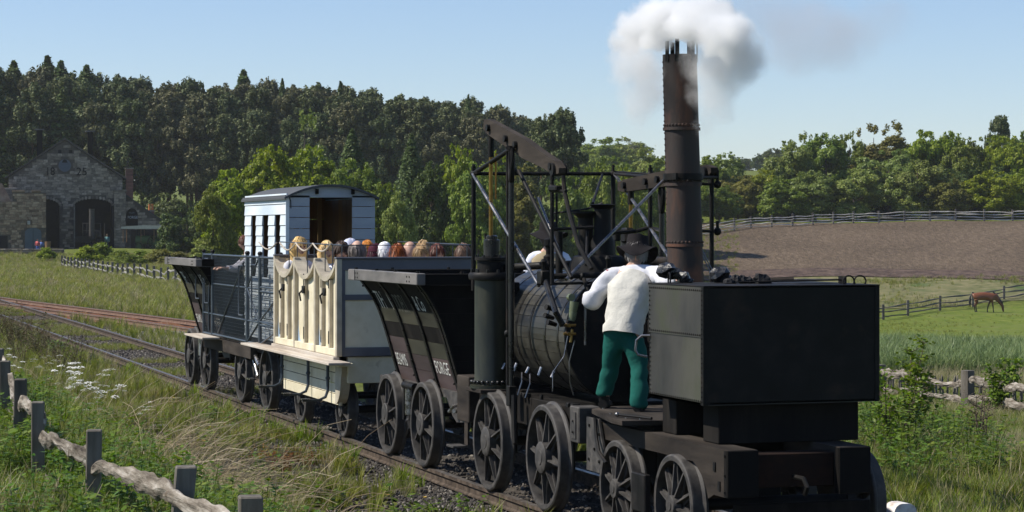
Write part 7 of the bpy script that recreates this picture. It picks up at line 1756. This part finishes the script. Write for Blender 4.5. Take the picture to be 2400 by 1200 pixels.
P = points(9000, -.24, .04, 18, 60, lambda x, y: (x < 6.9)*np.where(green(x, y) < .3, .12, 1)*np.clip((vnoise(x, y, 1.7, 13)-.5)*4, 0, 1)); scatter('broad_leaved_weeds', P, PQ.uniform(.5, 1.4, len(P)), S_w, seed=4)
P = points(14000, -.18, .12, 17, 45, lambda x, y: (x < 6.98)*(x > 5.6)*np.clip((vnoise(x, y, .9, 14)-.5)*4, 0, 1)); scatter('red_sorrel', P, PQ.uniform(.4, 1.1, len(P)), S_s, seed=5)
# tall tufts growing through the rails
pts = []
for (px, Z, n) in ((845, 27.6, 9), (968, 25.0, 6), (650, 33, 6), (590, 35, 7), (700, 31, 3), (508, 38, 6), (330, 44, 10), (740, 30, 6)):
    x, y = world_of(PX(px), Z)
    for _ in range(n): X_, Y_ = 6.76+PQ.normal(0, .09), y+PQ.normal(0, .28); pts.append((X_, Y_, hz(X_, Y_)))
scatter('tall_grass_by_the_rail', np.array(pts), PQ.uniform(.5, 1.15, len(pts)), S_l, seed=6)
# between the rails and between the tracks, far left
P0 = []
Z = PQ.uniform(38, 92, 9000); x = PQ.uniform(7.1, 8.4, 9000); keep = (vnoise(x, Z, 2, 17) > .45); x, y_ = x[keep], Z[keep]; P = np.stack([x, y_, height(x, y_)-.03], 1); scatter('grass_between_the_rails', P, PQ.uniform(.25, .6, len(P)), S_g, seed=7)
P = points(16000, -.26, -.06, 45, 110, lambda x, y: (x > 8.7)*(.35+.65*vnoise(x, y, 4, 18))*1.0); scatter('trackside_grass', P, PQ.uniform(.6, 1.2, len(P)), S_g, seed=8)
# meadows beyond
P = points(75000, -.36, .02, 70, 222, lambda x, y: (.35+.65*vnoise(x, y, 9, 19)), .8); scatter('far_meadow_grass', P, PQ.uniform(.35, 1.0, len(P)), S_f, seed=9)
P = points(52000, .12, .27, 17, 70, lambda x, y: (x > 9.9)*1.0, 1.0); scatter('long_grass_right', P, PQ.uniform(.55, 1.25, len(P)), S_g+S_l, seed=10)
P = points(9000, .12, .27, 26, 68, lambda x, y: (x > 9.9)*np.clip((vnoise(x, y, 2.5, 21)-.4)*3, 0, 1)); scatter('seeding_grass_right', P, PQ.uniform(.6, 1.15, len(P)), S_d, seed=11)
P = points(9000, -.03, .13, 17, 120, lambda x, y: (x > 9.3)*1.0); scatter('grass_beyond_the_train', P, PQ.uniform(.7, 1.5, len(P)), S_g, seed=12)
# reed bed
P = points(15000, .10, .228, 76, 112, lambda x, y: (.5+.5*vnoise(x, y, 6, 22))); u_ = (P[:, 0]*CS-P[:, 1]*SN)/(P[:, 0]*SN+P[:, 1]*CS)
scatter('reed_bed', P, PQ.uniform(.55, 1.05, len(P))*np.clip((.255-u_)/.03, .25, 1), S_r, seed=13)
P = points(5000, .15, .27, 66, 84, lambda x, y: (.3+.7*vnoise(x, y, 3, 23))); scatter('rank_grass_by_the_reeds', P, PQ.uniform(.9, 1.9, len(P)), S_g+S_d, seed=14)
P = points(4500, .13, .27, 112, 178, lambda x, y: np.clip((vnoise(x, y, 8, 24)-.45)*3, 0, 1)*.8); scatter('paddock_tufts', P, PQ.uniform(.25, .6, len(P)), S_f[:2], seed=15)
P = points(7000, .10, .27, 186, 211, lambda x, y: np.clip((vnoise(x, y, 7, 25)-.3)*2, 0, 1)); scatter('rough_pasture_grass', P, PQ.uniform(.5, 1.0, len(P)), S_f, seed=16)
P = points(7000, -.03, .10, 180, 262, lambda x, y: (.4+.6*vnoise(x, y, 9, 26))); scatter('lawn_tufts', P, PQ.uniform(.4, .9, len(P)), S_f[:2], seed=17)
# dead straw lying over in the left foreground
def straw_src(seed):
    q = random.Random(seed); mb = MB()
    for _ in range(16):
        a = q.gauss(0, .65); L = q.uniform(.6, 1.3); el = q.uniform(.6, 1.35); b = Vector((math.cos(a), math.sin(a), 0)); o = b*q.uniform(-.12, .12)+Vector((q.uniform(-.15, .15), q.uniform(-.15, .15), 0))
        pts = [o]; d = Vector((b.x*math.cos(el), b.y*math.cos(el), math.sin(el)))
        for k in range(5): d = (d+Vector((0, 0, -.10-.10*k*q.uniform(.3, 1)))+b*.06).normalized(); pts.append(pts[-1]+d*L/5)
        pw = Vector((-b.y, b.x, 0))*.0035; vs = []
        for i, p in enumerate(pts): w = 1-.12*i; vs += [p-pw*w, p+pw*w, p+Vector((0, 0, .006*w))]
        mb.add(vs, [(3*i+k, 3*i+(k+1) % 3, 3*i+3+(k+1) % 3, 3*i+3+k) for i in range(5) for k in range(3)])
    return mb
S_st = [src(straw_src(i), GM['straw']) for i in range(4)]
pts = []; rot = []
for (px, Z, n, sp, ra) in ((450, 24.0, 18, .7, 1.1), (430, 21.5, 16, .6, .8), (480, 19.5, 16, .5, .5), (400, 19, 9, .5, .4), (390, 27, 14, .8, 1.3), (370, 31, 9, .9, 1.6), (600, 20.5, 4, .35, .6), (170, 38, 18, 1.5, 1.2), (330, 24, 10, .7, 1.0)):
    x, y = world_of(PX(px), Z)
    for _ in range(n):
        X_, Y_ = x+PQ.normal(0, sp*.55), y+PQ.normal(0, sp)
        if X_ < 4.5+PQ.normal(0, .3): pts.append((X_, Y_, hz(X_, Y_)-.02)); rot.append(ra-TH+PQ.normal(0, .3))
scatter('dead_straw', np.array(pts), PQ.uniform(.55, 1.1, len(pts)), S_st, zrot=np.array(rot), tilt=.2, seed=20)
# cinders and stones beside the line
def stone_src(seed):
    mb = MB(); q = random.Random(seed); mb.ball((0, 0, 0), 1, 6, 0, (1, q.uniform(.6, 1), q.uniform(.4, .75)))
    mb.v = [tuple(Vector(v)*q.uniform(.75, 1.15)) for v in mb.v]; mb.sm = [False]*len(mb.f); return mb
GM['cinder'] = surf('cinders', [(.045, .040, .036), (.10, .09, .08)], .9, 0, 3, bump=.3, spec=.15); GM['grit'] = surf('pale_grit', [(.16, .145, .12), (.32, .29, .25)], .9, 0, 3, bump=.3, spec=.15)
S_c = [src(stone_src(i), GM['cinder']) for i in range(3)]+[src(stone_src(9), GM['grit'])]
n = 60000; y = 9+62*PQ.random(n)**1.5; x = np.where(PQ.random(n) < .55, PQ.uniform(3.2, 6.95, n), PQ.uniform(6.2, 9.4, n)); keep = (x > 6.2) | (PQ.random(n) < np.clip((green(x, y) < .55)*1.0, .12, 1)*(y < 34)); x, y = x[keep], y[keep]
scatter('cinders', np.stack([x, y, height(x, y)+np.where(np.abs(x-7.75) < 1.5, .035, .01)], 1), PQ.uniform(.010, .034, len(x)), S_c, tilt=1, seed=21)
n = 9000; y = PQ.uniform(44, 64, n); x = np.interp(y, SY, SX)-PQ.uniform(1.0, 3.4, n)+(y-46)*.04; scatter('grey_stones', np.stack([x, y, height(x, y)+.03], 1), PQ.uniform(.02, .06, n), [S_c[3], src(stone_src(12), M['greyballast'])], tilt=1, seed=22)
# white umbels, yellow flowers
def umbel(seed):
    q = random.Random(seed); mb = MB()
    for _ in range(5):
        tip = Vector((q.uniform(-.22, .22), q.uniform(-.22, .22), q.uniform(.55, .85))); r_ = q.uniform(.05, .085)
        for k in range(26):
            a = q.uniform(0, 6.28); rr_ = r_*math.sqrt(q.random()); c = tip+Vector((math.cos(a)*rr_, math.sin(a)*rr_, -rr_*.3+q.uniform(-.008, .008))); s = .011; mb.add([c+Vector((s, 0, 0)), c+Vector((0, s, .003)), c+Vector((-s, 0, 0)), c+Vector((0, -s, -.003))], [(0, 1, 2, 3)])
    return mb
S_u = [src(umbel(i), GM['white']) for i in range(3)]
pts = []
for (px, Z, n, sp) in ((180, 29.5, 8, .28), (215, 28.5, 4, .25), (5, 36, 6, .4), (235, 26.5, 2, .2)):
    x, y = world_of(PX(px), Z)
    for _ in range(n): X_, Y_ = x+PQ.normal(0, sp), y+PQ.normal(0, sp*1.3); pts.append((X_, Y_, hz(X_, Y_)+.05))
scatter('white_umbel_flowers', np.array(pts), PQ.uniform(.7, 1.0, len(pts)), S_u, tilt=.1, seed=23)
mb = MB()
for k in range(7):
    a = k*.9; c = Vector((.015*math.cos(a), .015*math.sin(a), .22)); mb.add([c+Vector((.012*math.cos(a), .012*math.sin(a), .006)), c+Vector((-.008, .01, 0)), c+Vector((.0, -.012, 0))], [(0, 1, 2)])
P = points(300, .150, .215, 24, 36, lambda x, y: (x > 10.2)*1.0); scatter('leafy_growth_right', P, PQ.uniform(.5, 1.4, len(P)), S_n, seed=31)
S_y = [src(mb, GM['yellow'])]
P = points(90, -.2, .0, 18, 60, lambda x, y: (x < 6.8)*1.0); scatter('yellow_flowers', P, PQ.uniform(.6, 1.1, len(P)), S_y, seed=24)
# dead bramble clumps at the left edge, sapling at the right
S_b = [src(weed(160, .9, .8, .06, 90+i, .8), GM['gorse']) for i in range(2)]
pts = []
for (px, Z, n) in ((20, 60, 34), (75, 54, 22), (30, 50, 14), (120, 46, 5)):
    x, y = world_of(PX(px), Z)
    for _ in range(n): X_, Y_ = x+PQ.normal(0, .7), y+PQ.normal(0, 1.5); pts.append((X_, Y_, hz(X_, Y_)))
pts = [p for p in pts if p[0] < 6.2]
scatter('dead_brambles', np.array(pts), PQ.uniform(.6, 1.25, len(pts)), S_b, seed=25)
def sapling(label, px, Z, H, nst, spread, leaf, mat, seed, nleaf=34):
    q = random.Random(seed); x, y = world_of(PX(px), Z); g0 = hz(x, y); T = thing('sapling', label, 'sapling', (x, y, g0)); mb = MB(); lf = MB()
    for s in range(nst):
        a = q.uniform(0, 6.28); base = Vector((x+q.uniform(-.06, .06), y+q.uniform(-.06, .06), g0)); pts = [base]; d = Vector((math.cos(a)*.12, math.sin(a)*.12, 1)).normalized(); L = H*q.uniform(.6, 1)
        for k in range(7): d = (d+Vector((q.uniform(-.1, .1), q.uniform(-.1, .1), .05))).normalized(); pts.append(pts[-1]+d*L/7)
        mb.path(pts, [.018*(1-k/8.5) for k in range(8)], 5)
        for k in range(1, 8):
            for _ in range(3):
                b = q.uniform(0, 6.28); u = Vector((math.cos(b), math.sin(b), q.uniform(.2, .8))).normalized(); l2 = spread*q.uniform(.4, 1)*(1.1-k/9); p0 = pts[k]; p1 = p0+u*l2; mb.path([p0, p1], [.006, .002], 4)
                for _ in range(nleaf//4):
                    c = p0.lerp(p1, q.uniform(.2, 1.05))+Vector((q.uniform(-.05, .05), q.uniform(-.05, .05), q.uniform(-.05, .05))); e = Vector((q.uniform(-1, 1), q.uniform(-1, 1), q.uniform(-.6, .3))).normalized(); s_ = leaf*q.uniform(.6, 1.2); v = e.cross(Vector((q.uniform(-1, 1), q.uniform(-1, 1), 1))).normalized()
                    lf.add([c, c+e*s_*.5+v*s_*.32, c+e*s_, c+e*s_*.5-v*s_*.32], [(0, 1, 2, 3)])
    mb.build('stems', M['bark'], T); tag(lf.build('leaves', mat, T, fix=False), kind='stuff')
sapling('leafy young alder with several thin stems right of the tender', 2135, 29.5, 1.6, 5, .55, .085, GM['nettle'], 3, 44)
sapling('small sprawling willow shoot in front of the near tender side grass', 2095, 27.0, 1.3, 5, .5, .065, GM['lush'], 4, 36)
sapling('bare darkish sapling near the bottom right edge', 2300, 28.5, 1.0, 6, .45, .03, GM['gorse'], 5, 14)
sapling('leafy shoot growing over the end of the grey fence', 2345, 53, 1.5, 6, .6, .13, GM['nettle'], 6, 40)
# ------------------------------------------------------------------ steam and smoke from the chimney
def plume(name, blobs, dens, col, box, nscale=1.6, dist=.5, seed=0, anis=.2, erode=1.0):
    """blobs: (centre, radii) ellipsoids whose union, broken up by noise, holds the vapour"""
    m = bpy.data.materials.new(name); m.use_nodes = True; t = m.node_tree; t.nodes.clear(); L = t.links.new
    o = t.nodes.new('ShaderNodeOutputMaterial'); v = t.nodes.new('ShaderNodeVolumePrincipled'); L(v.outputs[0], o.inputs['Volume'])
    g = t.nodes.new('ShaderNodeNewGeometry'); nz = N(t, 'ShaderNodeTexNoise', i_Scale=nscale, i_Detail=5, i_Roughness=.6); off = N(t, 'ShaderNodeVectorMath', operation='ADD'); L(g.outputs['Position'], off.inputs[0]); off.inputs[1].default_value = (seed, seed*2, 0); L(off.outputs[0], nz.inputs['Vector'])
    sub = N(t, 'ShaderNodeVectorMath', operation='SUBTRACT'); L(nz.outputs['Color'], sub.inputs[0]); sub.inputs[1].default_value = (.5, .5, .5)
    ma = N(t, 'ShaderNodeVectorMath', operation='MULTIPLY_ADD'); L(sub.outputs[0], ma.inputs[0]); ma.inputs[1].default_value = (dist, dist, dist); L(g.outputs['Position'], ma.inputs[2])
    acc = None
    for (c, r, wgt) in blobs:
        s = N(t, 'ShaderNodeVectorMath', operation='SUBTRACT'); L(ma.outputs[0], s.inputs[0]); s.inputs[1].default_value = c
        d = N(t, 'ShaderNodeVectorMath', operation='DIVIDE'); L(s.outputs[0], d.inputs[0]); d.inputs[1].default_value = r
        l = N(t, 'ShaderNodeVectorMath', operation='LENGTH'); L(d.outputs[0], l.inputs[0])
        mr = N(t, 'ShaderNodeMapRange', interpolation_type='SMOOTHSTEP'); L(l.outputs['Value'], mr.inputs[0]); mr.inputs[1].default_value = 1.25; mr.inputs[2].default_value = .30; mr.inputs[3].default_value = 0; mr.inputs[4].default_value = wgt
        if acc is None: acc = mr.outputs[0]
        else:
            a = N(t, 'ShaderNodeMath', operation='MAXIMUM'); L(acc, a.inputs[0]); L(mr.outputs[0], a.inputs[1]); acc = a.outputs[0]
    n2 = N(t, 'ShaderNodeTexNoise', i_Scale=nscale*1.5, i_Detail=7, i_Roughness=.68, i_Distortion=.5); L(off.outputs[0], n2.inputs['Vector'])
    k1 = N(t, 'ShaderNodeMath', operation='MULTIPLY_ADD'); L(n2.outputs['Fac'], k1.inputs[0]); k1.inputs[1].default_value = -erode; k1.inputs[2].default_value = 0
    k2 = N(t, 'ShaderNodeMath', operation='MULTIPLY_ADD'); L(acc, k2.inputs[0]); k2.inputs[1].default_value = 1+erode*.55; L(k1.outputs[0], k2.inputs[2]); k3 = N(t, 'ShaderNodeMath', operation='MAXIMUM'); L(k2.outputs[0], k3.inputs[0]); k3.inputs[1].default_value = 0
    m2 = N(t, 'ShaderNodeMath', operation='MULTIPLY'); L(k3.outputs[0], m2.inputs[0]); m2.inputs[1].default_value = dens
    L(m2.outputs[0], v.inputs['Density']); v.inputs['Color'].default_value = (*col, 1); v.inputs['Anisotropy'].default_value = anis
    mb = MB(); mb.box(*box); ob = mb.build(name, m); return ob
def bp(px, py, x, r, w=1.0, ry=None):
    """blob at picture height py above the track, in the plane of the chimney"""
    a = (px-1200)/5300; Z = x/(SN+a*CS); X = a*Z; k = Z/5300
    return ((x, -X*SN+Z*CS, CAMZ-(py-540)*k), (r*k, r*k, (ry or r)*k), w)
cx_ = 8.0
B1 = [bp(1500, 60, cx_, 85, 1, 62), bp(1570, 40, cx_, 110, 1, 62), bp(1650, 38, cx_+.05, 110, 1, 66), bp(1735, 80, cx_, 100, 1, 80), bp(1765, 110, cx_, 66, .8, 60), bp(1690, 70, cx_, 95, 1, 62), bp(1620, -50, cx_, 190, .5, 90), bp(1470, 90, cx_, 66, .8, 60), bp(1590, 66, cx_+.12, 90, 1, 44), bp(1625, 70, 7.95, 105, 1, 40), bp(1540, 100, 7.9, 66, .9, 42), bp(1690, 108, 7.95, 66, .9, 44), bp(1440, 110, cx_, 42, .5, 44), bp(1800, 95, cx_, 45, .5, 60)]
o_ = tag(plume('steam', B1, 12, (.995, .995, .995), (7.0, 9.2, 18.0, 21.4, 3.95, 5.6), 3.8, .46, anis=0, erode=1.6), 'dense white steam billowing round the chimney top', 'steam', kind='stuff')
B2 = [bp(1490, 150, 7.75, 95, .9, 90), bp(1500, 230, 7.8, 85, .7, 100), bp(1490, 310, 7.9, 80, .36, 70), bp(1530, 190, 8.4, 70, .7, 110), bp(1700, 140, 8.25, 115, 1, 90), bp(1680, 210, 8.25, 75, .85, 90), bp(1660, 280, 8.25, 44, .6, 80), bp(1745, 130, 8.2, 80, .8, 70)]
tag(plume('trailing_steam', B2, 3.6, (1, .985, .975), (7.2, 9.2, 17.4, 22.0, 2.95, 4.5), 3.0, .45, 3, .0, 1.15), 'thin pinkish steam drifting down either side of the chimney', 'steam', kind='stuff')
B3 = [bp(1900, 90, 9.8, 190, .6, 110), bp(2050, 60, 9.9, 170, .4, 90), bp(1800, 30, 9.7, 170, .5, 80), bp(1780, 200, 9.6, 60, .3, 60), bp(1860, 130, 9.7, 100, .3, 60)]
tag(plume('drifting_smoke', B3, 1.5, (.72, .72, .76), (9.31, 10.6, 17.0, 23.5, 3.9, 5.9), 1.6, .7, 7, .0, .6), 'faint grey smoke drifting away to the right of the chimney', 'smoke', kind='stuff')
# ------------------------------------------------------------------ thin blue air over the valley
mh = bpy.data.materials.new('valley_air'); mh.use_nodes = True; th_ = mh.node_tree; th_.nodes.clear()
oh = th_.nodes.new('ShaderNodeOutputMaterial'); vh = th_.nodes.new('ShaderNodeVolumePrincipled'); th_.links.new(vh.outputs[0], oh.inputs['Volume'])
vh.inputs['Color'].default_value = (.90, .94, 1, 1); vh.inputs['Density'].default_value = .00011; vh.inputs['Anisotropy'].default_value = .2
tag(MB().box(-4100, 4100, -4100, 4100, -8, 70).build('haze', mh), kind='stuff')
